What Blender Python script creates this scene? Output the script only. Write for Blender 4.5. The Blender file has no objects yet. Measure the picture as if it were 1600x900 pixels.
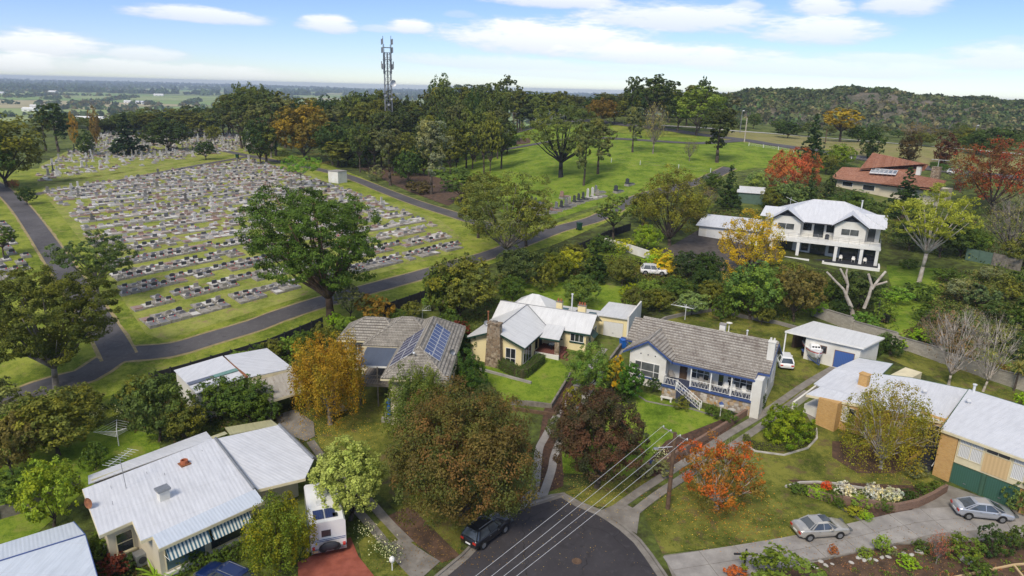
import bpy, bmesh, math, random
import numpy as np
from math import sin, cos, tan, atan2, radians, degrees, sqrt, pi
from mathutils import Vector, Matrix
from mathutils.geometry import tessellate_polygon

scene = bpy.context.scene
COL = scene.collection
# ------------------------------------------------------------------ camera
CAM_H = 34.5; FPX = 1066.0; PITCH = radians(16.3); ROLL = radians(1.43)
Fv = np.array([0, cos(PITCH), -sin(PITCH)]); R0 = np.array([1., 0, 0]); U0 = np.array([0, sin(PITCH), cos(PITCH)])
Rv = cos(ROLL)*R0 + sin(ROLL)*U0; Uv = cos(ROLL)*U0 - sin(ROLL)*R0
cam_data = bpy.data.cameras.new('camera'); cam = bpy.data.objects.new('camera', cam_data); COL.objects.link(cam)
cam_data.sensor_width = 36; cam_data.lens = 36*FPX/1600; cam_data.clip_start = 0.5; cam_data.clip_end = 60000
cam.matrix_world = Matrix(((Rv[0], Uv[0], -Fv[0], 0), (Rv[1], Uv[1], -Fv[1], 0), (Rv[2], Uv[2], -Fv[2], CAM_H), (0, 0, 0, 1)))
scene.camera = cam
scene.view_settings.view_transform = 'Standard'; scene.view_settings.look = 'None'
scene.view_settings.exposure = EXPO = 1.03
scene.view_settings.gamma = 1.0
scene.cycles.use_denoising = True
scene.cycles.volume_bounces = 0
scene.cycles.max_bounces = 5; scene.cycles.diffuse_bounces = 3; scene.cycles.glossy_bounces = 2
scene.cycles.transmission_bounces = 3; scene.cycles.transparent_max_bounces = 4
scene.cycles.caustics_reflective = False; scene.cycles.caustics_refractive = False

def ray(px, py): return Fv + Rv*(px-800)/FPX + Uv*(450-py)/FPX
# ------------------------------------------------------------------ sun and sky
SUN_EL = radians(48); SUN_AZ = radians(205)      # compass style: 0 = +Y, clockwise; the sun stands behind the viewer, a little left
sd = Vector((sin(SUN_AZ)*cos(SUN_EL), cos(SUN_AZ)*cos(SUN_EL), sin(SUN_EL)))
sun = bpy.data.lights.new('sun', 'SUN'); sun.energy = 1.75; sun.angle = radians(18); sun.color = (1, .90, .76)
so = bpy.data.objects.new('sun', sun); COL.objects.link(so); so.rotation_euler = (-sd).to_track_quat('-Z', 'Y').to_euler()

def nd(nt, typ, ins=None, **props):
    n = nt.nodes.new(typ)
    for k, v in props.items(): setattr(n, k, v)
    if ins:
        for k, v in ins.items():
            s = n.inputs[k]
            if isinstance(v, bpy.types.NodeSocket): nt.links.new(v, s)
            else: s.default_value = v
    return n
def mth(nt, op, a, b=None, c=None, clamp=False):
    ins = {0: a}
    if b is not None: ins[1] = b
    if c is not None: ins[2] = c
    return nd(nt, 'ShaderNodeMath', ins, operation=op, use_clamp=clamp).outputs[0]
def mixc(nt, f, a, b, bt='MIX'):
    n = nt.nodes.new('ShaderNodeMix'); n.data_type = 'RGBA'; n.blend_type = bt
    for s, v in ((n.inputs[0], f), (n.inputs[6], a), (n.inputs[7], b)):
        if isinstance(v, bpy.types.NodeSocket): nt.links.new(v, s)
        else: s.default_value = (*v, 1) if isinstance(v, tuple) and len(v) == 3 else v
    return n.outputs[2]
def ramp(nt, fac, stops):
    n = nt.nodes.new('ShaderNodeValToRGB'); nt.links.new(fac, n.inputs[0]); e = n.color_ramp.elements
    while len(e) < len(stops): e.new(0.5)
    for k, (p, c) in enumerate(stops):
        e[k].position = p; e[k].color = (*c, 1) if not isinstance(c, float) else (c, c, c, 1)
    return n.outputs[0]
def noise(nt, vec, scale, detail=3, rough=.55):
    return nd(nt, 'ShaderNodeTexNoise', {'Vector': vec, 'Scale': scale, 'Detail': detail, 'Roughness': rough}).outputs[0]
def mapr(nt, v, a, b, c=0., d=1., smooth=False):
    return nd(nt, 'ShaderNodeMapRange', {0: v, 1: a, 2: b, 3: c, 4: d}, interpolation_type='SMOOTHSTEP' if smooth else 'LINEAR').outputs[0]

world = bpy.data.worlds.new("World"); scene.world = world; world.use_nodes = True
wt = world.node_tree; wt.nodes.clear()
sky = nd(wt, 'ShaderNodeTexSky', sky_type='NISHITA', sun_disc=False, sun_elevation=SUN_EL, sun_rotation=SUN_AZ,
         air_density=1.0, dust_density=0.0, ozone_density=4.0, altitude=200)
tc = nd(wt, 'ShaderNodeTexCoord').outputs['Generated']
sep = nd(wt, 'ShaderNodeSeparateXYZ', {0: tc})
az = mth(wt, 'ARCTAN2', sep.outputs[0], sep.outputs[1]); el = mth(wt, 'ARCSINE', sep.outputs[2])
cv = nd(wt, 'ShaderNodeCombineXYZ', {0: mth(wt, 'MULTIPLY', az, 14.), 1: mth(wt, 'MULTIPLY', el, 60.)}).outputs[0]
nz = mth(wt, 'SUBTRACT', noise(wt, cv, 1.1, 7, .6), .5)
nz2 = mth(wt, 'SUBTRACT', noise(wt, cv, 4.2, 5, .6), .5)
wob = mth(wt, 'MULTIPLY_ADD', nz2, 1.3, mth(wt, 'MULTIPLY', nz, 3.4))
# clouds: centre and half size as seen in the photograph, turned into directions on the sky
CL = [(870, 67, 140, 20, 1), (1030, 88, 150, 13, .9), (1060, 33, 125, 15, .9), (1275, 52, 80, 15, .9), (1280, 14, 40, 11, .9), (1410, 10, 50, 13, .85),
      (865, 3, 85, 9, .9), (1165, 11, 22, 6, .7), (70, 74, 85, 12, .9), (315, 27, 85, 8, .85), (512, 41, 38, 9, .9), (640, 44, 30, 8, .95), (590, 46, 25, 4, .5),
      (35, 102, 50, 10, .8), (225, 88, 55, 8, .7), (160, 99, 28, 5, .7), (270, 112, 190, 8, .65), (150, 108, 130, 6, .5), (790, 102, 150, 8, .55), (720, 24, 20, 4, .3),
      (1250, 108, 220, 10, .6), (1560, 93, 90, 12, .75), (1420, 100, 160, 8, .55), (1000, 108, 60, 4, .35), (880, 118, 110, 5, .35), (1590, 68, 30, 6, .3)]
mask = None; shade = None
def dirof(px, py):
    d = ray(px, py); d = d/np.linalg.norm(d); return atan2(d[0], d[1]), math.asin(d[2])
for (cx, cy, hw, hh, st) in CL:
    a0, e0 = dirof(cx, cy); wa = abs(dirof(cx+hw, cy)[0]-dirof(cx-hw, cy)[0])/2*1.1; we = hh/FPX*1.4
    da = mth(wt, 'DIVIDE', mth(wt, 'SUBTRACT', az, a0), wa)
    e_s = mth(wt, 'MULTIPLY_ADD', mth(wt, 'SUBTRACT', az, a0), 0.025, mth(wt, 'SUBTRACT', el, e0))
    de = mth(wt, 'DIVIDE', e_s, we)
    deb = mth(wt, 'MAXIMUM', de, mth(wt, 'MULTIPLY', de, -1.7))
    d2 = mth(wt, 'ADD', mth(wt, 'MULTIPLY', da, da), mth(wt, 'MULTIPLY', deb, deb))
    m = mth(wt, 'MULTIPLY', mapr(wt, mth(wt, 'ADD', d2, wob), 2.1, .35, smooth=True), float(st))
    sh = mth(wt, 'MULTIPLY', m, mth(wt, 'MULTIPLY_ADD', de, .5, .5, clamp=True))
    mask = m if mask is None else mth(wt, 'MAXIMUM', mask, m)
    shade = sh if shade is None else mth(wt, 'MAXIMUM', shade, sh)
# scattered clouds over the rest of the sky, above the frame and behind the viewer
gv = nd(wt, 'ShaderNodeVectorMath', {0: tc, 1: (3.2, 3.2, 9.)}, operation='MULTIPLY').outputs[0]
g = mth(wt, 'MULTIPLY', mapr(wt, noise(wt, gv, 1., 6, .55), .44, .60, smooth=True), mapr(wt, el, .15, .26))
mask = mth(wt, 'MAXIMUM', mask, g); shade = mth(wt, 'MAXIMUM', shade, mth(wt, 'MULTIPLY', g, .75))
tint = ramp(wt, mapr(wt, el, 0., .35), [(0., (.76, .84, 1.0)), (.12, (.76, .82, 1.06)), (.38, (.72, .76, 1.22)), (1., (.92, .95, 1.0))])
skyc = mixc(wt, 1., sky.outputs[0], tint, 'MULTIPLY')
cc = mixc(wt, shade, (5.6, 5.9, 6.6), (9.3, 9.1, 8.9))
colr = mixc(wt, mth(wt, 'MULTIPLY', mask, .85), skyc, cc)
bg = nd(wt, 'ShaderNodeBackground', {0: colr, 1: .067})
wo = nd(wt, 'ShaderNodeOutputWorld', {0: bg.outputs[0]})

# ------------------------------------------------------------------ terrain height
def ss(a, b, x):
    t = min(1., max(0., (x-a)/(b-a))); return t*t*(3-2*t)
KY = [-50, 40, 55, 80, 100, 130, 200, 350, 430, 560, 900]; KZ = [0, 0, .3, 3, 5, 6.8, 8, 8.6, 7.5, -18, -30]
KM = [float(v) for v in np.gradient(KZ, KY)]
for i in (0, 1, 7, 10): KM[i] = 0.
def base(y):
    if y <= KY[0]: return KZ[0]
    if y >= KY[-1]: return KZ[-1]
    i = 0
    while KY[i+1] < y: i += 1
    hh = KY[i+1]-KY[i]; t = (y-KY[i])/hh
    return ((2*t**3-3*t**2+1)*KZ[i]+(t**3-2*t**2+t)*hh*KM[i]+(-2*t**3+3*t**2)*KZ[i+1]+(t**3-t**2)*hh*KM[i+1])
def h(x, y):
    z = base(y)
    z += ss(-30, 40, x)*(ss(120, 250, y)*9.5+ss(240, 330, y)*5.5*(1-ss(.25, .42, x/max(y, 1))))*(1-ss(350, 450, y))
    z -= .9*math.exp(-((x-60)**2+(y-119)**2)/260.)
    if y > 400 and x > 60:
        t = x/y
        w = ss(.17, .27, t)
        top = 31+8*math.exp(-((t-.46)/.13)**2) + 1.3*sin(t*41)+.8*sin(t*97+1)
        rise = ss(430, 700, y + 26*sin(x*.021)+14*sin(x*.05+2))
        z = z + w*rise*(top-z) + w*rise*(1-rise)*7*sin(x*.035+y*.02)
    return z
def march(px, py, fn):
    d = ray(px, py); t = 20.
    while t < 9000:
        q = d*t; z = CAM_H+q[2]
        if z <= fn(q[0], q[1]): break
        t += max(.5, t*.01)
    lo, hi = t-max(.5, t*.011), t
    for _ in range(26):
        m = (lo+hi)/2; q = d*m
        if CAM_H+q[2] <= fn(q[0], q[1]): hi = m
        else: lo = m
    q = d*hi
    return Vector((q[0], q[1], CAM_H+q[2]))
def G(px, py): return march(px, py, h)
def GH(px, py, dz): return march(px, py, lambda x, y: h(x, y)+dz)
def P(px, py, z):
    d = ray(px, py); t = (z-CAM_H)/d[2]; return Vector((d[0]*t, d[1]*t, z))
def pix(X):
    v = np.array(X, float)-[0, 0, CAM_H]; k = FPX/v.dot(Fv); return (800+v.dot(Rv)*k, 450-v.dot(Uv)*k)
def hvert(g, ptop):
    lo, hi = 0, 70
    for _ in range(30):
        m = (lo+hi)/2
        if pix((g[0], g[1], g[2]+m))[1] > ptop: lo = m
        else: hi = m
    return lo
def mpp(g):   # metres per photo pixel at a point
    v = np.array(g)-[0, 0, CAM_H]; return v.dot(Fv)/FPX

# ------------------------------------------------------------------ materials
M = {}
def new_mat(name):
    m = bpy.data.materials.new(name); m.use_nodes = True; nt = m.node_tree; nt.nodes.clear()
    out = nt.nodes.new('ShaderNodeOutputMaterial'); M[name] = m
    return m, nt, out
def pos(nt): return nd(nt, 'ShaderNodeNewGeometry').outputs['Position']
def objc(nt): return nd(nt, 'ShaderNodeTexCoord').outputs['Object']
def bsdf(nt, out, col, rough=.8, metal=0., bump=None, bs=.3, bd=.05, spec=.35, **kw):
    ins = {'Base Color': col if isinstance(col, bpy.types.NodeSocket) else (*col, 1), 'Roughness': rough, 'Metallic': metal, 'Specular IOR Level': spec}
    if bump is not None: ins['Normal'] = nd(nt, 'ShaderNodeBump', {'Height': bump, 'Strength': bs, 'Distance': bd}).outputs[0]
    ins.update(kw)
    b = nd(nt, 'ShaderNodeBsdfPrincipled', ins); nt.links.new(b.outputs[0], out.inputs[0]); return b
def simple(name, c1, c2=None, scale=3., rough=.8, metal=0., bs=.2, det=4, spec=.35, lo=.35, hi=.65, bscale=None, objspace=False, coat=0.):
    m, nt, out = new_mat(name)
    v = objc(nt) if objspace else pos(nt)
    c2 = c2 or tuple(x*.8 for x in c1)
    n1 = noise(nt, v, scale, det)
    c = ramp(nt, n1, [(lo, c2), (hi, c1)])
    c = mixc(nt, mapr(nt, noise(nt, v, scale*7.3, 2), .3, .7, 0., .25), c, c2)
    kw = {'Coat Weight': coat} if coat else {}
    bsdf(nt, out, c, rough, metal, noise(nt, v, bscale or scale*9, 3), bs, .03, spec, **kw)
    return m
def uvn(nt): return nd(nt, 'ShaderNodeUVMap').outputs[0]

def grass_mat(name, stops, dry, drya, sc=1.):
    m, nt, out = new_mat(name); p = pos(nt)
    a = noise(nt, p, .22*sc, 4, .6); b = noise(nt, p, 1.3*sc, 4, .65); c = noise(nt, p, 7.*sc, 3, .7)
    f = mth(nt, 'MULTIPLY_ADD', a, .5, mth(nt, 'MULTIPLY_ADD', b, .32, mth(nt, 'MULTIPLY', c, .36)))
    col = ramp(nt, f, stops)
    dm = mapr(nt, noise(nt, p, .55*sc, 5, .7), .52, .68, 0., drya, True)
    col = mixc(nt, dm, col, dry)
    bsdf(nt, out, col, .95, 0, noise(nt, p, 14., 3, .7), .6, .08, .1)
grass_mat('grass', [(.44, (.06, .09, .010)), (.55, (.135, .18, .020)), (.67, (.26, .285, .045))], (.27, .235, .085), .55)
grass_mat('grass_lush', [(.44, (.055, .095, .008)), (.55, (.11, .18, .015)), (.66, (.20, .265, .03))], (.25, .23, .07), .55)
grass_mat('grass_olive', [(.44, (.035, .05, .010)), (.54, (.09, .108, .018)), (.66, (.20, .20, .04))], (.13, .09, .05), .8, 1.3)
grass_mat('grass_cemetery', [(.44, (.11, .14, .02)), (.54, (.17, .21, .035)), (.66, (.29, .30, .075))], (.25, .18, .10), .9, 1.2)
grass_mat('verge_dry', [(.36, (.12, .13, .035)), (.52, (.19, .19, .06)), (.68, (.27, .24, .10))], (.2, .15, .09), .8, .4)
simple('undergrowth', (.085, .085, .03), (.045, .04, .02), .5, .95, bs=.6, lo=.4, hi=.6)
simple('leaf_litter', (.13, .075, .045), (.055, .035, .022), 1.2, .95, bs=.7)
simple('mulch', (.11, .06, .038), (.045, .028, .02), 3., .95, bs=.8)
simple('gravel_drive', (.10, .085, .075), (.055, .045, .04), 1.1, .9, bs=.5)
def asphalt(name, a, b, crack):
    m, nt, out = new_mat(name); p = pos(nt)
    c = ramp(nt, noise(nt, p, .16, 5, .65), [(.38, b), (.62, a)]); c = mixc(nt, mapr(nt, noise(nt, p, 1.7, 5, .75), .5, .7, 0., .4, True), c, tuple(x*1.55 for x in a))
    w = nd(nt, 'ShaderNodeVectorMath', {0: p, 1: nd(nt, 'ShaderNodeTexNoise', {'Vector': p, 'Scale': .7, 'Detail': 4}).outputs[1]}, operation='ADD').outputs[0]
    e = nd(nt, 'ShaderNodeTexVoronoi', {'Vector': w, 'Scale': .16}, feature='DISTANCE_TO_EDGE').outputs[0]
    c = mixc(nt, mth(nt, 'MULTIPLY', mapr(nt, e, 0., .006, crack, 0.), mapr(nt, noise(nt, p, .3, 2), .45, .6)), c, (.012, .011, .011))
    st = mapr(nt, noise(nt, p, .9, 3, .5), .62, .72, 0., .45, True); c = mixc(nt, st, c, tuple(x*.5 for x in b))
    bsdf(nt, out, c, .85, 0, noise(nt, p, 30, 2), .4, .02, .3)
asphalt('asphalt', (.054, .050, .054), (.037, .034, .038), .9)
asphalt('asphalt_path', (.10, .094, .094), (.07, .065, .066), .6)
simple('path_edge', (.33, .25, .14), (.22, .19, .07), 1.6, .95, bs=.4)
simple('concrete', (.36, .34, .31), (.22, .205, .19), .8, .85, bs=.3, lo=.3, hi=.7)
simple('concrete_old', (.27, .25, .22), (.15, .135, .115), 1., .9, bs=.4, lo=.3, hi=.7)
simple('red_paving', (.34, .10, .065), (.24, .065, .04), 1.5, .75, bs=.2)
simple('stone_pale', (.52, .50, .46), (.34, .32, .28), 1.4, .8)
simple('white_paint', (.78, .78, .75), (.70, .69, .65), .8, .6, bs=.08)
simple('white_render', (.74, .73, .68), (.62, .60, .54), .7, .8, bs=.15)
simple('cream_wall', (.80, .69, .40), (.72, .61, .34), .6, .8, bs=.12)
simple('beige_wall', (.60, .54, .40), (.53, .47, .35), .6, .8, bs=.12)
simple('cream_trim', (.72, .64, .42), None, 1., .6, bs=.05)
simple('green_trim', (.012, .05, .035), None, 2., .5, bs=.05)
simple('blue_trim', (.05, .09, .25), (.04, .07, .19), 2., .5, bs=.05)
simple('charcoal', (.035, .037, .045), None, 2., .6, bs=.05)
simple('dark_void', (.012, .012, .012), None, 1., .9)
simple('timber_grey', (.24, .215, .18), (.13, .115, .095), 2.2, .85, bs=.4)
simple('timber_brown', (.16, .10, .06), (.09, .055, .035), 2.2, .8, bs=.4)
simple('timber_dark', (.03, .03, .034), (.018, .018, .02), 2., .8, bs=.3)
simple('timber_tan', (.60, .44, .24), (.52, .37, .19), 1.5, .7, bs=.1)
simple('bark', (.11, .085, .065), (.05, .04, .03), 2.5, .95, bs=.8)
simple('bark_pale', (.55, .50, .43), (.33, .28, .23), 1.6, .85, bs=.3)
simple('bark_grey', (.27, .24, .20), (.15, .13, .11), 2., .9, bs=.5)
simple('metal_grey', (.33, .34, .35), None, 3., .45, .6)
simple('metal_white', (.72, .73, .73), None, 2., .5, .1)
simple('metal_rust', (.30, .12, .05), (.17, .07, .035), 5., .8)
simple('gum_green_metal', (.10, .16, .12), None, 2., .5)
simple('plastic_blue', (.02, .14, .55), None, 2., .4, bs=.02)
simple('plastic_green', (.015, .06, .03), None, 2., .4, bs=.02)
simple('plastic_black', (.012, .012, .013), None, 2., .45, bs=.02)
simple('rubber', (.018, .018, .018), None, 5., .85)
simple('garage_green', (.06, .13, .085), (.05, .11, .07), 2., .5, bs=.05)
simple('garage_blue', (.05, .11, .33), None, 2., .5, bs=.05)
simple('terracotta', (.42, .13, .06), None, 5., .8)
simple('granite_black', (.06, .064, .075), None, 3., .25, spec=.6)
simple('granite_grey', (.22, .22, .23), (.16, .16, .17), 4., .4)
simple('granite_pink', (.34, .22, .18), (.26, .16, .13), 4., .4)
simple('grave_concrete', (.36, .34, .30), (.22, .20, .17), 2.2, .85, bs=.3)
simple('grave_pale', (.62, .61, .58), (.48, .46, .42), 2., .7)
simple('white_flower', (.75, .74, .66), None, 9., .8)
for nm, c in dict(paint_silver=(.52, .50, .45), paint_silver_blue=(.50, .53, .58), paint_black=(.012, .013, .016), paint_blue=(.006, .018, .085),
                  paint_white=(.78, .78, .77), paint_mustard=(.26, .19, .03), paint_red=(.5, .03, .02)).items():
    simple(nm, c, tuple(x*.93 for x in c), 1., .28, .5 if 'silver' in nm else .0, bs=.0, spec=.5, coat=.6)
def glass_mat(name, c, rough=.08):
    m, nt, out = new_mat(name); v = pos(nt)
    col = ramp(nt, noise(nt, v, .9, 3), [(.35, tuple(x*.5 for x in c)), (.65, c)])
    bsdf(nt, out, col, rough, 0, None, spec=.9)
glass_mat('glass_dark', (.035, .042, .05)); glass_mat('glass_blue', (.10, .17, .21)); glass_mat('glass_car', (.075, .09, .10), .04); glass_mat('glass_grey', (.13, .14, .14), .12)
def curtain():
    m, nt, out = new_mat('glass_curtain'); v = objc(nt)
    w = nd(nt, 'ShaderNodeTexWave', {'Vector': v, 'Scale': 2.6, 'Distortion': 3., 'Detail': 2.}, bands_direction='X').outputs[1]
    bsdf(nt, out, ramp(nt, w, [(.1, (.42, .42, .40)), (.8, (.72, .72, .70))]), .25, spec=.6)
curtain()
# roof sheeting: u runs along the eave, v up the slope (both in metres)
def sheet(name, c1, c2, pitch=.19, dirt=(.45, .44, .42), da=.35, rough=.5, horiz=False):
    m, nt, out = new_mat(name); uv = uvn(nt); s = nd(nt, 'ShaderNodeSeparateXYZ', {0: uv})
    u = s.outputs[1 if horiz else 0]
    t = mth(nt, 'FRACT', mth(nt, 'DIVIDE', u, pitch)); rib = mth(nt, 'PINGPONG', t, .5)
    sh = mth(nt, 'FRACT', mth(nt, 'DIVIDE', u, .78))
    lap = mapr(nt, sh, 0., .05, .85, 1.)
    st = nd(nt, 'ShaderNodeVectorMath', {0: uv, 1: (2.2, .35, 1.) if not horiz else (.35, 2.2, 1.)}, operation='MULTIPLY').outputs[0]
    c = ramp(nt, noise(nt, st, 1.2, 5, .65), [(.3, c2), (.6, c1)])
    c = mixc(nt, mapr(nt, noise(nt, st, 3.3, 4, .7), .56, .72, 0., da, True), c, dirt)
    vl = mth(nt, 'FRACT', mth(nt, 'DIVIDE', s.outputs[0 if horiz else 1], 3.1)); c = mixc(nt, mapr(nt, vl, 0., .02, .45, 0.), c, dirt)
    c = mixc(nt, mapr(nt, noise(nt, uv, .45, 6, .7), .46, .66, 0., .22, True), c, tuple(x*.72 for x in c1))
    c = mixc(nt, 1., c, nd(nt, 'ShaderNodeCombineXYZ', {0: lap, 1: lap, 2: lap}).outputs[0], 'MULTIPLY')
    bsdf(nt, out, c, rough, .15, mapr(nt, rib, 0., .5), .5, .02, .4)
sheet('roof_white', (.66, .67, .69), (.56, .57, .59)); sheet('roof_white_h', (.66, .67, .69), (.55, .56, .58), .3)
sheet('roof_zinc', (.68, .68, .66), (.58, .58, .56), .15); sheet('roof_blue_white', (.58, .63, .69), (.50, .55, .61), .25)
sheet('roof_rusty', (.42, .39, .33), (.28, .25, .21), .3, (.16, .07, .03), .95, .8)
sheet('roof_patio', (.10, .12, .16), (.085, .10, .135), .76, (.14, .16, .2), .3, .3)
sheet('roof_perspex', (.55, .52, .30), (.42, .40, .22), .3, (.3, .3, .17), .5, .35); sheet('roof_green_strip', (.16, .30, .26), (.12, .24, .2), .3)
sheet('roof_dark_strip', (.13, .15, .20), (.10, .12, .16), .3)
def tiles(name, cs, course=.33, tw=.30, dirt=(.05, .045, .04), da=.6):
    m, nt, out = new_mat(name); uv = uvn(nt); s = nd(nt, 'ShaderNodeSeparateXYZ', {0: uv})
    cu = mth(nt, 'DIVIDE', s.outputs[0], tw); cvv = mth(nt, 'DIVIDE', s.outputs[1], course)
    cell = nd(nt, 'ShaderNodeCombineXYZ', {0: mth(nt, 'FLOOR', cu), 1: mth(nt, 'FLOOR', cvv)}).outputs[0]
    wn = nd(nt, 'ShaderNodeTexWhiteNoise', {0: cell}, noise_dimensions='2D').outputs[0]
    c = ramp(nt, wn, [(0., cs[0]), (.5, cs[1]), (1., cs[2])])
    n = noise(nt, uv, .7, 5, .7)
    c = mixc(nt, mapr(nt, n, .48, .72, 0., da, True), c, dirt)
    joint = mapr(nt, mth(nt, 'PINGPONG', mth(nt, 'FRACT', mth(nt, 'MULTIPLY_ADD', mth(nt, 'FLOOR', cvv), .5, cu)), .5), 0., .13, .0, 1.)
    c = mixc(nt, mapr(nt, joint, 0., 1., .55, 0.), c, tuple(x*.3 for x in cs[1]))
    shade_lichen = mapr(nt, mth(nt, 'FRACT', cvv), .05, .30, .85, 0.)
    c = mixc(nt, shade_lichen, c, dirt)  # course-step shadow and lichen, painted as a lower-edge band in the dirt colour
    bsdf(nt, out, c, .9, 0, joint, .8, .03, .2)
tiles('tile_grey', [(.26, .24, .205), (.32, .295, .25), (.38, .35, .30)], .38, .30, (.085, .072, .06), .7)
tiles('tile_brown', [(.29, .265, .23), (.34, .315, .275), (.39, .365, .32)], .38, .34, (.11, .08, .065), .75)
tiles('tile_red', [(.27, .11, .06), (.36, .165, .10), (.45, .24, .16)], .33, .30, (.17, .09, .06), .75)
def bricks(name, a, b, mort, w=.24, hh=.086, uvs=True):
    m, nt, out = new_mat(name); v = uvn(nt)
    t = nd(nt, 'ShaderNodeTexBrick', {'Vector': v, 'Color1': (*a, 1), 'Color2': (*b, 1), 'Mortar': (*mort, 1), 'Scale': 1., 'Mortar Size': .008, 'Brick Width': w, 'Row Height': hh})
    c = mixc(nt, mapr(nt, noise(nt, v, 1.3, 4), .4, .7, 0., .35), t.outputs[0], tuple(x*.7 for x in a))
    bsdf(nt, out, c, .9, 0, t.outputs[1], -.3, .01, .2)
bricks('brick_orange', (.58, .35, .12), (.48, .26, .08), (.46, .36, .22)); bricks('brick_brown', (.22, .13, .09), (.15, .09, .065), (.25, .2, .16))
bricks('block_wall', (.40, .37, .31), (.30, .275, .23), (.22, .2, .17), .4, .2)
def rubble(name, pal, sc=3.2, mort=(.33, .28, .20)):
    m, nt, out = new_mat(name); v = objc(nt)
    vv = nd(nt, 'ShaderNodeTexVoronoi', {'Vector': v, 'Scale': sc, 'Randomness': .9})
    ed = nd(nt, 'ShaderNodeTexVoronoi', {'Vector': v, 'Scale': sc, 'Randomness': .9}, feature='DISTANCE_TO_EDGE').outputs[0]
    s = nd(nt, 'ShaderNodeSeparateXYZ', {0: vv.outputs[1]}).outputs[0]
    c = ramp(nt, s, [(k/(len(pal)-1), pc) for k, pc in enumerate(pal)])
    e = mapr(nt, ed, 0., .09)
    c = mixc(nt, e, mort, c)
    bsdf(nt, out, c, .9, 0, e, .8, .05, .2)
rubble('rubble_brown', [(.20, .13, .08), (.30, .22, .14), (.14, .10, .07), (.42, .34, .25), (.25, .18, .12)], 3.6)
rubble('rubble_mixed', [(.42, .24, .09), (.50, .44, .36), (.30, .24, .19), (.60, .55, .48), (.22, .17, .13), (.50, .33, .15)], 2.9, (.42, .38, .32))
def awn(name, a, b, w=.26):
    m, nt, out = new_mat(name); s = nd(nt, 'ShaderNodeSeparateXYZ', {0: uvn(nt)})
    f = mth(nt, 'GREATER_THAN', mth(nt, 'FRACT', mth(nt, 'DIVIDE', s.outputs[0], w)), .5)
    bsdf(nt, out, mixc(nt, f, a, b), .85)
awn('awning_stripe', (.06, .14, .19), (.66, .66, .58)); awn('deck_boards', (.25, .22, .19), (.18, .16, .135), .28); awn('blue_boards', (.05, .06, .10), (.038, .046, .08), .3)
awn('tan_boards', (.60, .43, .22), (.54, .38, .19), .3); awn('roller_white', (.68, .68, .66), (.60, .60, .58), .18); awn('roller_green', (.045, .12, .085), (.036, .10, .07), .18)
awn('roller_blue', (.06, .13, .38), (.05, .11, .33), .18); awn('maroon_deck', (.17, .065, .05), (.14, .05, .04), .3)
def solar():
    m, nt, out = new_mat('solar_cell'); s = nd(nt, 'ShaderNodeSeparateXYZ', {0: uvn(nt)})
    a = mapr(nt, mth(nt, 'PINGPONG', mth(nt, 'FRACT', mth(nt, 'DIVIDE', s.outputs[0], .16)), .5), 0., .06)
    b = mapr(nt, mth(nt, 'PINGPONG', mth(nt, 'FRACT', mth(nt, 'DIVIDE', s.outputs[1], .16)), .5), 0., .06)
    bsdf(nt, out, mixc(nt, mth(nt, 'MULTIPLY', a, b), (.10, .13, .22), (.018, .03, .11)), .12, 0, spec=.8)
solar()
def foliage(name, transl=.28, gloss=.15):
    m, nt, out = new_mat(name)
    at = nd(nt, 'ShaderNodeAttribute', attribute_name='Col').outputs[0]
    oc = nd(nt, 'ShaderNodeObjectInfo').outputs['Color']
    c = mixc(nt, 1., at, oc, 'MULTIPLY')
    c = mixc(nt, 1., c, (2.15, 2.15, 1.3), 'MULTIPLY')
    b = nd(nt, 'ShaderNodeBsdfPrincipled', {'Base Color': c, 'Roughness': .6, 'Specular IOR Level': gloss})
    t = nd(nt, 'ShaderNodeBsdfTranslucent', {0: c})
    mx = nd(nt, 'ShaderNodeMixShader', {0: transl, 1: b.outputs[0], 2: t.outputs[0]}); nt.links.new(mx.outputs[0], out.inputs[0])
foliage('foliage', .32)
def attr_mat():
    m, nt, out = new_mat('painted_stone')
    at = nd(nt, 'ShaderNodeAttribute', attribute_name='Col').outputs[0]
    c = mixc(nt, mapr(nt, noise(nt, pos(nt), 2.5, 4), .35, .7, 0., .3), at, (.30, .28, .24))
    bsdf(nt, out, c, .55, spec=.4)
attr_mat()

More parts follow.
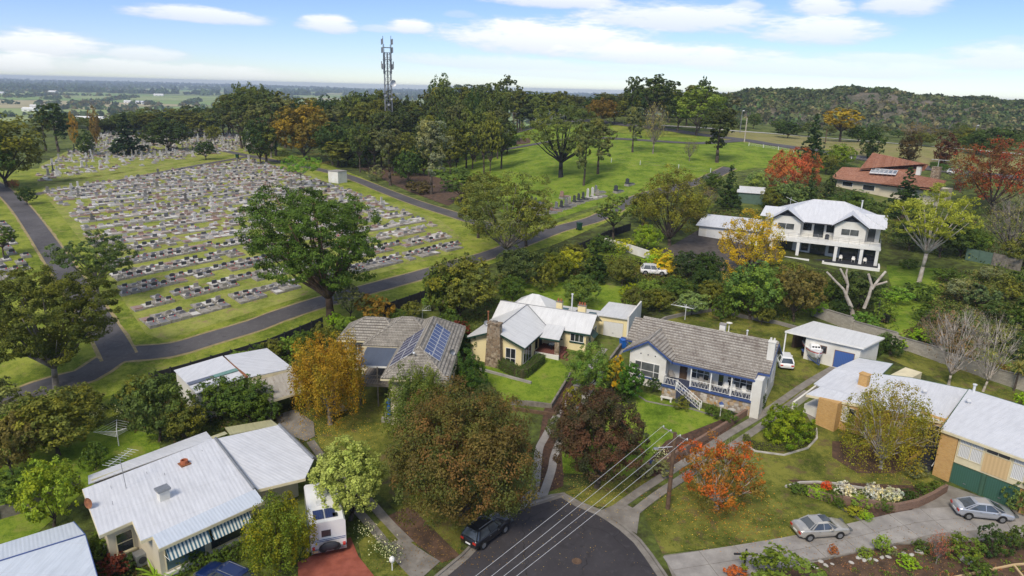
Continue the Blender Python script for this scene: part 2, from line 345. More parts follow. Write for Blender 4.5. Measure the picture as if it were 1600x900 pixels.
# ------------------------------------------------------------------ mesh helpers
class MB:
    def __init__(s): s.v = []; s.f = []; s.m = []; s.uv = []
    def add(s, vs, fs, m=0):
        o = len(s.v); s.v += [tuple(v) for v in vs]
        for f in fs: s.f.append([i+o for i in f]); s.m.append(m)
        return s
    def box(s, a, b, m=0):
        x0, y0, z0 = a; x1, y1, z1 = b
        return s.add([(x0, y0, z0), (x1, y0, z0), (x1, y1, z0), (x0, y1, z0), (x0, y0, z1), (x1, y0, z1), (x1, y1, z1), (x0, y1, z1)],
                     [(3, 2, 1, 0), (4, 5, 6, 7), (0, 1, 5, 4), (1, 2, 6, 5), (2, 3, 7, 6), (3, 0, 4, 7)], m)
    def slab(s, pts, t, m=0, ms=None):      # 3D polygon (counter-clockwise from above) extruded straight down by t
        n = len(pts); lo = [(p[0], p[1], p[2]-t) for p in pts]
        s.add(list(pts)+lo, [list(range(n))], m)
        s.f += [[i+len(s.v)-2*n for i in range(2*n-1, n-1, -1)]]; s.m += [ms if ms is not None else m]
        o = len(s.v)-2*n
        for i in range(n):
            j = (i+1) % n; s.f.append([o+j, o+i, o+n+i, o+n+j]); s.m.append(ms if ms is not None else m)
        return s
    def prism(s, poly, z0, z1, m=0): return s.slab([(x, y, z1) for x, y in poly], z1-z0, m)
    def tube(s, p0, p1, r0, r1=None, n=6, m=0, caps=True):
        r1 = r0 if r1 is None else r1; p0 = Vector(p0); p1 = Vector(p1); d = (p1-p0)
        if d.length < 1e-6: return s
        d.normalize(); a = d.orthogonal().normalized(); b = d.cross(a); vs = []
        for p, r in ((p0, r0), (p1, r1)):
            for k in range(n): t = 2*pi*k/n; vs.append(p+a*(r*cos(t))+b*(r*sin(t)))
        fs = [(k, (k+1) % n, n+(k+1) % n, n+k) for k in range(n)]
        if caps: fs += [list(range(n-1, -1, -1)), list(range(n, 2*n))]
        return s.add(vs, fs, m)
    def path(s, pts, rs, n=6, m=0):
        for i in range(len(pts)-1): s.tube(pts[i], pts[i+1], rs[i], rs[i+1], n, m, i in (0, len(pts)-2))
        return s
    def ball(s, c, r, m=0, seg=10, ring=6, sc=(1, 1, 1)):
        vs = []; fs = []
        for i in range(ring+1):
            a = pi*i/ring
            for k in range(seg): t = 2*pi*k/seg; vs.append((c[0]+r*sc[0]*sin(a)*cos(t), c[1]+r*sc[1]*sin(a)*sin(t), c[2]-r*sc[2]*cos(a)))
        for i in range(ring):
            for k in range(seg): fs.append((i*seg+k, i*seg+(k+1) % seg, (i+1)*seg+(k+1) % seg, (i+1)*seg+k))
        return s.add(vs, fs, m)
    def lathe(s, prof, c=(0, 0, 0), n=14, m=0):
        vs = []; fs = []
        for r, z in prof:
            for k in range(n): t = 2*pi*k/n; vs.append((c[0]+r*cos(t), c[1]+r*sin(t), c[2]+z))
        for i in range(len(prof)-1):
            for k in range(n): fs.append((i*n+k, i*n+(k+1) % n, (i+1)*n+(k+1) % n, (i+1)*n+k))
        return s.add(vs, fs, m)
    def disc_y(s, c, r, t, n=16, m=0):       # short cylinder whose axis is y
        return s.tube((c[0], c[1]-t/2, c[2]), (c[0], c[1]+t/2, c[2]), r, r, n, m)
def auto_uv(me):
    uv = me.uv_layers.new(name='UVMap'); 
    for p in me.polygons:
        n = p.normal; 
        if abs(n.z) > .999: u = Vector((1, 0, 0)); v = Vector((0, 1, 0))
        else:
            u = Vector((0, 0, 1)).cross(n).normalized(); v = n.cross(u)
        for li in p.loop_indices:
            co = me.vertices[me.loops[li].vertex_index].co; uv.data[li].uv = (co.dot(u), co.dot(v))
def mesh_of(name, mb, mats, smooth=False, bevel=0.):
    me = bpy.data.meshes.new(name); me.from_pydata(mb.v, [], mb.f); 
    for m in (mats if isinstance(mats, (list, tuple)) else [mats]): me.materials.append(M[m])
    me.polygons.foreach_set('material_index', mb.m)
    if smooth: me.polygons.foreach_set('use_smooth', [True]*len(mb.f))
    if bevel:
        bm = bmesh.new(); bm.from_mesh(me); bmesh.ops.bevel(bm, geom=bm.edges[:], offset=bevel, segments=2, affect='EDGES', profile=.6, clamp_overlap=True)
        bm.to_mesh(me); bm.free()
    me.update(); auto_uv(me); return me
def link(name, me, parent=None, loc=None, rot=None, scale=None):
    o = bpy.data.objects.new(name, me); COL.objects.link(o); o.parent = parent
    if loc is not None: o.location = loc
    if rot is not None: o.rotation_euler = rot
    if scale is not None: o.scale = scale
    return o
def part(name, mb, mats, parent=None, smooth=False, loc=None, rot=None, bevel=0., label=None, kind=None):
    o = link(name, mesh_of(name, mb, mats, smooth, bevel), parent, loc, rot)
    if label: o['label'] = label
    if kind: o['kind'] = kind
    return o
def tag(o, label, cat, group=None):
    o['label'] = label; o['category'] = cat
    if group: o['group'] = group
    return o
def thing(name, label, cat, loc=(0, 0, 0), rz=0., group=None):
    o = bpy.data.objects.new(name, None); COL.objects.link(o); o.location = loc; o.rotation_euler = (0, 0, rz); o.empty_display_size = .5
    return tag(o, label, cat, group)
def dup(root, loc, rz=0., label=None, group=None, scale=None):
    r = root.copy(); COL.objects.link(r); r.location = loc; r.rotation_euler = (0, 0, rz)
    if scale is not None: r.scale = scale
    if label: r['label'] = label
    if group: r['group'] = group
    for ch in root.children:
        c = ch.copy(); COL.objects.link(c); c.parent = r
        for gch in ch.children:
            d = gch.copy(); COL.objects.link(d); d.parent = c
    return r
def struct(name, me_or_mb, mats=None, parent=None):
    me = mesh_of(name, me_or_mb, mats) if isinstance(me_or_mb, MB) else me_or_mb
    o = link(name, me, parent)
    if parent is None: o['kind'] = 'structure'
    return o
def clip(poly, ax, val, keep_ge):
    out = []
    for i in range(len(poly)):
        a = poly[i]; b = poly[(i+1) % len(poly)]
        ia = (a[ax] >= val) if keep_ge else (a[ax] <= val); ib = (b[ax] >= val) if keep_ge else (b[ax] <= val)
        if ia: out.append(a)
        if ia != ib:
            t = (val-a[ax])/(b[ax]-a[ax]); out.append(tuple(a[k]+(b[k]-a[k])*t for k in range(len(a))))
    return out
def drape_mb(poly, lift, cell=2., fn=None):
    """a sheet that follows the ground inside a plan polygon"""
    fn = fn or h; mb = MB(); tris = tessellate_polygon([[Vector((x, y, 0)) for x, y in poly]])
    for t in tris:
        tri = [poly[i] for i in t]
        y0, y1 = min(p[1] for p in tri), max(p[1] for p in tri)
        for j in range(int(y0//cell), int(y1//cell)+1):
            q = clip(clip(tri, 1, j*cell, True), 1, (j+1)*cell, False) if True else tri
            if len(q) < 3: continue
            x0, x1 = min(p[0] for p in q), max(p[0] for p in q)
            for i in range(int(x0//cell), int(x1//cell)+1):
                r = clip(clip(q, 0, i*cell, True), 0, (i+1)*cell, False)
                if len(r) < 3: continue
                ar = sum(r[k][0]*r[(k+1) % len(r)][1]-r[(k+1) % len(r)][0]*r[k][1] for k in range(len(r)))
                if abs(ar) < 1e-5: continue
                if ar < 0: r = r[::-1]
                mb.add([(x, y, fn(x, y)+lift) for x, y in r], [list(range(len(r)))])
    return mb
def GD(px, D):
    d = ray(px, 250); x = d[0]/d[1]*D; return Vector((x, D, h(x, D)))
def gnear(px, py):
    q = G(px, py); return q if q[1] < 400 else GD(px, 340)
def gpoly(pts): return [tuple((GD(p[1], p[2]) if p[0] == 'D' else gnear(*p))[:2]) for p in pts]
def patch(name, pts, mat, lift=.03, cell=2., world=False, parent=None):
    poly = pts if world else gpoly(pts)
    return struct(name, drape_mb(poly, lift, cell), mat, parent)
def smooth_line(pts, step=1.5):
    out = []; n = len(pts)
    for i in range(n-1):
        p0 = pts[max(i-1, 0)]; p1 = pts[i]; p2 = pts[i+1]; p3 = pts[min(i+2, n-1)]
        L = sqrt((p2[0]-p1[0])**2+(p2[1]-p1[1])**2); k = max(1, int(L/step))
        for j in range(k):
            t = j/k; out.append(tuple(.5*((2*p1[a])+(-p0[a]+p2[a])*t+(2*p0[a]-5*p1[a]+4*p2[a]-p3[a])*t*t+(-p0[a]+3*p1[a]-3*p2[a]+p3[a])*t**3) for a in (0, 1)))
    out.append(tuple(pts[-1][:2])); return out
def offset_line(pts, d):
    out = []
    for i, p in enumerate(pts):
        a = pts[max(i-1, 0)]; b = pts[min(i+1, len(pts)-1)]; dx, dy = b[0]-a[0], b[1]-a[1]; L = sqrt(dx*dx+dy*dy) or 1
        out.append((p[0]-dy/L*d, p[1]+dx/L*d))
    return out
def strip_mb(line, w, lift, cross=2, jit=0., seed=1):
    mb = MB(); rn = random.Random(seed); rows = []
    for k in range(cross+1):
        d = -w/2+w*k/cross; L = offset_line(line, d)
        if k in (0, cross) and jit: L = offset_line(L, 0) and [(x+rn.uniform(-jit, jit), y+rn.uniform(-jit, jit)) for x, y in L]
        rows.append(L)
    n = len(line); vs = [(x, y, h(x, y)+lift) for L in rows for x, y in L]
    fs = [(k*n+i, k*n+i+1, (k+1)*n+i+1, (k+1)*n+i) for k in range(cross) for i in range(n-1)]
    mb.add(vs, fs); return mb
def road(name, px, w, mat='asphalt_path', lift=.05, edge=True, step=1.5, cross=2):
    line = smooth_line(gpoly(px), step)
    o = struct(name, strip_mb(line, w, lift, cross, .0), mat)
    if edge:
        mb = strip_mb(offset_line(line, w/2+.12), .55, lift-.012, 1, .1, 3); e2 = strip_mb(offset_line(line, -w/2-.12), .55, lift-.012, 1, .1, 4)
        mb.add(e2.v, e2.f); struct('path_edge', mb, 'path_edge')
    return line
def pipe_line(mb, pts, r, n=5, m=0):
    for a, b in zip(pts[:-1], pts[1:]): mb.tube(a, b, r, r, n, m)
def wall_line(name, px, height, thick, mat, label, cat='wall', z=None, base_extra=.3, world=False, step=2., cap=None, group=None):
    """wall or kerb standing on the ground along a photographed line"""
    pts = px if world else gpoly(px); fine = []
    for a, b in zip(pts[:-1], pts[1:]):
        L = sqrt((b[0]-a[0])**2+(b[1]-a[1])**2); k = max(1, int(L/step)); fine += [(a[0]+(b[0]-a[0])*j/k, a[1]+(b[1]-a[1])*j/k) for j in range(k)]
    fine.append(pts[-1]); mb = MB(); n = len(fine)
    A = offset_line(fine, thick/2); B = offset_line(fine, -thick/2); vs = []
    for (x, y), a, b in zip(fine, A, B):
        g = h(x, y); t = (g+height) if z is None else z
        vs += [(a[0], a[1], g-base_extra), (a[0], a[1], t), (b[0], b[1], t), (b[0], b[1], g-base_extra)]
    fs = []
    for i in range(n-1):
        o, q = i*4, i*4+4
        fs += [(o, q, q+1, o+1), (o+1, q+1, q+2, o+2), (o+2, q+2, q+3, o+3)]
    fs += [(0, 1, 2, 3), (n*4-1, n*4-2, n*4-3, n*4-4)]
    mb.add(vs, fs)
    if label is None: return struct(name, mb, mat)
    o = part(name, mb, mat); tag(o, label, cat, group); return o

# ================================================================== GROUND
def arr(*seg):
    out = []
    for a, b, s in seg: out += list(np.arange(a, b, s))
    return out+[seg[-1][1]]
def grid_mesh(name, xs, ys, fn):
    X, Y = len(xs), len(ys); vs = [(x, y, fn(x, y)) for y in ys for x in xs]
    me = bpy.data.meshes.new(name)
    me.vertices.add(len(vs)); me.vertices.foreach_set('co', np.array(vs, dtype=np.float32).ravel())
    i = np.arange((X-1)*(Y-1)); r = i//(X-1); c = i % (X-1); a = r*X+c
    f = np.stack([a, a+1, a+X+1, a+X], 1).astype(np.int32)
    me.loops.add(f.size); me.loops.foreach_set('vertex_index', f.ravel()); me.polygons.add(len(f))
    me.polygons.foreach_set('loop_start', np.arange(len(f), dtype=np.int32)*4); me.update(calc_edges=True); me.validate()
    me.polygons.foreach_set('use_smooth', [True]*len(f)); return me
def ground_mat():
    m, nt, out = new_mat('terrain'); p = pos(nt); s = nd(nt, 'ShaderNodeSeparateXYZ', {0: p})
    n1 = noise(nt, p, .012, 5, .6); n2 = noise(nt, p, .07, 5, .65); n3 = noise(nt, p, .6, 4, .7)
    f = mth(nt, 'MULTIPLY_ADD', n2, .5, mth(nt, 'MULTIPLY', n3, .5))
    near = ramp(nt, f, [(.42, (.045, .05, .018)), (.50, (.085, .11, .026)), (.57, (.13, .16, .035)), (.66, (.14, .11, .06))])
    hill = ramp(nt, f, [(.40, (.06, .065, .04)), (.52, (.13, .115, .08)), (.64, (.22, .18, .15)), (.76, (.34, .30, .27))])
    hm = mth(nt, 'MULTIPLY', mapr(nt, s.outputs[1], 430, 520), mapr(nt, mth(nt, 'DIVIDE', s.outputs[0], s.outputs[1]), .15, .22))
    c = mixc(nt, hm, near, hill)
    bsdf(nt, out, c, .95, 0, n3, .8, .4, .1)
ground_mat()
xs = arr((-600, -150, 15), (-150, 150, 3), (150, 700, 10), (700, 1300, 30)); ys = arr((-60, 40, 10), (40, 150, 2), (150, 440, 5), (440, 900, 9))
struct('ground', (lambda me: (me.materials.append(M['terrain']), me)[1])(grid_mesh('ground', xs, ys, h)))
# distant plain with paddocks
def plain_mat():
    m, nt, out = new_mat('plain'); p = pos(nt)
    r = nd(nt, 'ShaderNodeMapping', {'Vector': p, 'Rotation': (0, 0, .35), 'Scale': (.0016, .0030, 1.)}).outputs[0]
    v = nd(nt, 'ShaderNodeTexVoronoi', {'Vector': r, 'Scale': 1., 'Randomness': .75}, distance='CHEBYCHEV', voronoi_dimensions='2D')
    s = nd(nt, 'ShaderNodeSeparateXYZ', {0: v.outputs[1]}).outputs[0]
    c = ramp(nt, s, [(0., (.14, .22, .07)), (.25, (.26, .32, .11)), (.45, (.17, .27, .08)), (.62, (.40, .34, .2)), (.8, (.30, .35, .14)), (1., (.16, .2, .08))])
    v2 = nd(nt, 'ShaderNodeTexVoronoi', {'Vector': r, 'Scale': 1., 'Randomness': .75}, distance='CHEBYCHEV', voronoi_dimensions='2D', feature='F2')
    edge = mapr(nt, mth(nt, 'SUBTRACT', v2.outputs[0], v.outputs[0]), 0., .05)
    c = mixc(nt, mapr(nt, noise(nt, p, .006, 5, .7), .54, .66, 0., .5, True), c, (.09, .12, .06))
    c = mixc(nt, edge, (.04, .06, .03), c)
    bsdf(nt, out, c, .95, 0, None, spec=.05)
plain_mat()
def plain_h(x, y):
    d = sqrt(x*x+y*y); z = -30.
    z += 10*ss(5200, 9500, d)*(1+.25*sin(x*.0009+1)+.15*sin(x*.0023)) + 4*ss(2600, 5200, d)*max(0, sin(x*.0011+y*.0006))
    return z
xs2 = arr((-9000, -600, 300), (-600, 1300, 150), (1300, 9000, 300)); ys2 = arr((900, 3000, 150), (3000, 12000, 300))
struct('plain', (lambda me: (me.materials.append(M['plain']), me)[1])(grid_mesh('plain', xs2, ys2, plain_h)))
mb = MB()
for a, b, c, d in ((-9000, -60, -600, 900), (1300, -60, 9000, 900)):
    mb.box((a, b, -33), (c, d, -30.0))
struct('plain', mb, 'plain')
# the hill runs on behind its ridge until it meets the plain
# air between the camera and the far hills
mb = MB().box((-9500, -90, -35), (9500, 12300, 46))
hz_m, hnt, hout = new_mat('haze_air')
pv = nd(hnt, 'ShaderNodeVolumePrincipled', {'Color': (.72, .84, 1., 1), 'Density': .00013, 'Anisotropy': .1}); hnt.links.new(pv.outputs[0], hout.inputs['Volume'])
haze = part('haze', mb, 'haze_air'); haze['kind'] = 'stuff'

# ---- grass areas (plan polygons read off the photograph)
patch('cemetery_lawn', [(-60, 700), (-60, 330), (0, 268), (75, 262), (240, 240), (420, 205), (440, 232), (560, 275), (690, 330), (760, 352), (860, 352), (945, 322), (1000, 305), (1010, 318), (905, 366), (860, 385), (760, 415),
      (700, 430), (655, 470), (560, 502), (440, 545), (270, 600), (180, 650), (60, 690)], 'grass', .03)
patch('cemetery_ground', [(228, 522), (255, 532), (700, 398), (722, 372), (690, 345), (560, 300), (420, 245), (380, 243), (72, 285), (65, 300)], 'grass_cemetery', .05)
patch('old_cemetery_ground', [(62, 258), (58, 292), (375, 240), (395, 232), (330, 205), (170, 205)], 'grass_cemetery', .05)
patch('park_lawn', [(640, 262), (700, 222), (780, 192), (830, 182), (900, 196), (1090, 212), (1160, 220), (1230, 232), (1310, 248), (1290, 268), (1180, 262), (1120, 275), (1095, 290), (1010, 300), (930, 322), (860, 345),
      (800, 340), (720, 300)], 'grass_lush', .03)
patch('roadside_grass', [(1090, 205), (1240, 212), (1500, 235), (1600, 245), (1680, 262), (1680, 300), (1500, 272), (1330, 246), (1210, 228), (1100, 213)], 'verge_dry', .05, 4.)
patch('roadside_grass', [(940, 192), (1080, 204), (1090, 216), (1000, 212), (930, 205)], 'grass', .05, 4.)
patch('litter_ground', [(560, 262), (600, 255), (720, 285), (740, 300), (700, 322), (640, 300)], 'leaf_litter', .06)
patch('litter_ground', [(690, 212), (830, 216), (828, 224), (760, 232), (690, 232)], 'leaf_litter', .07)
# gardens of the houses
patch('front_lawn', [(485, 640), (600, 600), (700, 640), (720, 760), (720, 870), (690, 870), (600, 780), (500, 700)], 'grass_olive', .04)
patch('front_lawn', [(745, 575), (830, 560), (850, 540), (893, 583), (860, 633), (790, 628)], 'grass_lush', .05)
patch('front_lawn', [(875, 668), (968, 622), (1000, 612), (1040, 622), (1100, 640), (1126, 662), (1090, 690), (1010, 730), (980, 745), (880, 740)], 'grass_lush', .05)
patch('front_lawn', [(1005, 800), (1060, 760), (1150, 700), (1200, 660), (1300, 640), (1420, 730), (1480, 760), (1380, 815), (1200, 845), (1035, 866)], 'grass_olive', .04)
patch('verge', [(880, 770), (960, 745), (1030, 735), (1020, 760), (960, 795), (920, 790)], 'grass_olive', .04)
patch('back_lawn', [(770, 480), (800, 445), (905, 440), (985, 450), (1010, 470), (1000, 480), (870, 490), (800, 490)], 'grass_lush', .05)
patch('back_lawn', [(1020, 520), (1060, 485), (1130, 480), (1215, 505), (1270, 520), (1215, 545), (1100, 530)], 'grass_olive', .05)
patch('side_lawn', [(1205, 570), (1235, 530), (1290, 555), (1310, 575), (1225, 640), (1195, 650)], 'grass_olive', .05)
patch('garden_lawn', [(1385, 415), (1470, 420), (1480, 450), (1430, 510), (1400, 540), (1355, 510), (1400, 470), (1390, 440)], 'grass_lush', .05)
patch('garden_lawn', [(1385, 560), (1430, 545), (1500, 575), (1610, 625), (1740, 690), (1760, 740), (1610, 660), (1500, 610)], 'grass_olive', .05)
patch('garden_lawn', [(20, 700), (130, 660), (250, 680), (250, 720), (140, 760), (40, 850), (-60, 850), (-60, 700)], 'grass_lush', .04)
patch('garden_bed', [(850, 640), (893, 590), (905, 600), (885, 660), (880, 760), (830, 780), (840, 700)], 'mulch', .045)
patch('garden_bed', [(1230, 750), (1330, 755), (1440, 760), (1478, 765), (1420, 800), (1360, 812), (1290, 780)], 'mulch', .06)
patch('garden_bed', [(1180, 900), (1270, 880), (1400, 852), (1620, 838), (1760, 880), (1800, 1000), (1150, 1000)], 'leaf_litter', .05)
patch('garden_bed', [(1300, 690), (1400, 690), (1440, 720), (1400, 740), (1340, 740), (1300, 715)], 'leaf_litter', .055)
patch('garden_bed', [(1040, 690), (1130, 655), (1150, 662), (1130, 680), (1030, 745), (990, 745)], 'mulch', .06)
patch('garden_bed', [(600, 810), (640, 790), (720, 870), (690, 880), (650, 850)], 'leaf_litter', .05)
patch('garden_bed', [(560, 850), (600, 810), (650, 850), (660, 900), (640, 950), (580, 950)], 'grass_olive', .055)

# ---- roads and paths
road('cemetery_road', [(-80, 662), (60, 608), (133, 587), (187, 556), (267, 547), (333, 528), (400, 508), (430, 496), (503, 472), (583, 450), (667, 427), (720, 411), (772, 396), (830, 374), (873, 358), (925, 344), (954, 331), (1000, 308), (1060, 292), (1100, 281), (1140, 262)], 3.7)
road('cemetery_road', [(187, 558), (172, 530), (140, 480), (100, 422), (60, 362), (30, 322), (2, 296), (-30, 275)], 3.4, lift=.062)
road('cemetery_road', [(52, 305), (58, 303), (162, 287), (260, 268), (370, 248), (400, 243)], 2.6, lift=.066)
road('cemetery_road', [(330, 235), (350, 236), (385, 243), (437, 253), (512, 268), (552, 279), (610, 302), (653, 318), (694, 331), (760, 352), (832, 374)], 3.6, lift=.07)
road('park_road', [('D', 760, 268), ('D', 840, 264), ('D', 900, 260), (960, 217), (1012, 220), (1060, 223), (1100, 224), (1163, 219.5)], 5.5, edge=False, lift=.14)
road('bypass_road', [('D', 770, 330), ('D', 850, 322), ('D', 900, 308), (932, 190), (977, 195.5), (1050, 204), (1088, 210), (1163, 219), (1205, 226), (1325, 244), (1480, 267), (1600, 280), (1700, 294)], 7., lift=.16, edge=False)
road('walking_track', [(1030, 196), (1100, 200), (1153, 205), (1242, 212), (1359, 221), (1510, 233.5), (1620, 243)], 2.4, 'stone_pale', lift=.09, edge=False)
# cul-de-sac bulb with a stone kerb
BULB = [(560, 1010), (683, 900), (722, 868), (760, 828), (800, 793), (838, 782), (880, 772), (905, 786), (940, 800), (975, 823), (1000, 845), (1018, 868), (1040, 900), (1110, 1010)]
bulb = smooth_line(gpoly(BULB), 1.2)
patch('street', bulb, 'asphalt', .02, 2., world=True)
wall_line('kerb', offset_line(bulb, .0), .12, .22, 'concrete_old', None, world=True, step=1.)
struct('gutter', strip_mb(offset_line(bulb, -.38), .5, .032, 1), 'concrete_old')
def slabs(name, line, w, mat, lift, gap=.03, length=2.4, cols=1, seed=0):
    """a concrete drive cast in bays: every bay is a slab of its own"""
    rn = random.Random(seed); root = bpy.data.objects.new(name, None); COL.objects.link(root); root['kind'] = 'structure'
    line = smooth_line(line, .6); acc = [0.]
    for a, b in zip(line[:-1], line[1:]): acc.append(acc[-1]+sqrt((b[0]-a[0])**2+(b[1]-a[1])**2))
    n = max(1, round(acc[-1]/length))
    def at(s):
        s = min(max(s, 0), acc[-1]); k = min(max(1, int(np.searchsorted(acc, s))), len(line)-1); t = (s-acc[k-1])/max(1e-6, acc[k]-acc[k-1])
        a, b = line[k-1], line[k]; dx, dy = b[0]-a[0], b[1]-a[1]; L = sqrt(dx*dx+dy*dy) or 1
        return (a[0]+dx*t, a[1]+dy*t, -dy/L, dx/L)
    for k in range(n):
        for c in range(cols):
            s0, s1 = k*acc[-1]/n+gap/2, (k+1)*acc[-1]/n-gap/2; d0, d1 = -w/2+c*w/cols+gap/2, -w/2+(c+1)*w/cols-gap/2
            mb = MB(); top = []
            m = 4; zz = rn.uniform(-.006, .006)
            L0 = [at(s0+(s1-s0)*i/m) for i in range(m+1)]
            A = [(p[0]+p[2]*d0, p[1]+p[3]*d0) for p in L0]; B = [(p[0]+p[2]*d1, p[1]+p[3]*d1) for p in L0]
            for i in range(m):
                q = [A[i], A[i+1], B[i+1], B[i]]; mb.slab([(x, y, h(x, y)+lift+zz) for x, y in q], .12)
            part('slab', mb, mat, root)
    return root
def wline(px): return gpoly(px)
patch('driveway_bed', [(1037, 868), (1120, 857), (1245, 838), (1345, 814), (1430, 786), (1478, 757), (1600, 800), (1700, 840), (1620, 842), (1480, 848), (1400, 853), (1280, 880), (1060, 925)], 'concrete_old', .035)
slabs('driveway', wline([(1050, 892), (1150, 876), (1260, 857), (1370, 832), (1450, 815), (1540, 812), (1640, 830)]), 3.2, 'concrete', .065, .05, 3.0, 2, 5)
slabs('driveway_strip', wline([(962, 795), (1000, 768), (1040, 742), (1130, 684), (1187, 650), (1260, 600), (1312, 570)]), .85, 'concrete_old', .07, seed=2)
slabs('driveway_strip', wline([(992, 800), (1042, 763), (1147, 695), (1187, 668), (1233, 634), (1262, 612)]), .85, 'concrete_old', .07, seed=3)
slabs('driveway_strip', wline([(815, 786), (835, 765), (842, 705), (852, 683), (885, 625), (925, 570), (945, 545)]), .8, 'concrete', .075, seed=4)
slabs('driveway_strip', wline([(848, 776), (862, 735), (869, 705), (900, 640), (960, 560), (972, 545)]), .8, 'concrete', .075, seed=6)
slabs('driveway_strip', wline([(640, 850), (610, 820), (575, 782), (520, 735), (485, 690)]), .8, 'concrete_old', .07, seed=7)
slabs('driveway_strip', wline([(612, 862), (590, 835), (560, 800), (530, 775)]), .8, 'concrete_old', .07, seed=8)
patch('driveway_apron', [(598, 852), (632, 842), (668, 866), (688, 878), (650, 912), (620, 880)], 'concrete_old', .06)
patch('driveway_apron', [(800, 790), (830, 765), (855, 775), (884, 770), (850, 783), (805, 798)], 'concrete', .06)
patch('driveway_apron', [(935, 800), (970, 785), (1000, 800), (995, 835)], 'concrete_old', .06)
patch('driveway', [(430, 650), (460, 640), (490, 660), (492, 682), (478, 690), (440, 675)], 'concrete_old', .05)
patch('driveway', [(465, 880), (548, 840), (560, 870), (600, 920), (620, 990), (470, 990)], 'red_paving', .06)
patch('gravel_yard', [(1030, 395), (1070, 372), (1090, 360), (1130, 372), (1215, 385), (1220, 412), (1150, 425), (1080, 420)], 'gravel_drive', .05)
patch('path', [(598, 655), (604, 632), (660, 640), (668, 658)], 'concrete', .06)
patch('path', [(1145, 645), (1178, 650), (1190, 640), (1150, 628)], 'concrete_old', .06)
patch('path', [(1255, 640), (1285, 620), (1290, 650), (1270, 665)], 'concrete_old', .06)
mh = MB().lathe([(.0, .028), (.36, .028), (.38, .02)], tuple(G(901, 877)), 18); part('manhole_cover', mh, 'timber_brown')['kind'] = 'structure'

# ================================================================== TREES
def leaf_mesh(name, P_, N_, S_, C_, seed=0, asp=.62, mat='foliage'):
    rg = np.random.default_rng(seed); n = len(P_)
    N_ = N_/np.maximum(1e-6, np.linalg.norm(N_, axis=1, keepdims=True)); rv = rg.normal(size=(n, 3))
    T = np.cross(N_, rv); T /= np.maximum(1e-6, np.linalg.norm(T, axis=1, keepdims=True)); B = np.cross(N_, T)
    S = S_[:, None]*.5
    V = np.stack([P_+T*S, P_+B*S*asp, P_-T*S*.9, P_-B*S*asp*.9], 1).reshape(-1, 3).astype(np.float32)
    me = bpy.data.meshes.new(name); me.vertices.add(4*n); me.vertices.foreach_set('co', V.ravel())
    me.loops.add(4*n); me.loops.foreach_set('vertex_index', np.arange(4*n, dtype=np.int32)); me.polygons.add(n)
    me.polygons.foreach_set('loop_start', np.arange(n, dtype=np.int32)*4)
    ca = me.color_attributes.new('Col', 'FLOAT_COLOR', 'POINT')
    c4 = np.ones((4*n, 4), np.float32); c4[:, :3] = np.repeat(C_, 4, 0); ca.data.foreach_set('color', c4.ravel())
    me.materials.append(M[mat]); me.update(calc_edges=True); return me
def sph(rg, n):
    v = rg.normal(size=(n, 3)); return v/np.linalg.norm(v, axis=1, keepdims=True)
def crown_clumps(kind, H, W, rg, cb, nc):
    """centres and radii of the clumps of leaves that make the crown"""
    R = W/2; hc = H*(1-cb)/2; zc = H*cb+hc; C = []
    if kind == 'cone':
        for i in range(nc):
            t = (i+.5)/nc; z = H*(cb+(1-cb)*(1-(1-t)**1.0)); rr = R*(1-t)**.8; a = i*2.4+rg.uniform(0, .6)
            r = max(.12*R, rr*.45); C.append((cos(a)*max(0, rr-r)*rg.uniform(.7, 1.1), sin(a)*max(0, rr-r)*rg.uniform(.7, 1.1), min(z, H-r*.8), r, 1.1))
    elif kind == 'gum':
        tries = 0
        while len(C) < nc and tries < 4000:
            tries += 1; d = sph(rg, 1)[0]; d[2] = d[2]*.95+.12; q = rg.uniform(.5, .88)
            x, y, z = d[0]*R*q, d[1]*R*q, zc+d[2]*hc*q; r = R*rg.uniform(.2, .33)
            if all((x-c[0])**2+(y-c[1])**2+((z-c[2])*1.5)**2 > (.82*(r+c[3]))**2*(.75) for c in C): C.append((x, y, z, r, rg.uniform(.5, .72)))
    elif kind == 'tall':
        for i in range(nc):
            t = rg.uniform(0, 1); z = H*(cb+(1-cb)*t*.93); rr = R*(.45+.75*sin(pi*min(1, t*.9+.05))); a = rg.uniform(0, 6.28); q = rg.uniform(.2, .75)
            C.append((cos(a)*rr*q, sin(a)*rr*q, z, R*rg.uniform(.28, .45), rg.uniform(.6, .85)))
    elif kind == 'column':
        for i in range(nc):
            t = (i+.5)/nc; z = H*(cb+(1-cb)*t*.92); rr = R*min(1, 1.25*sin(pi*(t*.86+.1))**.7); a = i*2.4; r = R*.5
            C.append((cos(a)*max(0, rr-r*.8), sin(a)*max(0, rr-r*.8), z, r, 1.3))
    else:   # round, weep, bare
        for i in range(nc):
            u = (i+.5)/nc; zz = 1-1.75*u if kind != 'shrub' else 1-1.3*u; a = i*2.39996+rg.uniform(-.3, .3); rr = sqrt(max(0, 1-min(1, zz*zz)))
            q = rg.uniform(.58, .74); r = R*rg.uniform(.30, .44)*(1 if nc < 24 else .85)
            C.append((cos(a)*rr*R*q, sin(a)*rr*R*q, zc+zz*hc*q, r, min(1.1, .6+.4*hc/R)))
    return C
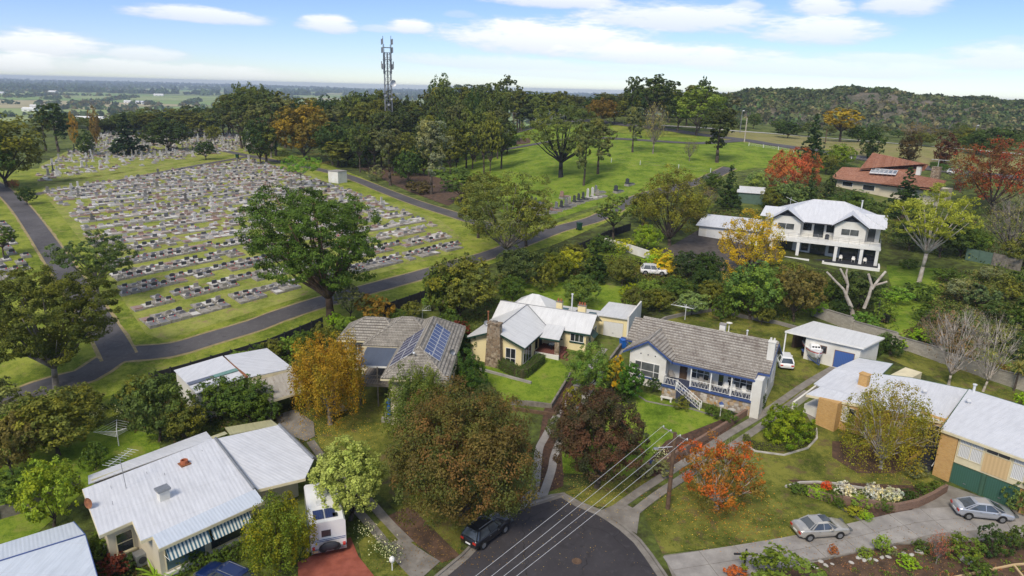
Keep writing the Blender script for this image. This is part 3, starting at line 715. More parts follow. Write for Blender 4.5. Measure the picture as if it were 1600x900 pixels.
def tree_meshes(name, kind, H, W, seed, n=9000, leaf=.3, cb=.25, nc=18, pal=((1, 1, 1), (.8, .8, .7)), sub=12, trunk_r=None, spread=.25, sparse=1., limbs=None, nb_twig=0, lean=0., bark='bark', jit=.45, leanv=None):
    rg = np.random.default_rng(seed); C = crown_clumps(kind, H, W, rg, cb, nc)
    lean_v = np.array([rg.uniform(-1, 1), rg.uniform(-1, 1)])*lean*H
    if leanv: lean_v = np.array(leanv)
    Ps, Ns, Ss, Cs = [], [], [], []
    wts = np.array([c[3]**2 for c in C]); wts = wts/wts.sum()
    pal = np.array(pal)
    cen0 = np.array([0, 0, H*(cb+(1-cb)*.45)])
    for ci, (x, y, z, r, fl) in enumerate(C):
        k = max(6, int(n*wts[ci])); cpal = pal[rg.integers(len(pal))]*rg.uniform(.86, 1.14)
        sd_ = sph(rg, sub); sr = r*rg.uniform(.24, .42, sub); sb = rg.uniform(.78, 1.22, sub)
        sp = pal[rg.integers(len(pal), size=sub)]
        si = rg.integers(sub, size=k); d2 = sph(rg, k); d1 = sd_[si]
        flip = (d2*d1).sum(1) < -.15; d2[flip] *= -1
        rad = rg.uniform(.55, 1.08, k)[:, None]
        off = d1*r*.76 + d2*sr[si][:, None]*rad
        off[:, 2] *= fl
        p = np.array([x, y, z])+off
        p[:, :2] += lean_v*np.clip(p[:, 2:3]/H, 0, 1)**1.5
        out = (p-cen0); out /= np.maximum(.01, np.linalg.norm(out, axis=1, keepdims=True))
        nn = d2*.55+out*.35+np.array([0, 0, .4])+rg.normal(size=(k, 3))*jit
        if kind == 'weep':
            m = rg.random(k) < .75; drop = rg.random(k)**1.3*H*.28*m
            strand = np.floor(rg.random(k)*k/14)*14/k
            p[:, 2] -= drop; nn[m] = rg.normal(size=(m.sum(), 3))*np.array([1, 1, .3])
        if sparse < 1: keep = rg.random(k) < sparse; p, nn, si = p[keep], nn[keep], si[keep]; k = len(p)
        low = p[:, 2] > H*.04; p, nn, si = p[low], nn[low], si[low]; k = len(p)
        lc = (cpal*.5+sp[si]*.5)*sb[si][:, None]*rg.uniform(.72, 1.28, k)[:, None]
        Ps.append(p); Ns.append(nn); Ss.append(leaf*rg.uniform(.65, 1.3, k)); Cs.append(lc)
    cm = leaf_mesh(name+'_crown', np.concatenate(Ps), np.concatenate(Ns), np.concatenate(Ss), np.concatenate(Cs), seed)
    tr = trunk_r or H*.022; mb = MB(); rn = random.Random(seed)
    fork = H*max(.08, cb*.85); lim = limbs if limbs is not None else min(nc, 9)
    bx, by = rn.uniform(-.02, .02)*H, rn.uniform(-.02, .02)*H
    p0 = (0, 0, -.4); p1 = (bx*.5, by*.5, fork*.55); p2 = (bx, by, fork)
    mb.path([p0, (0, 0, .15), p1, p2], [tr*1.5, tr*1.15, tr*.95, tr*.85], 8)
    order = sorted(range(len(C)), key=lambda i: -C[i][3])[:lim] if kind != 'gum' else list(range(min(lim if limbs else len(C), len(C))))
    for i in order:
        x, y, z, r, fl = C[i]; k = (z/H)**1.5; ex, ey = x+lean_v[0]*k, y+lean_v[1]*k; ez = z-r*.1
        mx, my, mz = bx+(ex-bx)*.45, by+(ey-by)*.45, fork+(ez-fork)*.42-abs(ex-bx)*.03
        if kind in ('cone', 'column', 'tall'): mx, my, mz = bx, by, max(fork, ez-r*1.1)
        r1 = tr*.62*(.6+.4*rn.random())
        q1 = (bx+(mx-bx)*.5+rn.uniform(-.1, .1), by+(my-by)*.5+rn.uniform(-.1, .1), fork+(mz-fork)*.55)
        mb.path([p2, q1, (mx, my, mz), (ex, ey, ez)], [r1, r1*.85, r1*.6, r1*.22], 5)
        for t in range(nb_twig):
            d = sph(rg, 1)[0]; d[2] = abs(d[2])*.8+.1; e = (ex+d[0]*r, ey+d[1]*r, ez+d[2]*r*.9)
            s0 = (mx+(ex-mx)*.6, my+(ey-my)*.6, mz+(ez-mz)*.6)
            mid = tuple(s0[a]+(e[a]-s0[a])*.5+rn.uniform(-.12, .12)*r for a in range(3))
            mb.path([s0, mid, e], [r1*.3, r1*.18, r1*.05], 4)
            for u in range(2):
                e2 = tuple(mid[a]+(e[a]-mid[a])*rn.uniform(.3, .9)+rn.uniform(-.45, .45)*r for a in range(3)); mb.tube(mid, e2, r1*.12, r1*.04, 3)
    tm = mesh_of(name+'_trunk', mb, bark, True)
    return tm, cm
NT = [0]
def put_tree(name, meshes, g, sx, sz, rz, label, cat='tree', group=None, color=None):
    o = thing(name, label, cat, g, rz, group); o.scale = (sx, sx, sz)
    t = link('trunk', meshes[0], o); c = link('crown', meshes[1], o)
    if color: c.color = (*color, 1)
    return o
def solo(name, bx, by, ty, w, label, kind='round', cat='tree', color=(.06, .09, .02), gz=None, **kw):
    """a tree of its own, sized from its place in the photograph"""
    g = G(bx, by); s = mpp(g); H = hvert(g, ty); W = w*s*.98
    NT[0] += 1
    me = tree_meshes(name, kind, H, W, kw.pop('seed', 100+NT[0]), **kw)
    return put_tree(name, me, g, 1, 1, 0, label, cat, None, color)
# palettes are leaf-to-leaf variation; the object's colour is the colour of the species
MIX = ((1.25, 1.15, .7), (1, 1, 1), (.8, .9, 1.05)); MIX2 = ((1.3, 1.25, .9), (.85, .85, .85), (1, 1.05, 1.1)); 
PROTO = {}
def proto(key, *a, **kw): PROTO[key] = (tree_meshes('leafy', *a, **kw), a[1], a[2])
proto('round1', 'round', 10, 9, 1, n=7000, leaf=.42, cb=.12, nc=22, pal=MIX); proto('round2', 'round', 10, 10, 2, n=6000, leaf=.48, cb=.18, nc=16, pal=MIX2)
proto('gum1', 'gum', 14, 11, 3, n=6500, leaf=.5, cb=.35, nc=22, pal=MIX, limbs=14); proto('gum2', 'gum', 16, 11, 4, n=6500, leaf=.5, cb=.42, nc=18, pal=MIX2, limbs=12)
proto('gum3', 'tall', 16, 9, 5, n=6500, leaf=.5, cb=.28, nc=20, pal=MIX); proto('gum4', 'gum', 12, 12, 6, n=7000, leaf=.5, cb=.22, nc=30, pal=MIX2, limbs=10)
proto('cone1', 'cone', 10, 5.5, 7, n=5500, leaf=.36, cb=.06, nc=24, pal=MIX); proto('column1', 'column', 8, 5, 8, n=4500, leaf=.36, cb=.14, nc=16, pal=MIX)
proto('shrub1', 'round', 2.2, 2.6, 9, n=2200, leaf=.17, cb=.0, nc=12, pal=MIX); proto('shrub2', 'round', 2.4, 2.6, 10, n=1800, leaf=.2, cb=.02, nc=9, pal=MIX2)
proto('shrub3', 'round', 1.6, 3., 11, n=2000, leaf=.17, cb=.0, nc=14, pal=MIX, sparse=.8)
proto('bare1', 'round', 10, 9, 12, n=1600, leaf=.3, cb=.2, nc=18, pal=MIX, limbs=18, nb_twig=5, bark='bark_grey'); proto('birchbare', 'round', 10, 8, 15, n=700, leaf=.25, cb=.15, nc=20, pal=MIX, limbs=20, nb_twig=8, bark='bark_pale', trunk_r=.16); proto('far1', 'round', 10, 10, 13, n=1500, leaf=1.0, cb=.15, nc=16, pal=MIX)
proto('far2', 'gum', 12, 10, 14, n=1500, leaf=1.0, cb=.3, nc=16, pal=MIX2, limbs=6)
NP = [0]
def pt(key, bx, by, ty, w, label, color, name='tree', cat='tree', group=None, g=None, H=None):
    """a tree copied from a prototype, placed by its foot, top and width in the photograph"""
    ms, ph, pw = PROTO[key]; g = g or G(bx, by); NP[0] += 1
    H = H or max(.4, hvert(g, ty)); W = w*mpp(g)
    return put_tree(name, ms, g, W/pw, H/ph, (NP[0]*2.1) % 6.28, label, cat, group, color)
GR = dict(dk=(.026, .045, .016), mid=(.048, .075, .018), gum=(.055, .072, .026), olive=(.085, .09, .025), lime=(.14, .22, .02), yel=(.30, .25, .02), gold=(.36, .20, .015), bronze=(.10, .065, .03),
          red=(.34, .055, .02), orange=(.30, .11, .015), grey=(.115, .12, .08), lite=(.11, .15, .03), brown=(.12, .08, .04), maroon=(.09, .022, .02))

# ---- foreground trees, one by one
solo('copper_tree', 724, 815, 606, 262, 'huge bushy bronze green tree covering the kerb beside the black parked car', 'round', color=(.066, .052, .025), n=70000, leaf=.19, cb=.06, nc=52, sub=18,
     pal=((1.6, 1.12, 1.1), (1.2, 1.1, .8), (.6, .95, .7), (.9, 1.15, .8), (.7, 1.05, .8), (1.35, .95, .9)), seed=21, trunk_r=.3)
solo('copper_tree', 932, 762, 606, 158, 'dark bronze leaved tree between the brown drive strips and the bright lawn', 'round', color=(.040, .029, .024), n=34000, leaf=.18, cb=.10, nc=34, sub=14,
     pal=((1.8, 1.15, 1.2), (1.2, 1.0, .9), (.65, 1.1, .9), (.9, 1.0, .9)), seed=22, trunk_r=.22)
solo('lime_tree', 548, 812, 688, 122, 'pale lime green dome shaped tree hanging over the motorhome roof', 'round', color=(.20, .225, .085), n=20000, leaf=.21, cb=.08, nc=30, sub=18,
     pal=((1.12, 1.1, 1.1), (.9, .95, .8), (1, 1, 1)), seed=23, trunk_r=.18)
solo('pepper_tree', 437, 892, 772, 112, 'small olive and yellow tree in front of the striped awning house', 'weep', color=(.085, .105, .018), n=15000, leaf=.17, cb=.08, nc=20, pal=((1.9, 1.35, .5), (1, 1, 1), (.8, .95, .9)), seed=24)
solo('silver_birch', 516, 663, 510, 130, 'golden orange weeping birch standing on the lawn', 'weep', color=(.21, .135, .018), n=26000, leaf=.19, cb=.2, nc=26, pal=((1.15, 1.0, .8), (.85, .85, 1), (.7, .95, .9), (1, .8, .8)), seed=25, bark='bark_grey')
solo('willow', 654, 688, 562, 112, 'soft olive green tree before the solar panelled roof', 'weep', color=(.075, .095, .028), n=22000, leaf=.19, cb=.05, nc=22, pal=MIX, seed=26)
solo('lilly_pilly', 733, 622, 546, 62, 'small dense dark green tree at the corner of the stone chimney house', 'round', color=(.03, .06, .015), n=8000, leaf=.18, cb=.02, nc=18, pal=MIX, seed=27)
solo('robinia', 918, 614, 537, 74, 'fresh mid green tree in front of the cream house steps', 'round', color=(.08, .12, .03), n=11000, leaf=.18, cb=.05, nc=20, pal=((1.15, 1.1, .9), (.9, .95, 1), (.7, .9, .8)), seed=28)
solo('wattle', 957, 618, 548, 42, 'yellow green bush squeezed between the fresh green tree and a dark camellia', 'round', color=(.20, .16, .02), n=5000, leaf=.17, cb=.05, nc=12, pal=((1.5, 1.1, .6), (.6, .9, 1), (.9, .9, .9)), seed=29)
solo('camellia', 982, 628, 560, 44, 'glossy dark green camellia against the blue trimmed house', 'round', color=(.035, .08, .015), n=5500, leaf=.2, cb=.0, nc=14, pal=MIX, seed=30)
solo('persimmon_tree', 1120, 796, 687, 150, 'orange autumn tree with pale lichened branches by the power pole', 'round', color=(.165, .075, .02), n=12000, leaf=.19, cb=.1, nc=24, sub=12,
     pal=((1.7, .62, .6), (1.0, 1.15, .9), (.5, .95, 1), (1.35, 1.0, .7), (.45, .9, .9)), sparse=.8, limbs=20, nb_twig=3, bark='bark_pale', seed=31, trunk_r=.16)
solo('silver_birch', 1376, 732, 592, 150, 'straggly weeping birch half bare before the orange brick house', 'weep', color=(.14, .125, .025), n=16000, leaf=.17, cb=.12, nc=24, pal=((1.3, 1.1, .6), (.8, 1.0, .9), (1, .9, .9)), limbs=22, nb_twig=4,
     bark='bark_pale', seed=32, trunk_r=.17)
solo('citrus_tree', 1226, 692, 636, 84, 'round glossy lemon tree inside the clipped ring hedge', 'round', color=(.095, .125, .012), n=8500, leaf=.2, cb=.0, nc=18, pal=((1.3, 1.2, .8), (.8, .9, 1), (.6, .8, .8)), seed=33)
solo('gum_tree', 517, 500, 288, 214, 'large spreading eucalypt with dark trunk between the roadway and the tiled house', 'gum', color=(.045, .075, .018), n=60000, leaf=.28, cb=.2, nc=50, sub=16, pal=((1.2, 1.15, .9), (.9, .95, .9), (1, 1, 1)),
     limbs=26, seed=47, trunk_r=.55, leanv=(-3.6, 0.), bark='timber_brown')
solo('gum_tree', 88, 606, 425, 222, 'big dark olive tree at the cemetery road junction', 'gum', color=(.06, .07, .02), n=62000, leaf=.24, cb=.2, nc=54, sub=14, pal=((1.35, 1.2, .8), (.75, .8, .8), (1, 1, 1)), limbs=22, seed=35, trunk_r=.32, bark='bark_grey')
solo('gum_tree', 154, 466, 358, 134, 'sparse leaning gum with bare grey limbs beside the left roadway', 'gum', color=(.055, .08, .035), n=14000, leaf=.25, cb=.3, nc=22, pal=MIX, limbs=20, nb_twig=1, seed=36, trunk_r=.22, bark='bark_grey', lean=.12)
solo('gum_tree', 1436, 441, 288, 138, 'white limbed lemon green gum rising from the back lawn', 'gum', color=(.17, .18, .035), n=15000, leaf=.26, cb=.36, nc=22, pal=((1.1, 1.1, .8), (.85, .9, 1), (1, 1, 1)), limbs=22, seed=37, trunk_r=.32, bark='bark_pale')
solo('gum_tree', 790, 402, 268, 165, 'broad olive gum above the path by the dark graves', 'gum', color=(.085, .095, .03), n=20000, leaf=.32, cb=.12, nc=40, sub=12, pal=MIX, limbs=24, seed=38, trunk_r=.3, bark='bark_grey')
solo('oak_tree', 1046, 384, 256, 118, 'tall yellow green tree with brown inner twigs by the gravel yard', 'round', color=(.11, .115, .028), n=16000, leaf=.30, cb=.1, nc=30, pal=((1.35, 1.3, .7), (.75, .65, .7), (1, 1, 1), (.8, .7, .8)), limbs=20, nb_twig=2, seed=39)
solo('poplar', 1166, 436, 326, 112, 'bright yellow autumn tree before the white two storey house', 'round', color=(.30, .215, .02), n=13000, leaf=.26, cb=.06, nc=26, pal=((1.1, 1.05, .8), (.9, .8, .8), (.7, .8, .9)), limbs=20, nb_twig=2, sparse=.9, seed=40)
solo('gum_tree', 876, 277, 161, 124, 'spreading black trunked gum on the park lawn', 'gum', color=(.075, .09, .035), n=16000, leaf=.42, cb=.24, nc=34, pal=MIX, limbs=24, seed=41, trunk_r=.6, bark='timber_dark')
solo('umbrella_tree', 471, 292, 243, 72, 'flat topped light green tree among the graves near the white kiosk', 'gum', color=(.09, .16, .03), n=6000, leaf=.3, cb=.45, nc=14, pal=MIX, seed=42, trunk_r=.14, bark='bark_grey')
solo('liquidambar', 1236, 302, 230, 98, 'coral red autumn tree behind the white two storey house', 'round', color=(.23, .06, .04), n=9000, leaf=.4, cb=.04, nc=24, pal=((1.15, .9, .8), (.8, 1, 1), (1, 1.3, .8)), seed=43, bark='bark_pale')
solo('liquidambar', 1548, 330, 214, 150, 'wide rust red autumn tree right of the red tiled roof', 'round', color=(.135, .04, .022), n=12000, leaf=.42, cb=.08, nc=34, pal=((1.5, .7, .8), (.8, 1.3, .8), (1, 1, 1), (.5, 1, 1)), seed=44, limbs=14)
solo('bare_tree', 1578, 405, 292, 120, 'leafless grey branched tree at the edge of the right garden', 'round', color=(.16, .15, .07), n=2500, leaf=.22, cb=.12, nc=26, limbs=26, nb_twig=7, bark='bark_grey', seed=45)

# ================================================================== CEMETERY
GANG = radians(45); GO = G(235, 515)
gu = (cos(GANG), sin(GANG)); gv = (-sin(GANG), cos(GANG))
def gw(u, v): return (GO[0]+gu[0]*u+gv[0]*v, GO[1]+gu[1]*u+gv[1]*v)
def interp(x, xs_, ys_): return float(np.interp(x, xs_, ys_))
LV = ([-3, 0, 7, 14, 21, 26, 40, 61, 80, 111, 150], [2, .5, .6, 1.2, 2.1, 2.8, 4.6, 7.3, 8.8, 11, 14]); RV = ([-3, 2, 15, 31, 49, 64, 90, 130, 151], [54, 55, 61, 64, 68, 70.5, 74, 79, 79])
STONES = ['granite_black', 'granite_grey', 'granite_pink', 'grave_concrete']
SW = {'granite_black': 'black', 'granite_grey': 'grey', 'granite_pink': 'pinkish brown', 'grave_concrete': 'weathered concrete'}
def grave_parts(kind, w, L, stone, slabm, rn):
    """local frame: x across, y away from the foot of the grave; the headstone stands at headY"""
    P_ = []; kh = rn.choice((.28, .36, .46))
    kb = MB(); t = .12
    kb.box((-w/2, 0, -.45), (w/2, t, kh)).box((-w/2, L-t, -.45), (w/2, L, kh)).box((-w/2, t, -.45), (-w/2+t, L-t, kh)).box((w/2-t, t, -.45), (w/2, L-t, kh))
    P_.append(('kerb', kb, 'grave_concrete'))
    P_.append(('slab', MB().box((-w/2+t, t, -.3), (w/2-t, L-t, kh+(.04 if rn.random() < .6 else -.06))), slabm))
    hy = {'front': .5, 'back': L-.4, 'mid': L*.45}[kind]
    hw = w*rn.uniform(.5, .7); hh = rn.uniform(.3, .56); z0 = kh
    hs = MB().box((-hw/2-.08, hy-.16, z0-.05), (hw/2+.08, hy+.2, z0+.13))
    P_.append(('plinth', hs, 'grave_pale' if stone == 'granite_black' else stone))
    sty = rn.random(); z1 = z0+.13; top = z1+hh
    if sty < .35: pts = [(-hw/2, z1), (hw/2, z1), (hw/2, top-.12), (hw*.3, top-.02), (0, top+.03), (-hw*.3, top-.02), (-hw/2, top-.12)]
    elif sty < .75: pts = [(-hw/2, z1), (hw/2, z1), (hw/2, top), (-hw/2, top)]
    else: pts = [(-hw/2, z1), (hw/2, z1), (hw/2, top-.3), (-hw/2, top-.3)]
    d = .13 if sty < .75 else .3; n = len(pts); mb = MB(); tilt = .0 if sty < .75 else .12
    vs = [(x, hy-d/2+(z-z1)*tilt, z) for x, z in pts]+[(x, hy+d/2, z) for x, z in pts]
    mb.add(vs, [list(range(n)), list(range(2*n-1, n-1, -1))]+[(i+n, (i+1) % n+n, (i+1) % n, i) for i in range(n)])
    P_.append(('headstone', mb, stone))
    if rn.random() < .25: P_.append(('flowers', MB().ball((hw*.3, hy-.35, kh+.12), .11, 0, 6, 4), rn.choice(('white_flower', 'paint_red'))))
    return P_
rnG = random.Random(11); PROTOS_G = []
for i in range(16):
    stone = STONES[[0, 0, 0, 1, 1, 0, 2, 3, 0, 1, 0, 2, 0, 3, 0, 1][i]]; kind = 'back' if i < 6 else 'front'
    slabm = rnG.choice(('grave_pale', 'grave_concrete', 'grave_pale', 'granite_grey')) if stone != 'granite_pink' else 'granite_pink'
    PROTOS_G.append((kind, stone, slabm, [(n, mesh_of(n, mb, m)) for n, mb, m in grave_parts(kind, 1.26, 2.02, stone, slabm, rnG)]))
ORD = ['first', 'second', 'third', 'fourth', 'fifth', 'sixth', 'seventh', 'eighth', 'ninth', 'tenth', 'eleventh', 'twelfth', 'thirteenth', 'fourteenth', 'fifteenth', 'sixteenth', 'seventeenth', 'eighteenth', 'nineteenth', 'twentieth']
def ordn(n):
    if n < 20: return ORD[n]
    t = ['', '', 'twenty', 'thirty', 'forty', 'fifty', 'sixty', 'seventy', 'eighty', 'ninety'][(n+1)//10]
    return t+'-'+ORD[n % 10] if (n+1) % 10 else {20: 'twentieth', 30: 'thirtieth', 40: 'fortieth', 50: 'fiftieth', 60: 'sixtieth', 70: 'seventieth'}.get(n+1, t+'-first')
def inside(poly, p):
    c = False; n = len(poly)
    for i in range(n):
        a, b = poly[i], poly[(i+1) % n]
        if (a[1] > p[1]) != (b[1] > p[1]) and p[0] < (b[0]-a[0])*(p[1]-a[1])/(b[1]-a[1])+a[0]: c = not c
    return c
cands = []; CEM = [(222, 530), (262, 540), (730, 396), (725, 366), (690, 341), (560, 297), (500, 280), (432, 257), (396, 249), (62, 302), (55, 310)]
rowk = 0; v = 0.
while v < 152:
    for side in (0, 1):
        vv = v+side*2.15; uL = interp(vv, *LV); uR = interp(vv, *RV); u = uL+rnG.uniform(0, .8); k = 0
        gapleft = 0
        while u < uR-.6:
            x, y = gw(u, vv)
            p = pix((x, y, h(x, y)))
            dens = .84
            if inside(CEM, p) and rnG.random() < dens and gapleft <= 0:
                stone_big = rnG.random()
                cands.append((rowk, side, k, u, vv, x, y)); k += 1
            elif gapleft <= 0 and rnG.random() < .3: gapleft = rnG.randint(1, 2)
            gapleft -= 1
            u += 1.34
    rowk += 1; v += 6.85
cands.sort(key=lambda c: c[6]*cos(0)+abs(c[5])*.15+c[6]*.3)
stuffC = []; nb = 0
used = {}
def grave_at(proto, x, y, rz, label, group):
    kind, stone, slabm, parts_ = proto; z = h(x, y)
    t = thing('grave', label, 'grave', (x, y, z+.0), rz, group)
    for n, me in parts_: link(n, me, t)
    return t
for c in cands:
    rk, side, k, u, vv, x, y = c
    if nb < 270:
        kind = 'back' if rk == 0 and side == 0 else 'front'
        opts = [p for p in PROTOS_G if p[0] == kind]
        if rk < 7 and kind == 'front': opts = [p for p in opts if p[1] != 'granite_pink' or rnG.random() < .35] or opts
        pr = rnG.choice(opts); nm = SW[pr[1]]
        row = ('nearer' if side == 0 else 'farther')+' half of '
        lab = f"{ordn(k)} grave from the left in the {'near' if side == 0 else 'far'} line of the {ordn(rk)} double row from the lower path"
        lab = f"{nm} headstone, {ordn(k)} from the left, {'near' if side == 0 else 'far'} side of {ordn(rk)} row from lower path"
        grave_at(pr, x, y, GANG+rnG.uniform(-.02, .02), lab, 'graves in rows in the lawn cemetery'); nb += 1
    else: stuffC.append((x, y, GANG))
# the small plot of graves left of the roadway, and the rest behind
LP = gpoly([(-70, 345), (22, 352), (52, 428), (-70, 470)]); nleft = 0
xs_ = [p[0] for p in LP]; ys_ = [p[1] for p in LP]
vv = -20.
k3 = 0
for iv in range(-30, 60):
    for iu in range(-90, 30):
        x, y = gw(iu*1.34, iv*3.4+1)
        if inside(LP, (x, y)) and rnG.random() < .72:
            if nleft < 20 and pix((x, y, 6))[0] > 0:
                pr = rnG.choice(PROTOS_G); grave_at(pr, x, y, GANG, f"{SW[pr[1]]} headstone left of the straight roadway, {ordn(nleft)} counting from the front of its plot", 'graves left of the roadway'); nleft += 1
            else: stuffC.append((x, y, GANG))
PAL = [(.06, .064, .072), (.09, .095, .105), (.22, .22, .23), (.42, .41, .38), (.30, .19, .15), (.58, .56, .53), (.34, .32, .29)]
def stuff_graves(name, items, seed, tall=0.):
    rg = random.Random(seed); V = []; Fc = []; CC = []
    def bx(x, y, z, rz, a, b, col):
        c, s = cos(rz), sin(rz); o = len(V)
        for k in range(8):
            lx = (a[0], b[0], b[0], a[0])[k % 4]; ly = (a[1], a[1], b[1], b[1])[k % 4]; lz = a[2] if k < 4 else b[2]
            V.append((x+lx*c-ly*s, y+lx*s+ly*c, z+lz)); CC.append((*col, 1))
        for f in ((4, 5, 6, 7), (0, 1, 5, 4), (1, 2, 6, 5), (2, 3, 7, 6), (3, 0, 4, 7)): Fc.append([o+i for i in f])
    for (x, y, rz) in items:
        z = h(x, y); kc = rg.choice([(.42, .40, .36), (.5, .47, .42), (.33, .30, .26), (.38, .34, .29), (.58, .56, .52), (.34, .22, .17), (.28, .24, .2)]); sc = rg.choice(PAL[2:]+[(.60, .58, .54)]*3+[(.46, .42, .37), (.38, .32, .27)])
        kh = rg.uniform(.22, .46); bx(x, y, z, rz, (-.62, 0, -.4), (.62, 2.0, kh), kc); bx(x, y, z, rz, (-.5, .14, kh), (.5, 1.86, kh+.035), sc)
        st = rg.choice([PAL[0], PAL[1], PAL[2], PAL[2], PAL[3], PAL[4], PAL[4], PAL[5], PAL[6]]); hy = rg.choice((.45, 1.6)); hw = rg.uniform(.28, .42)
        hh = rg.uniform(.15, .5)
        if rg.random() < tall:
            st = rg.choice([PAL[5], PAL[3], PAL[6], (.12, .11, .10), (.2, .19, .17), PAL[5]]); hh = rg.uniform(.9, 2.2); typ = rg.random(); hw = rg.uniform(.14, .3)
            bx(x, y, z, rz, (-.4, hy-.4, kh), (.4, hy+.4, kh+.45), st); bx(x, y, z, rz, (-hw, hy-hw*.7, kh+.45), (hw, hy+hw*.7, kh+hh), st)
            if typ < .4: bx(x, y, z, rz, (-.42, hy-.09, kh+hh-.5), (.42, hy+.09, kh+hh-.25), st)
        else:
            bx(x, y, z, rz, (-hw-.07, hy-.17, kh), (hw+.07, hy+.19, kh+.16), kc if rg.random() < .5 else st); bx(x, y, z, rz, (-hw, hy-.08, kh+.16), (hw, hy+.08, kh+.16+hh), st)
        if rg.random() < .05: bx(x, y, z, rz, (.1, .5, kh), (.3, .7, kh+.25), (.45, .03, .02))
    me = bpy.data.meshes.new(name); me.from_pydata(V, [], Fc); ca = me.color_attributes.new('Col', 'FLOAT_COLOR', 'POINT')
    ca.data.foreach_set('color', np.array(CC, np.float32).ravel()); me.materials.append(M['painted_stone']); o = link(name, me); o['kind'] = 'stuff'; return o
stuff_graves('graves_beyond', stuffC, 5, .03)
old = []; OP = gpoly([(66, 262), (60, 286), (375, 236), (398, 238), (425, 222), (330, 204), (170, 206)])
x0, x1, y0, y1 = min(p[0] for p in OP), max(p[0] for p in OP), min(p[1] for p in OP), max(p[1] for p in OP)
v = -40
oc = []
for iv in range(-60, 160):
    for iu in range(-140, 120):
        x, y = gw(iu*1.7+rnG.uniform(-.25, .25), iv*3.9+rnG.uniform(-.5, .5))
        if x0 < x < x1 and y0 < y < y1 and inside(OP, (x, y)) and rnG.random() < (.42 if y < 235 else .6): oc.append((x, y, GANG+rnG.uniform(-.12, .12)))
# standing monuments of the old part, singled out where they show
MON = []
def monument(kind, mats):
    if kind == 'column':
        a = MB().box((-.45, -.45, -.3), (.45, .45, .25)).box((-.33, -.33, .25), (.33, .33, .6)); b = MB().lathe([(.2, .6), (.17, 2.3), (.24, 2.35), (.24, 2.5), (0, 2.55)], n=10)
        return [('base', a), ('column', b)]
    if kind == 'cross':
        a = MB().box((-.45, -.4, -.3), (.45, .4, .3)).box((-.3, -.26, .3), (.3, .26, .6)); b = MB().box((-.12, -.09, .6), (.12, .09, 2.3)).box((-.45, -.088, 1.6), (-.12, .088, 1.84)).box((.12, -.088, 1.6), (.45, .088, 1.84))
        return [('base', a), ('cross', b)]
    if kind == 'obelisk':
        a = MB().box((-.5, -.5, -.3), (.5, .5, .3)).box((-.36, -.36, .3), (.36, .36, .7)); b = MB().tube((0, 0, .7), (0, 0, 2.6), .26, .14, 4).tube((0, 0, 2.6), (0, 0, 2.85), .14, .01, 4)
        return [('base', a), ('shaft', b)]
    a = MB().box((-.42, -.42, -.3), (.42, .42, .9)); b = MB().lathe([(.24, .9), (.2, 1.2), (.25, 1.6), (.16, 1.85), (.11, 2.0), (.13, 2.12), (.0, 2.28)], n=9)
    return [('pedestal', a), ('figure', b)]
for kd, mt in (('column', 'grave_pale'), ('cross', 'grave_concrete'), ('obelisk', 'granite_black'), ('figure', 'stone_pale'), ('cross', 'grave_pale'), ('obelisk', 'grave_concrete')):
    MON.append((kd, mt, [(n, mesh_of(n, mb, mt, False)) for n, mb in monument(kd, mt)]))
rnG.shuffle(oc); nm_ = 0
for (x, y, rz) in oc[:64]:
    kd, mt, ps = MON[nm_ % 6]; nm_ += 1
    lab = {'column': 'pale stone column', 'cross': 'stone cross', 'obelisk': 'tapering stone obelisk', 'figure': 'pale carved figure on a pedestal'}[kd]+' in the old part'
    t = thing('monument', {'grave_pale': '', 'grave_concrete': 'grey ', 'granite_black': 'dark ', 'stone_pale': 'weathered '}[mt]+lab, 'monument', (x, y, h(x, y)), rz, 'old monuments '+kd+' '+mt.split('_')[-1])
    t.scale = (.95,)*3
    for n, me in ps: link(n, me, t)
_m = {}
for o in [o for o in COL.objects if o.get('category') == 'monument']: _m.setdefault(o['label'], []).append(o)
for lab, os_ in _m.items():
    for i, o in enumerate(sorted(os_, key=lambda o: pix(tuple(o.location))[0])): o['label'] = f"{lab}, {ordn(i)} such from the left"
stuff_graves('old_graves', oc[64:], 8, .2)
# dark modern graves along the park path
rnP = random.Random(4)
def park_grave(px, py, stone, lab, rz=2.0, s=1.25, tall=1.):
    g = G(px, py); t = thing('grave', lab, 'grave', g, rz+rnP.uniform(-.1, .1), 'graves beside the park lawn'); t.scale = (s, s, s)
    kb = MB().box((-.55, 0, -.5), (.55, 2.3, .22)); part('kerb', kb, 'grave_concrete', t)
    part('slab', MB().box((-.45, .1, .22), (.45, 2.1, .34)), stone, t, bevel=.02)
    part('plinth', MB().box((-.5, 1.86, .34), (.5, 2.25, .55)), stone, t)
    part('headstone', MB().add([(-.42, 1.98, .55), (.42, 1.98, .55), (.42, 1.98, 1.25*tall), (0, 1.98, 1.42*tall), (-.42, 1.98, 1.25*tall), (-.42, 2.12, .55), (.42, 2.12, .55), (.42, 2.12, 1.25*tall), (0, 2.12, 1.42*tall), (-.42, 2.12, 1.25*tall)],
         [(0, 1, 2, 3, 4), (9, 8, 7, 6, 5), (1, 6, 7, 2), (2, 7, 8, 3), (3, 8, 9, 4), (4, 9, 5, 0)]), stone, t)
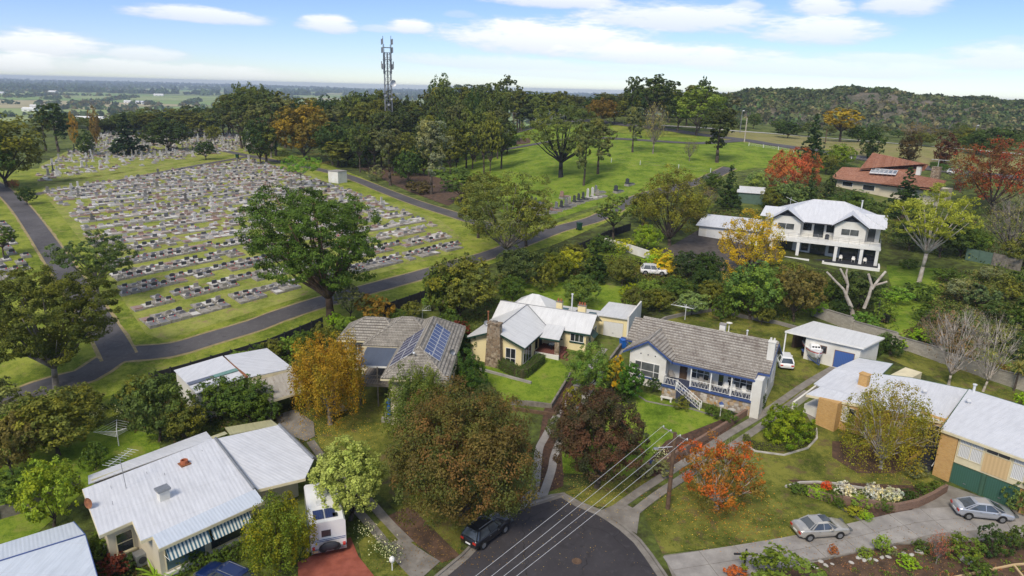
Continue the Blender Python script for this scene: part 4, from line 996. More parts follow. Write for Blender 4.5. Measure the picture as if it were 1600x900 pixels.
for i, (px, py, st) in enumerate([(846, 318, 0), (853, 321, 0), (860, 334, 0), (869, 333, 1), (850, 336, 1), (877, 330, 2), (884, 327, 1), (892, 325, 0), (899, 322, 1), (905, 319, 3), (912, 317, 0), (919, 314, 0), (926, 312, 0), (933, 311, 4), (940, 309, 4),
                                   (947, 307, 3), (864, 326, 0), (840, 333, 0), (836, 326, 3), (834, 338, 1), (945, 301, 5)]):
    m_ = ['granite_black', 'granite_grey', 'granite_pink', 'grave_concrete', 'grave_pale', 'granite_grey'][st]
    park_grave(px, py, m_, f"{['polished black', 'dark grey', 'pink granite', 'plain concrete', 'white stone', 'grey granite'][st]} grave, {ordn(i)} set out from the path beside the park lawn", tall=1.1 if st != 4 else 1.5)
park_grave(889, 308, 'granite_pink', 'red brown granite grave standing alone on the park lawn', 2.3); park_grave(972, 299, 'granite_black', 'black granite grave alone on the lawn with a white flower pot', 2.3)
park_grave(989, 288, 'granite_black', 'farthest lone black grave nearest the fence on the park lawn', 2.3)
# white kiosk block among the graves
g = G(521, 286); t = thing('kiosk', 'windowless cream kiosk block at the corner of the lawn cemetery', 'kiosk', g, -.55); s_ = mpp(g)
part('wall', MB().box((-1.9, 0, -.5), (1.9, 3.4, 3.2)), 'white_render', t); part('roof', MB().box((-2., -.1, 3.2), (2., 3.5, 3.34)), 'concrete', t); part('door', MB().box((-.5, -.03, 0), (.5, 0.02, 2.1)), 'white_paint', t)

# ================================================================== HOUSES
class Frame:
    def __init__(s, o, ang): s.o = o; s.a = radians(ang); s.c = cos(s.a); s.s = sin(s.a)
    def l(s, px, py, z):
        q = P(px, py, z); dx, dy = q[0]-s.o[0], q[1]-s.o[1]
        return (dx*s.c+dy*s.s, -dx*s.s+dy*s.c, z)
    def gz(s, x, y): return h(s.o[0]+x*s.c-y*s.s, s.o[1]+x*s.s+y*s.c)
def house(name, fr, label, cat='house', group=None):
    o = thing(name, label, cat, (fr.o[0], fr.o[1], 0), fr.a, group); return o
def newell(pts):
    n = Vector((0, 0, 0))
    for i in range(len(pts)):
        a, b = pts[i], pts[(i+1) % len(pts)]
        n += Vector(((a[1]-b[1])*(a[2]+b[2]), (a[2]-b[2])*(a[0]+b[0]), (a[0]-b[0])*(a[1]+b[1])))
    return n.normalized()
def ccw(pts): return list(pts) if newell(pts).z > 0 else list(pts)[::-1]
def sheet_face(mb, pts, t=.08, m=0, ms=None): mb.slab(ccw(pts), t, m, ms)
def tile_face(mb, pts, course=.38, lip=.08, m=0):
    """one roof plane laid in stepped courses"""
    pts = [Vector(p) for p in ccw(pts)]; n = newell(pts); u = Vector((0, 0, 1)).cross(n).normalized(); v = n.cross(u)
    q = [(p.dot(u), p.dot(v)) for p in pts]; d0 = pts[0].dot(n)
    v0, v1 = min(a[1] for a in q), max(a[1] for a in q); k = int(v0//course)
    sheet_face(mb, [tuple(p-n*.02) for p in pts], .1, m)
    while k*course < v1:
        r = clip(clip(q, 1, max(v0, k*course), True), 1, (k+1)*course, False)
        if len(r) >= 3:
            vb = max(v0, k*course); f = lambda a, ex=0.: tuple(u*a[0]+v*a[1]+n*(d0+lip*(1-(a[1]-vb)/course)+ex))
            o = len(mb.v); mb.add([f(a) for a in r], [list(range(len(r)))], m)
            bot = [a for a in r if abs(a[1]-vb) < 1e-4]
            if len(bot) >= 2:
                a, b = min(bot), max(bot); A, B = f(a), f(b); C = tuple(u*b[0]+v*b[1]+n*(d0-.01)); D = tuple(u*a[0]+v*a[1]+n*(d0-.01))
                mb.add([D, C, B, A], [(0, 1, 2, 3)], m)
        k += 1
def cap_line(mb, a, b, r=.09, m=0):
    mb.tube((a[0], a[1], a[2]+.02), (b[0], b[1], b[2]+.02), r, r, 6, m)
def edge_board(mb, pts, hgt=.2, th=.05, m=0, closed=False):
    pp = list(pts)+([pts[0]] if closed else [])
    for a, b in zip(pp[:-1], pp[1:]):
        d = Vector((b[0]-a[0], b[1]-a[1], 0))
        if d.length < .02: continue
        d.normalize(); n = Vector((-d.y, d.x, 0))*th/2; e = d*(th/2-.002)
        vs = [Vector(a)-n-e, Vector(b)-n+e, Vector(b)+n+e, Vector(a)+n-e]
        mb.slab(ccw([tuple(q+Vector((0, 0, .03))) for q in vs]), hgt+.03, m)
def hip(x0, x1, y0, y1, ze, zr, axis='x', inset=None):
    """faces of a hipped roof; inset 0 gives a gable"""
    w = (y1-y0) if axis == 'x' else (x1-x0); i = w/2 if inset is None else inset
    if axis == 'x': ym = (y0+y1)/2; a, b = (x0+i, ym, zr), (x1-i, ym, zr)
    else: xm = (x0+x1)/2; a, b = (xm, y0+i, zr), (xm, y1-i, zr)
    c = [(x0, y0, ze), (x1, y0, ze), (x1, y1, ze), (x0, y1, ze)]
    if axis == 'x': F = [[c[0], c[1], b, a], [c[2], c[3], a, b]]; E_ = [[c[1], c[2], b], [c[3], c[0], a]]
    else: F = [[c[1], c[2], b, a], [c[3], c[0], a, b]]; E_ = [[c[0], c[1], a], [c[2], c[3], b]]
    hips = [(c[0], a), (c[3], a), (c[1], b), (c[2], b)] if axis == 'x' else [(c[0], a), (c[1], a), (c[2], b), (c[3], b)]
    return F, (E_ if i > 0 else []), [(a, b)]+(hips if i > 0 else []), c
def wmap(face, at):
    """canonical (u along the wall, n out of it, w up) to local"""
    return {'-y': lambda u, n, w: (u, at-n, w), '+y': lambda u, n, w: (u, at+n, w), '+x': lambda u, n, w: (at+n, u, w), '-x': lambda u, n, w: (at-n, u, w)}[face]
def mbox(mb, f, u0, u1, n0, n1, w0, w1, m=0):
    A = f(u0, n0, w0); B = f(u1, n1, w1); mb.box(tuple(min(a, b) for a, b in zip(A, B)), tuple(max(a, b) for a, b in zip(A, B)), m)
def win(root, face, at, u0, u1, w0, w1, nx=2, ny=1, fm='white_paint', gm='glass_dark', sill=None, b=.06, xs=None, ys=None, name='window'):
    f = wmap(face, at); mb = MB(); us = xs or [u0+(u1-u0)*i/nx for i in range(nx+1)]; ws = ys or [w0+(w1-w0)*i/ny for i in range(ny+1)]
    for i, u in enumerate(us): mbox(mb, f, u-b/2, u+b/2, -.02, .055, w0-b/2, w1+b/2)
    for j, w in enumerate(ws):
        for i in range(len(us)-1): mbox(mb, f, us[i]+b/2, us[i+1]-b/2, -.02, .05, w-b/2, w+b/2)
    o = part(name, mb, fm, root)
    for i in range(len(us)-1):
        for j in range(len(ws)-1):
            pb = MB(); mbox(pb, f, us[i]+b/2, us[i+1]-b/2, -.01, .014, ws[j]+b/2, ws[j+1]-b/2); part('pane', pb, gm if isinstance(gm, str) else gm[(i+j) % len(gm)], o)
    if sill:
        sb = MB(); mbox(sb, f, u0-.12, u1+.12, -.02, .12, w0-b/2-.16, w0-b/2); part('sill', sb, sill, o)
    return o
def door(root, face, at, u0, u1, w0, w1, mat, fm='white_paint', handle=True, name='door'):
    f = wmap(face, at); mb = MB(); mbox(mb, f, u0, u1, -.02, .03, w0, w1); o = part(name, mb, mat, root)
    fb = MB(); mbox(fb, f, u0-.07, u0, -.02, .05, w0, w1+.07); mbox(fb, f, u1, u1+.07, -.02, .05, w0, w1+.07); mbox(fb, f, u0, u1, -.02, .05, w1, w1+.07); part('frame', fb, fm, o)
    if handle: hb = MB(); mbox(hb, f, (u0+u1)/2-.1 if (u1-u0) > 1.5 else u1-.15, (u0+u1)/2+.1 if (u1-u0) > 1.5 else u1-.08, .03, .07, w0+.5 if (u1-u0) > 1.5 else w0+1., w0+.56 if (u1-u0) > 1.5 else w0+1.12); part('handle', hb, 'metal_grey', o)
    return o
def box_part(name, root, a, b, mat, **kw): return part(name, MB().box(a, b), mat, root, **kw)
def chimney(root, x, y, z0, z1, w, d, mat, pots=2, cap='concrete_old', potm='terracotta'):
    o = part('chimney', MB().box((x-w/2, y-d/2, z0), (x+w/2, y+d/2, z1)), mat, root)
    part('cap', MB().box((x-w/2-.06, y-d/2-.06, z1), (x+w/2+.06, y+d/2+.06, z1+.1)), cap, o)
    for i in range(pots):
        px_ = x-w/2+w*(i+.5)/pots; part('pot', MB().lathe([(.12, 0), (.1, .35), (.07, .35), (.07, 0)], (px_, y, z1+.1), 10), potm, o)
    return o
def flue(root, x, y, z0, z1, mat='metal_white', r=.09): 
    o = part('flue', MB().tube((x, y, z0), (x, y, z1), r, r, 10), mat, root); part('cowl', MB().lathe([(r, 0), (r*1.7, .06), (r*1.7, .14), (0, .22)], (x, y, z1), 10), mat, o)

# ---------------------------------------------------------------- stone chimney house (cream, white iron roof)
fr = Frame((-5.47, 77.24), -22.3); hC = house('house', fr, 'cream house with white iron roof, tall rubble chimney and dark green trim')
w = MB().box((.5, .45, 1.4), (7.15, 8.0, 5.45)).box((.45, 8.0, 1.8), (12.75, 13., 5.5)).box((12.75, 13.9, 2.4), (16.6, 19.5, 6.05)).box((.6, 13., 2.5), (6., 17.6, 5.5)).box((6., 13., 2.6), (12.75, 17.2, 5.5))
w.add([(.5, .45, 5.45), (7.15, .45, 5.45), (3.8, .45, 7.0)], [(0, 1, 2)]); w.add([(12.75, 8.2, 5.5), (12.75, 13., 5.5), (12.75, 10.5, 6.98)], [(0, 1, 2)]); w.add([(.45, 8., 5.5), (.45, 13., 5.5), (.45, 10.5, 6.98)], [(0, 2, 1)])
part('wall', w, 'cream_wall', hC)
rf = MB(); A = (3.85, -.15, 7.12); B = (3.85, 10.4, 7.28)
sheet_face(rf, [(0, -.15, 5.6), A, B, (0, 7.9, 5.6)]); sheet_face(rf, [(7.8, -.15, 5.6), (7.8, 7.7, 5.6), B, A])
sheet_face(rf, [(0, 7.75, 5.62), (3.85, 7.75, 5.62), (3.85, 10.45, 7.3), (0, 10.45, 7.3)])
sheet_face(rf, [(3.9, 7.7, 5.6), (13.35, 7.7, 5.6), (13.35, 10.45, 7.3), (3.9, 10.45, 7.3)]); sheet_face(rf, [(0, 10.45, 7.3), (13.35, 10.45, 7.3), (13.35, 13.3, 5.6), (0, 13.3, 5.6)])
sheet_face(rf, [(7.5, 8.25, 5.95), (9.9, 8.25, 5.95), (10.35, 4.7, 5.35), (7.62, 4.7, 5.35)])
for f in hip(0, 6.4, 12.6, 18., 5.65, 7.35)[0]+hip(0, 6.4, 12.6, 18., 5.65, 7.35)[1]: sheet_face(rf, f)
sheet_face(rf, [(12.45, 13.6, 6.25), (16.9, 13.6, 6.25), (16.9, 19.8, 6.3), (12.45, 19.8, 6.3)], .1); sheet_face(rf, [(6., 13.2, 5.75), (12.5, 13.2, 5.75), (12.5, 17.3, 5.62), (6., 17.3, 5.62)])
ro = part('roof', rf, 'roof_zinc', hC)
cp = MB()
for a, b in (((3.85, -.15, 7.15), (3.85, 10.4, 7.3)), ((0, 10.45, 7.32), (13.35, 10.45, 7.32)), ((3.9, 10.4, 7.3), (7.7, 7.75, 5.66))): cap_line(cp, a, b, .05)
part('ridge_cap', cp, 'metal_grey', ro)
for i, (x, y) in enumerate(((7.4, 15.2), (9.6, 15.), (11.4, 15.))): box_part('skylight', ro, (x-.5, y-.7, 5.66), (x+.5, y+.7, 5.82), 'glass_blue' if i != 1 else 'charcoal')
tb = MB(); edge_board(tb, [(0, -.15, 5.5), (3.85, -.15, 7.03), (7.8, -.15, 5.5), (7.8, 7.7, 5.5)], .16); edge_board(tb, [(13.35, 7.7, 5.5), (9.9, 7.7, 5.5)], .16); edge_board(tb, [(9.93, 7.66, 5.42), (10.37, 4.7, 5.27), (7.62, 4.68, 5.27)], .16)
part('gutter', tb, 'green_trim', hC)
ch = MB().add([(2.7, -.42, 1.2), (4.95, -.42, 1.2), (4.95, .46, 1.2), (2.7, .46, 1.2), (2.9, -.38, 4.6), (4.75, -.38, 4.6), (4.75, .44, 4.6), (2.9, .44, 4.6), (3.05, -.34, 7.9), (4.6, -.34, 7.9), (4.6, .4, 7.9), (3.05, .4, 7.9)],
     [(8, 9, 10, 11)]+[(a+i, a+(i+1) % 4, a+4+(i+1) % 4, a+4+i) for a in (0, 4) for i in range(4)])
co = part('chimney', ch, 'rubble_brown', hC); part('cap', MB().box((2.98, -.42, 7.9), (4.68, .46, 8.08)), 'rubble_brown', co); part('pot', MB().box((3.5, -.1, 8.08), (4.1, .25, 8.25)), 'concrete_old', co)
win(hC, '-y', .45, 5.15, 6.4, 3.0, 5.0, 2, 1, gm='glass_dark', sill='green_trim', ys=[3.0, 3.75, 5.0]); win(hC, '+x', 7.15, 1.0, 3.6, 3.0, 5.1, 3, 1, sill='green_trim'); win(hC, '+x', 7.15, 5.0, 5.7, 3.5, 5.0, 1, 1, 'green_trim')
win(hC, '-y', 8.0, 10.75, 12.45, 4.25, 5.25, 3, 1, sill='green_trim'); win(hC, '-y', 8.0, 8.55, 9.6, 4.35, 5.1, 2, 1, sill='green_trim')
door(hC, '+x', 7.15, 6.4, 7.3, 3.35, 5.35, 'charcoal', 'green_trim'); win(hC, '+x', 12.75, 9.3, 10., 3.9, 5.0, 1, 1, sill='green_trim'); win(hC, '+x', 12.75, 11.6, 12.6, 3.9, 5.1, 1, 1)
part('window_awning', MB().slab(ccw([(12.78, 8.5, 5.5), (12.78, 10.4, 5.5), (13.7, 10.4, 4.85), (13.7, 8.5, 4.85)]), .05), 'green_trim', hC)
door(hC, '-y', 13.9, 13.4, 16.0, 3.45, 5.45, 'roller_white', 'cream_trim', name='garage_door')
box_part('porch_floor', hC, (7.16, 4.75, 2.0), (10.35, 7.99, 3.33), 'maroon_deck'); part('porch_wall', MB().box((7.3, 4.55, 1.9), (10.4, 4.75, 3.35)), 'white_render', hC)
part('porch_pillar', MB().box((9.75, 4.8, 3.33), (10.3, 5.3, 5.2)), 'rubble_brown', hC)
st = MB()
for i in range(5): st.box((10.36+i*.36, 5.2-i*.12, 1.9), (10.72+i*.36, 6.9, 3.2-i*.2))
part('porch_steps', st, 'maroon_deck', hC)
part('cheek_wall', MB().box((10.4, 4.6, 1.9), (12.2, 4.8, 2.6)), 'white_render', hC)
chimney(hC, 7.55, 12.8, 5.5, 7.55, .8, .5, 'cream_wall', 2); chimney(hC, 10.6, 13.0, 5.5, 7.4, 1.05, .5, 'cream_wall', 3); flue(hC, 9.0, 13.6, 5.6, 8.5, 'metal_white', .1)
flue(hC, 1.0, 4.4, 5.8, 7.6, 'metal_rust', .09); part('roof_dish', MB().lathe([(0, 0), (.25, .05), (.34, .14)], (0, 0, 0), 12), 'metal_grey', hC, loc=(1.3, 3.2, 6.6), rot=(radians(70), 0, .5))
part('boundary_wall', MB().box((16.8, 12.5, 2.2), (17., 20., 7.0)), 'white_render', hC)
part('drive_wall', MB().box((16.45, 3., 1.8), (16.7, 12.4, 3.9)), 'concrete_old', hC)
# hedge, bin, table
t = thing('wheelie_bin', 'blue lidded wheelie bin by the cream house garage', 'bin', G(973, 545)+Vector((0, 0, .1)), .4); t.scale = (1.15,)*3
def bin_parts(t, m, lid=None):
    part('body', MB().add([(-.24, -.28, .1), (.24, -.28, .1), (.24, .28, .1), (-.24, .28, .1), (-.29, -.34, .95), (.29, -.34, .95), (.29, .36, .95), (-.29, .36, .95)], [(3, 2, 1, 0), (4, 5, 6, 7), (0, 1, 5, 4), (1, 2, 6, 5), (2, 3, 7, 6), (3, 0, 4, 7)]), m, t)
    part('lid', MB().box((-.31, -.37, .95), (.31, .38, 1.03)), lid or m, t)
    for s_ in (-1, 1): part('wheel', MB().tube((s_*.25, .32, .12), (s_*.31, .32, .12), .12, .12, 10), 'rubber', t)
bin_parts(t, 'plastic_blue')
t = thing('patio_table', 'small dark table with a white cover on the cream house porch', 'table', tuple(Vector((fr.o[0]+8.6*fr.c-6.1*(-fr.s)*-1*-1, 0, 0))) if False else (fr.o[0]+8.9*fr.c-6.2*fr.s, fr.o[1]+8.9*fr.s+6.2*fr.c, 3.33), fr.a)
part('top', MB().lathe([(0, .72), (.55, .72), (.55, .66), (0, .66)], n=16), 'charcoal', t); part('leg', MB().tube((0, 0, 0), (0, 0, .66), .06), 'charcoal', t); part('cover', MB().box((-.3, -.25, .725), (.3, .25, .9)), 'white_paint', t, bevel=.05)

# ---------------------------------------------------------------- tiled house with blue trim and balustraded verandah
fr = Frame((17.68, 70.28), -30.1); hD = house('house', fr, 'white house with brown tiled roof, blue gutters and a railed front verandah')
w = MB().box((-4.9, .65, .8), (-.6, 8.8, 5.9)).box((-.6, 2.3, .8), (9.8, 8.8, 5.9)).add([(-4.9, .65, 5.9), (-.6, .65, 5.9), (-2.75, .65, 7.5)], [(0, 1, 2)]).add([(9.8, 2.3, 5.9), (9.8, 8.8, 5.9), (9.8, 5.7, 8.2)], [(0, 1, 2)]).add([(-4.9, 2.3, 5.9), (-4.9, 8.8, 5.9), (-4.9, 5.7, 8.2)], [(0, 2, 1)])
w.box((8.9, .6, .8), (9.79, 2.3, 5.75))
part('wall', w, 'white_render', hD)
rf = MB(); ze = 5.95; R_ = (-5.35, 5.8, 8.5); R2 = (10.15, 5.8, 8.5)
tile_face(rf, [(.2, 1.25, ze-.02), (8.9, 1.25, ze-.02), (8.9, 2.0, ze+.4), (.2, 2.0, ze+.4)][:0] or [(-5.35, 2.0, 6.12), (10.15, 2.0, 6.12), R2, R_]); tile_face(rf, [(-.1, .65, 5.72), (9.0, .65, 5.72), (9.0, 2.02, 6.14), (-.1, 2.02, 6.14)])
tile_face(rf, [(10.15, 9.6, 5.95), (-5.35, 9.6, 5.95), R_, R2])
tile_face(rf, [(-6.7, 3.9, 5.95), (-5.36, 3.9, 5.95), (-5.36, 6.6, 8.0), (-6.7, 6.6, 8.0)])
F2 = [(-5.6, .3, 5.95), (-2.75, .3, 7.78), (-2.75, 4.9, 7.84), (-5.6, 1.9, 5.95)]
tile_face(rf, F2); tile_face(rf, [(.1, .3, 5.95), (.1, 1.95, 5.95), (-2.75, 4.9, 7.84), (-2.75, .3, 7.78)])
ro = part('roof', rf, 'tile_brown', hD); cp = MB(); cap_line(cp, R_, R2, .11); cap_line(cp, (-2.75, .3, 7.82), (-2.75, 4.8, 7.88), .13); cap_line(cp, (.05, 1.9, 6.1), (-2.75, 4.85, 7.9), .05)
part('ridge_cap', cp, 'tile_brown', ro)
tb = MB(); edge_board(tb, [(-5.6, .25, 5.85), (-2.75, .25, 7.68), (.12, .25, 5.85), (.12, .62, 5.66), (9.02, .62, 5.66), (9.02, 1.97, 6.05), (10.2, 1.97, 6.05)], .2); part('fascia', tb, 'blue_trim', hD); tb = MB(); edge_board(tb, [(10.2, 1.97, 6.05), (10.2, 5.8, 8.4), (10.2, 9.6, 5.85)], .2); edge_board(tb, [(-5.62, 2.2, 5.86), (-6.72, 3.88, 5.86), (-5.4, 3.88, 5.86)], .18)
part('fascia', tb, 'blue_trim', hD)
win(hD, '-y', .65, -4.2, -1.3, 3.25, 4.95, gm='glass_grey', xs=[-4.2, -3.45, -1.95, -1.3], ys=[3.25, 3.95, 4.95], fm='white_paint', sill='blue_trim')
for u_ in (-3.6, -2.75, -1.9): part('vent', MB().tube((u_, .66, 5.9), (u_, .6, 5.9), .07, .07, 8), 'charcoal', hD)
door(hD, '-y', 2.3, .55, 1.45, 3.25, 5.2, 'timber_brown'); win(hD, '-y', 2.3, 1.9, 3.9, 3.7, 5.1, 3, 2, gm=('glass_dark', 'glass_grey'), xs=[1.9, 2.5, 3.3, 3.9]); win(hD, '-y', 2.3, 4.9, 5.5, 3.35, 5.2, 1, 1)
win(hD, '-y', 2.3, 5.9, 8.6, 3.7, 5.1, 4, 2, gm=('glass_dark', 'glass_grey', 'glass_dark'))
win(hD, '+x', 9.8, 3.4, 4.4, 3.4, 4.9, 1, 1); win(hD, '+x', 9.8, 6.4, 7.6, 3.4, 4.9, 2, 1)
part('verandah_floor', MB().box((-.6, -.3, 2.95), (2.2, 2.29, 3.2)).box((2.2, .72, 2.95), (8.9, 2.29, 3.2)), 'blue_boards', hD)
part('verandah_base', MB().box((-.55, -.2, .6), (2.1, 2.2, 2.95)).box((2.1, .85, .6), (8.85, 2.2, 2.95)), 'rubble_mixed', hD)
fb = MB(); edge_board(fb, [(-.62, 2.2, 3.18), (-.62, -.33, 3.18), (2.2, -.33, 3.18), (2.22, .7, 3.18), (8.92, .7, 3.18)], .22); part('floor_edge', fb, 'blue_trim', hD)
for px_ in (2.25, 4.45, 6.65, 8.82): part('verandah_post', MB().box((px_-.06, .76, 3.2), (px_+.06, .88, 5.6)), 'white_paint', hD)
def rail(x0, y0, x1, y1, z=3.2, z2=None, root=hD, hgt=.85, dx=.17):
    z2 = z if z2 is None else z2; L = sqrt((x1-x0)**2+(y1-y0)**2); n = max(2, int(L/dx)); mb = MB()
    mb.tube((x0, y0, z+hgt), (x1, y1, z2+hgt), .035, .035, 5); mb.tube((x0, y0, z+.1), (x1, y1, z2+.1), .028, .028, 5)
    for i in range(0, n):
        a, b = i/n, (i+1)/n; lo, hi = (.1, hgt) if i % 2 else (hgt, .1)
        mb.tube((x0+(x1-x0)*a, y0+(y1-y0)*a, z+(z2-z)*a+lo), (x0+(x1-x0)*b, y0+(y1-y0)*b, z+(z2-z)*b+hi), .015, .015, 4)
    o = part('balustrade', mb, 'white_paint', root); nb_ = MB()
    for xx, yy, zz in ((x0, y0, z), (x1, y1, z2)): nb_.box((xx-.045, yy-.045, zz), (xx+.045, yy+.045, zz+hgt+.08))
    part('newel', nb_, 'white_paint', o)
rail(-.5, -.2, 1.15, -.25); rail(2.3, .8, 4.4, .8); rail(4.5, .8, 6.6, .8); rail(6.7, .8, 8.78, .8); rail(8.82, .9, 8.82, 2.2); rail(-.5, -.1, -.5, .6)
st = MB()
for i in range(8): st.box((1.25+i*.36, -.95, .9), (1.6+i*.36, -.33, 3.05-i*.22))
part('verandah_steps', st, 'blue_boards', hD); rail(1.2, -.36, 4.0, -.36, 3.2, 1.45); rail(1.2, -.95, 4.0, -.95, 3.2, 1.45)
chimney(hD, 9.75, 3.9, 6.5, 9.1, .7, .7, 'white_render', 2, 'white_render', 'white_render'); chimney(hD, 3.75, 7.0, 7.2, 9.0, .65, .55, 'white_render', 0, 'concrete'); flue(hD, 6.4, 7.6, 7., 8.5, 'metal_white', .08)
part('tile_patch', MB().box((-7.4, 4.0, 5.9), (-6.75, 4.3, 6.0)), 'blue_trim', hD)
def chair(root_fr, x, y, z, rz, label, mat='white_paint', group='verandah chairs'):
    p_ = (root_fr.o[0]+x*root_fr.c-y*root_fr.s, root_fr.o[1]+x*root_fr.s+y*root_fr.c, z); t = thing('garden_chair', label, 'chair', p_, root_fr.a+rz, group)
    part('seat', MB().box((-.26, -.26, .4), (.26, .26, .46)), mat, t); part('backrest', MB().add([(-.28, .24, .46), (.28, .24, .46), (.2, .34, .98), (-.2, .34, .98), (-.28, .28, .46), (.28, .28, .46), (.2, .38, .98), (-.2, .38, .98)], [(0, 1, 2, 3), (7, 6, 5, 4), (1, 5, 6, 2), (2, 6, 7, 3), (3, 7, 4, 0)]), mat, t)
    for sx in (-1, 1):
        for sy in (-1, 1): part('leg', MB().tube((sx*.23, sy*.23, 0), (sx*.23, sy*.23, .4), .025, .025, 5), mat, t)
        part('armrest', MB().box((sx*.3-.03, -.25, .62), (sx*.3+.03, .27, .66)), mat, t)
for i, (x, y) in enumerate(((5.9, 1.7), (6.7, 1.6), (7.9, 1.7))): chair(fr, x, y, 3.2, .2*i, ['white garden chair on the verandah, nearest the row of two round seats', 'white garden chair on the verandah between two other white ones', 'white garden chair at the far end of the blue trimmed verandah'][i])
for i, (x, y) in enumerate(((-.1, 1.5), (3.3, 1.6), (4.3, 1.6))): chair(fr, x, y, 3.2, .5, ['cane tub chair beside the front door corner of the verandah', 'cane tub chair under the first verandah window', 'cane tub chair beside the second verandah post'][i], 'concrete', 'cane chairs')
fD = fr
# ---------------------------------------------------------------- tile roofed house with solar panels
fr = Frame((-12.65, 70.93), -2.1); hB = house('house', fr, 'two level house with grey hipped tile roof carrying three solar arrays')
part('wall', MB().box((-6.5, 2.2, 1.2), (-.5, 6.2, 6.45)).box((-3.1, .7, 1.2), (3., 6.9, 6.45)).box((.9, -7.6, .5), (6.1, 6.9, 6.35)), 'beige_wall', hB)
rf = MB(); cp = MB()
for (x0, x1, y0, y1, ze, zr, ax) in ((-7.2, .4, 1.6, 6.9, 6.6, 8.45, 'x'), (-3.85, 5., 0., 7.6, 6.62, 8.8, 'x'), (.15, 6.8, -8.35, 7.7, 6.5, 8.75, 'y')):
    F_, E_, H_, c_ = hip(x0, x1, y0, y1, ze, zr, ax)
    for f in F_+E_: tile_face(rf, f)
    for a, b in H_: cap_line(cp, a, b, .11)
tile_face(rf, [(3.5, -8.3, 7.0), (2.6, -8.3, 6.5), (3.5, -6.2, 8.0)]) if False else None
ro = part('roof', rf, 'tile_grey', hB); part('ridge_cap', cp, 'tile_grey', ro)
gb = MB()
for c_ in ([(-7.25, 1.55, 6.5), (-3.9, 1.55, 6.5)], [(-3.9, -.05, 6.5), (.1, -.05, 6.5)], [(.1, -.05, 6.4), (.1, -8.4, 6.4), (6.85, -8.4, 6.4), (6.85, 7.7, 6.4)]): edge_board(gb, c_, .14)
part('gutter', gb, 'cream_trim', hB)
def solar_array(name, O, U, V, nu, nv, pw=1.0, ph=1.0, gap=.03, root=None, lift=.1):
    O, U, V = Vector(O), Vector(U).normalized(), Vector(V).normalized(); N = U.cross(V).normalized(); N = N if N.z > 0 else -N
    ar_ = MB(); W_, H_ = nu*(pw+gap), nv*(ph+gap)
    for k in (.2, .8):
        a = O+V*(H_*k)+N*(lift-.05); ar_.tube(a, a+U*W_, .03, .03, 4)
    o = part(name, ar_, 'metal_grey', root)
    for i in range(nu):
        for j in range(nv):
            a = O+U*(i*(pw+gap))+V*(j*(ph+gap))+N*lift; q = [a, a+U*pw, a+U*pw+V*ph, a+V*ph]; mb = MB(); mb.add([tuple(p+N*.04) for p in q]+[tuple(p) for p in q], [(0, 1, 2, 3), (4, 5, 1, 0), (5, 6, 2, 1), (6, 7, 3, 2), (7, 4, 0, 3)], 1)
            b = .035; qq = [a+U*b+V*b, a+U*(pw-b)+V*b, a+U*(pw-b)+V*(ph-b), a+U*b+V*(ph-b)]; mb.add([tuple(p+N*.045) for p in qq], [(0, 1, 2, 3)], 0)
            part('solar_panel', mb, ['solar_cell', 'metal_white'], o)
sl = (8.75-6.5)/3.325; Lw = Vector((1, 0, sl)); Rw = Vector((1, 0, -sl))
solar_array('solar_array', (.55, -6.2, 6.5+.4*sl), (0, 1, 0), Lw, 3, 2, 1.0, 1.45, root=hB)
solar_array('solar_array', (.75, -2.95, 6.5+.6*sl), (0, 1, 0), Lw, 4, 2, 1.0, 1.35, root=hB)
solar_array('solar_array', (3.95, 3.0, 8.75-.5*sl), (0, -1, 0), Rw, 9, 2, .93, .95, root=hB)
part('patio_roof', MB().slab(ccw([(-3.3, -.1, 6.5), (.2, -.1, 6.5), (.2, -4.3, 6.05), (-3.3, -4.3, 6.05)]), .06), 'roof_patio', hB)
pb = MB(); edge_board(pb, [(-3.3, -4.32, 6.02), (.2, -4.32, 6.02)], .16); part('patio_beam', pb, 'white_paint', hB)
part('deck', MB().box((-3.3, -4.5, 3.95), (.6, .6, 4.1)), 'deck_boards', hB); fb = MB(); edge_board(fb, [(-3.32, -4.55, 4.1), (.6, -4.55, 4.1)], .3); part('deck_edge', fb, 'timber_grey', hB)
for x in (-3.1, -1.2, .1): part('patio_post', MB().box((x-.06, -4.4, 1.0), (x+.06, -4.28, 6.)), 'timber_grey', hB)
rb = MB(); rb.tube((-3.2, -4.36, 4.95), (.2, -4.36, 4.95), .04); rb.tube((-3.2, -4.36, 4.55), (.2, -4.36, 4.55), .02); part('deck_rail', rb, 'timber_grey', hB)
part('deck_pier', MB().box((.0, -4.4, .8), (.9, -3.7, 4.)), 'block_wall', hB)
win(hB, '-y', .7, -2.7, -.5, 4.15, 6.1, 2, 1); win(hB, '-y', 2.2, -5.6, -4.4, 4.7, 5.9, 2, 1, gm='glass_grey'); win(hB, '-x', .9, -3.5, -2., 4.2, 6.1, 2, 1); win(hB, '-y', -7.6, 2.2, 4.8, 4.4, 5.7, 3, 1)
win(hB, '+x', 6.1, -5, -3.4, 4.4, 5.6, 2, 1); part('lower_wall', MB().box((-.2, -7.3, .6), (.9, -6.9, 1.6)), 'concrete', hB)
part('roof_dish', MB().lathe([(0, 0), (.25, .05), (.36, .14)], (0, 0, 0), 12), 'metal_grey', hB, loc=(6.4, -2., 7.0), rot=(radians(75), 0, .8))
for x, y, z in ((2.2, -5.6, 7.9), (3.1, -6.3, 8.5), (4.5, -5.4, 8.1), (4.6, -6.1, 7.8)): part('roof_vent', MB().ball((x, y, z), .14, 0, 8, 5), 'metal_white', hB)
fB = fr
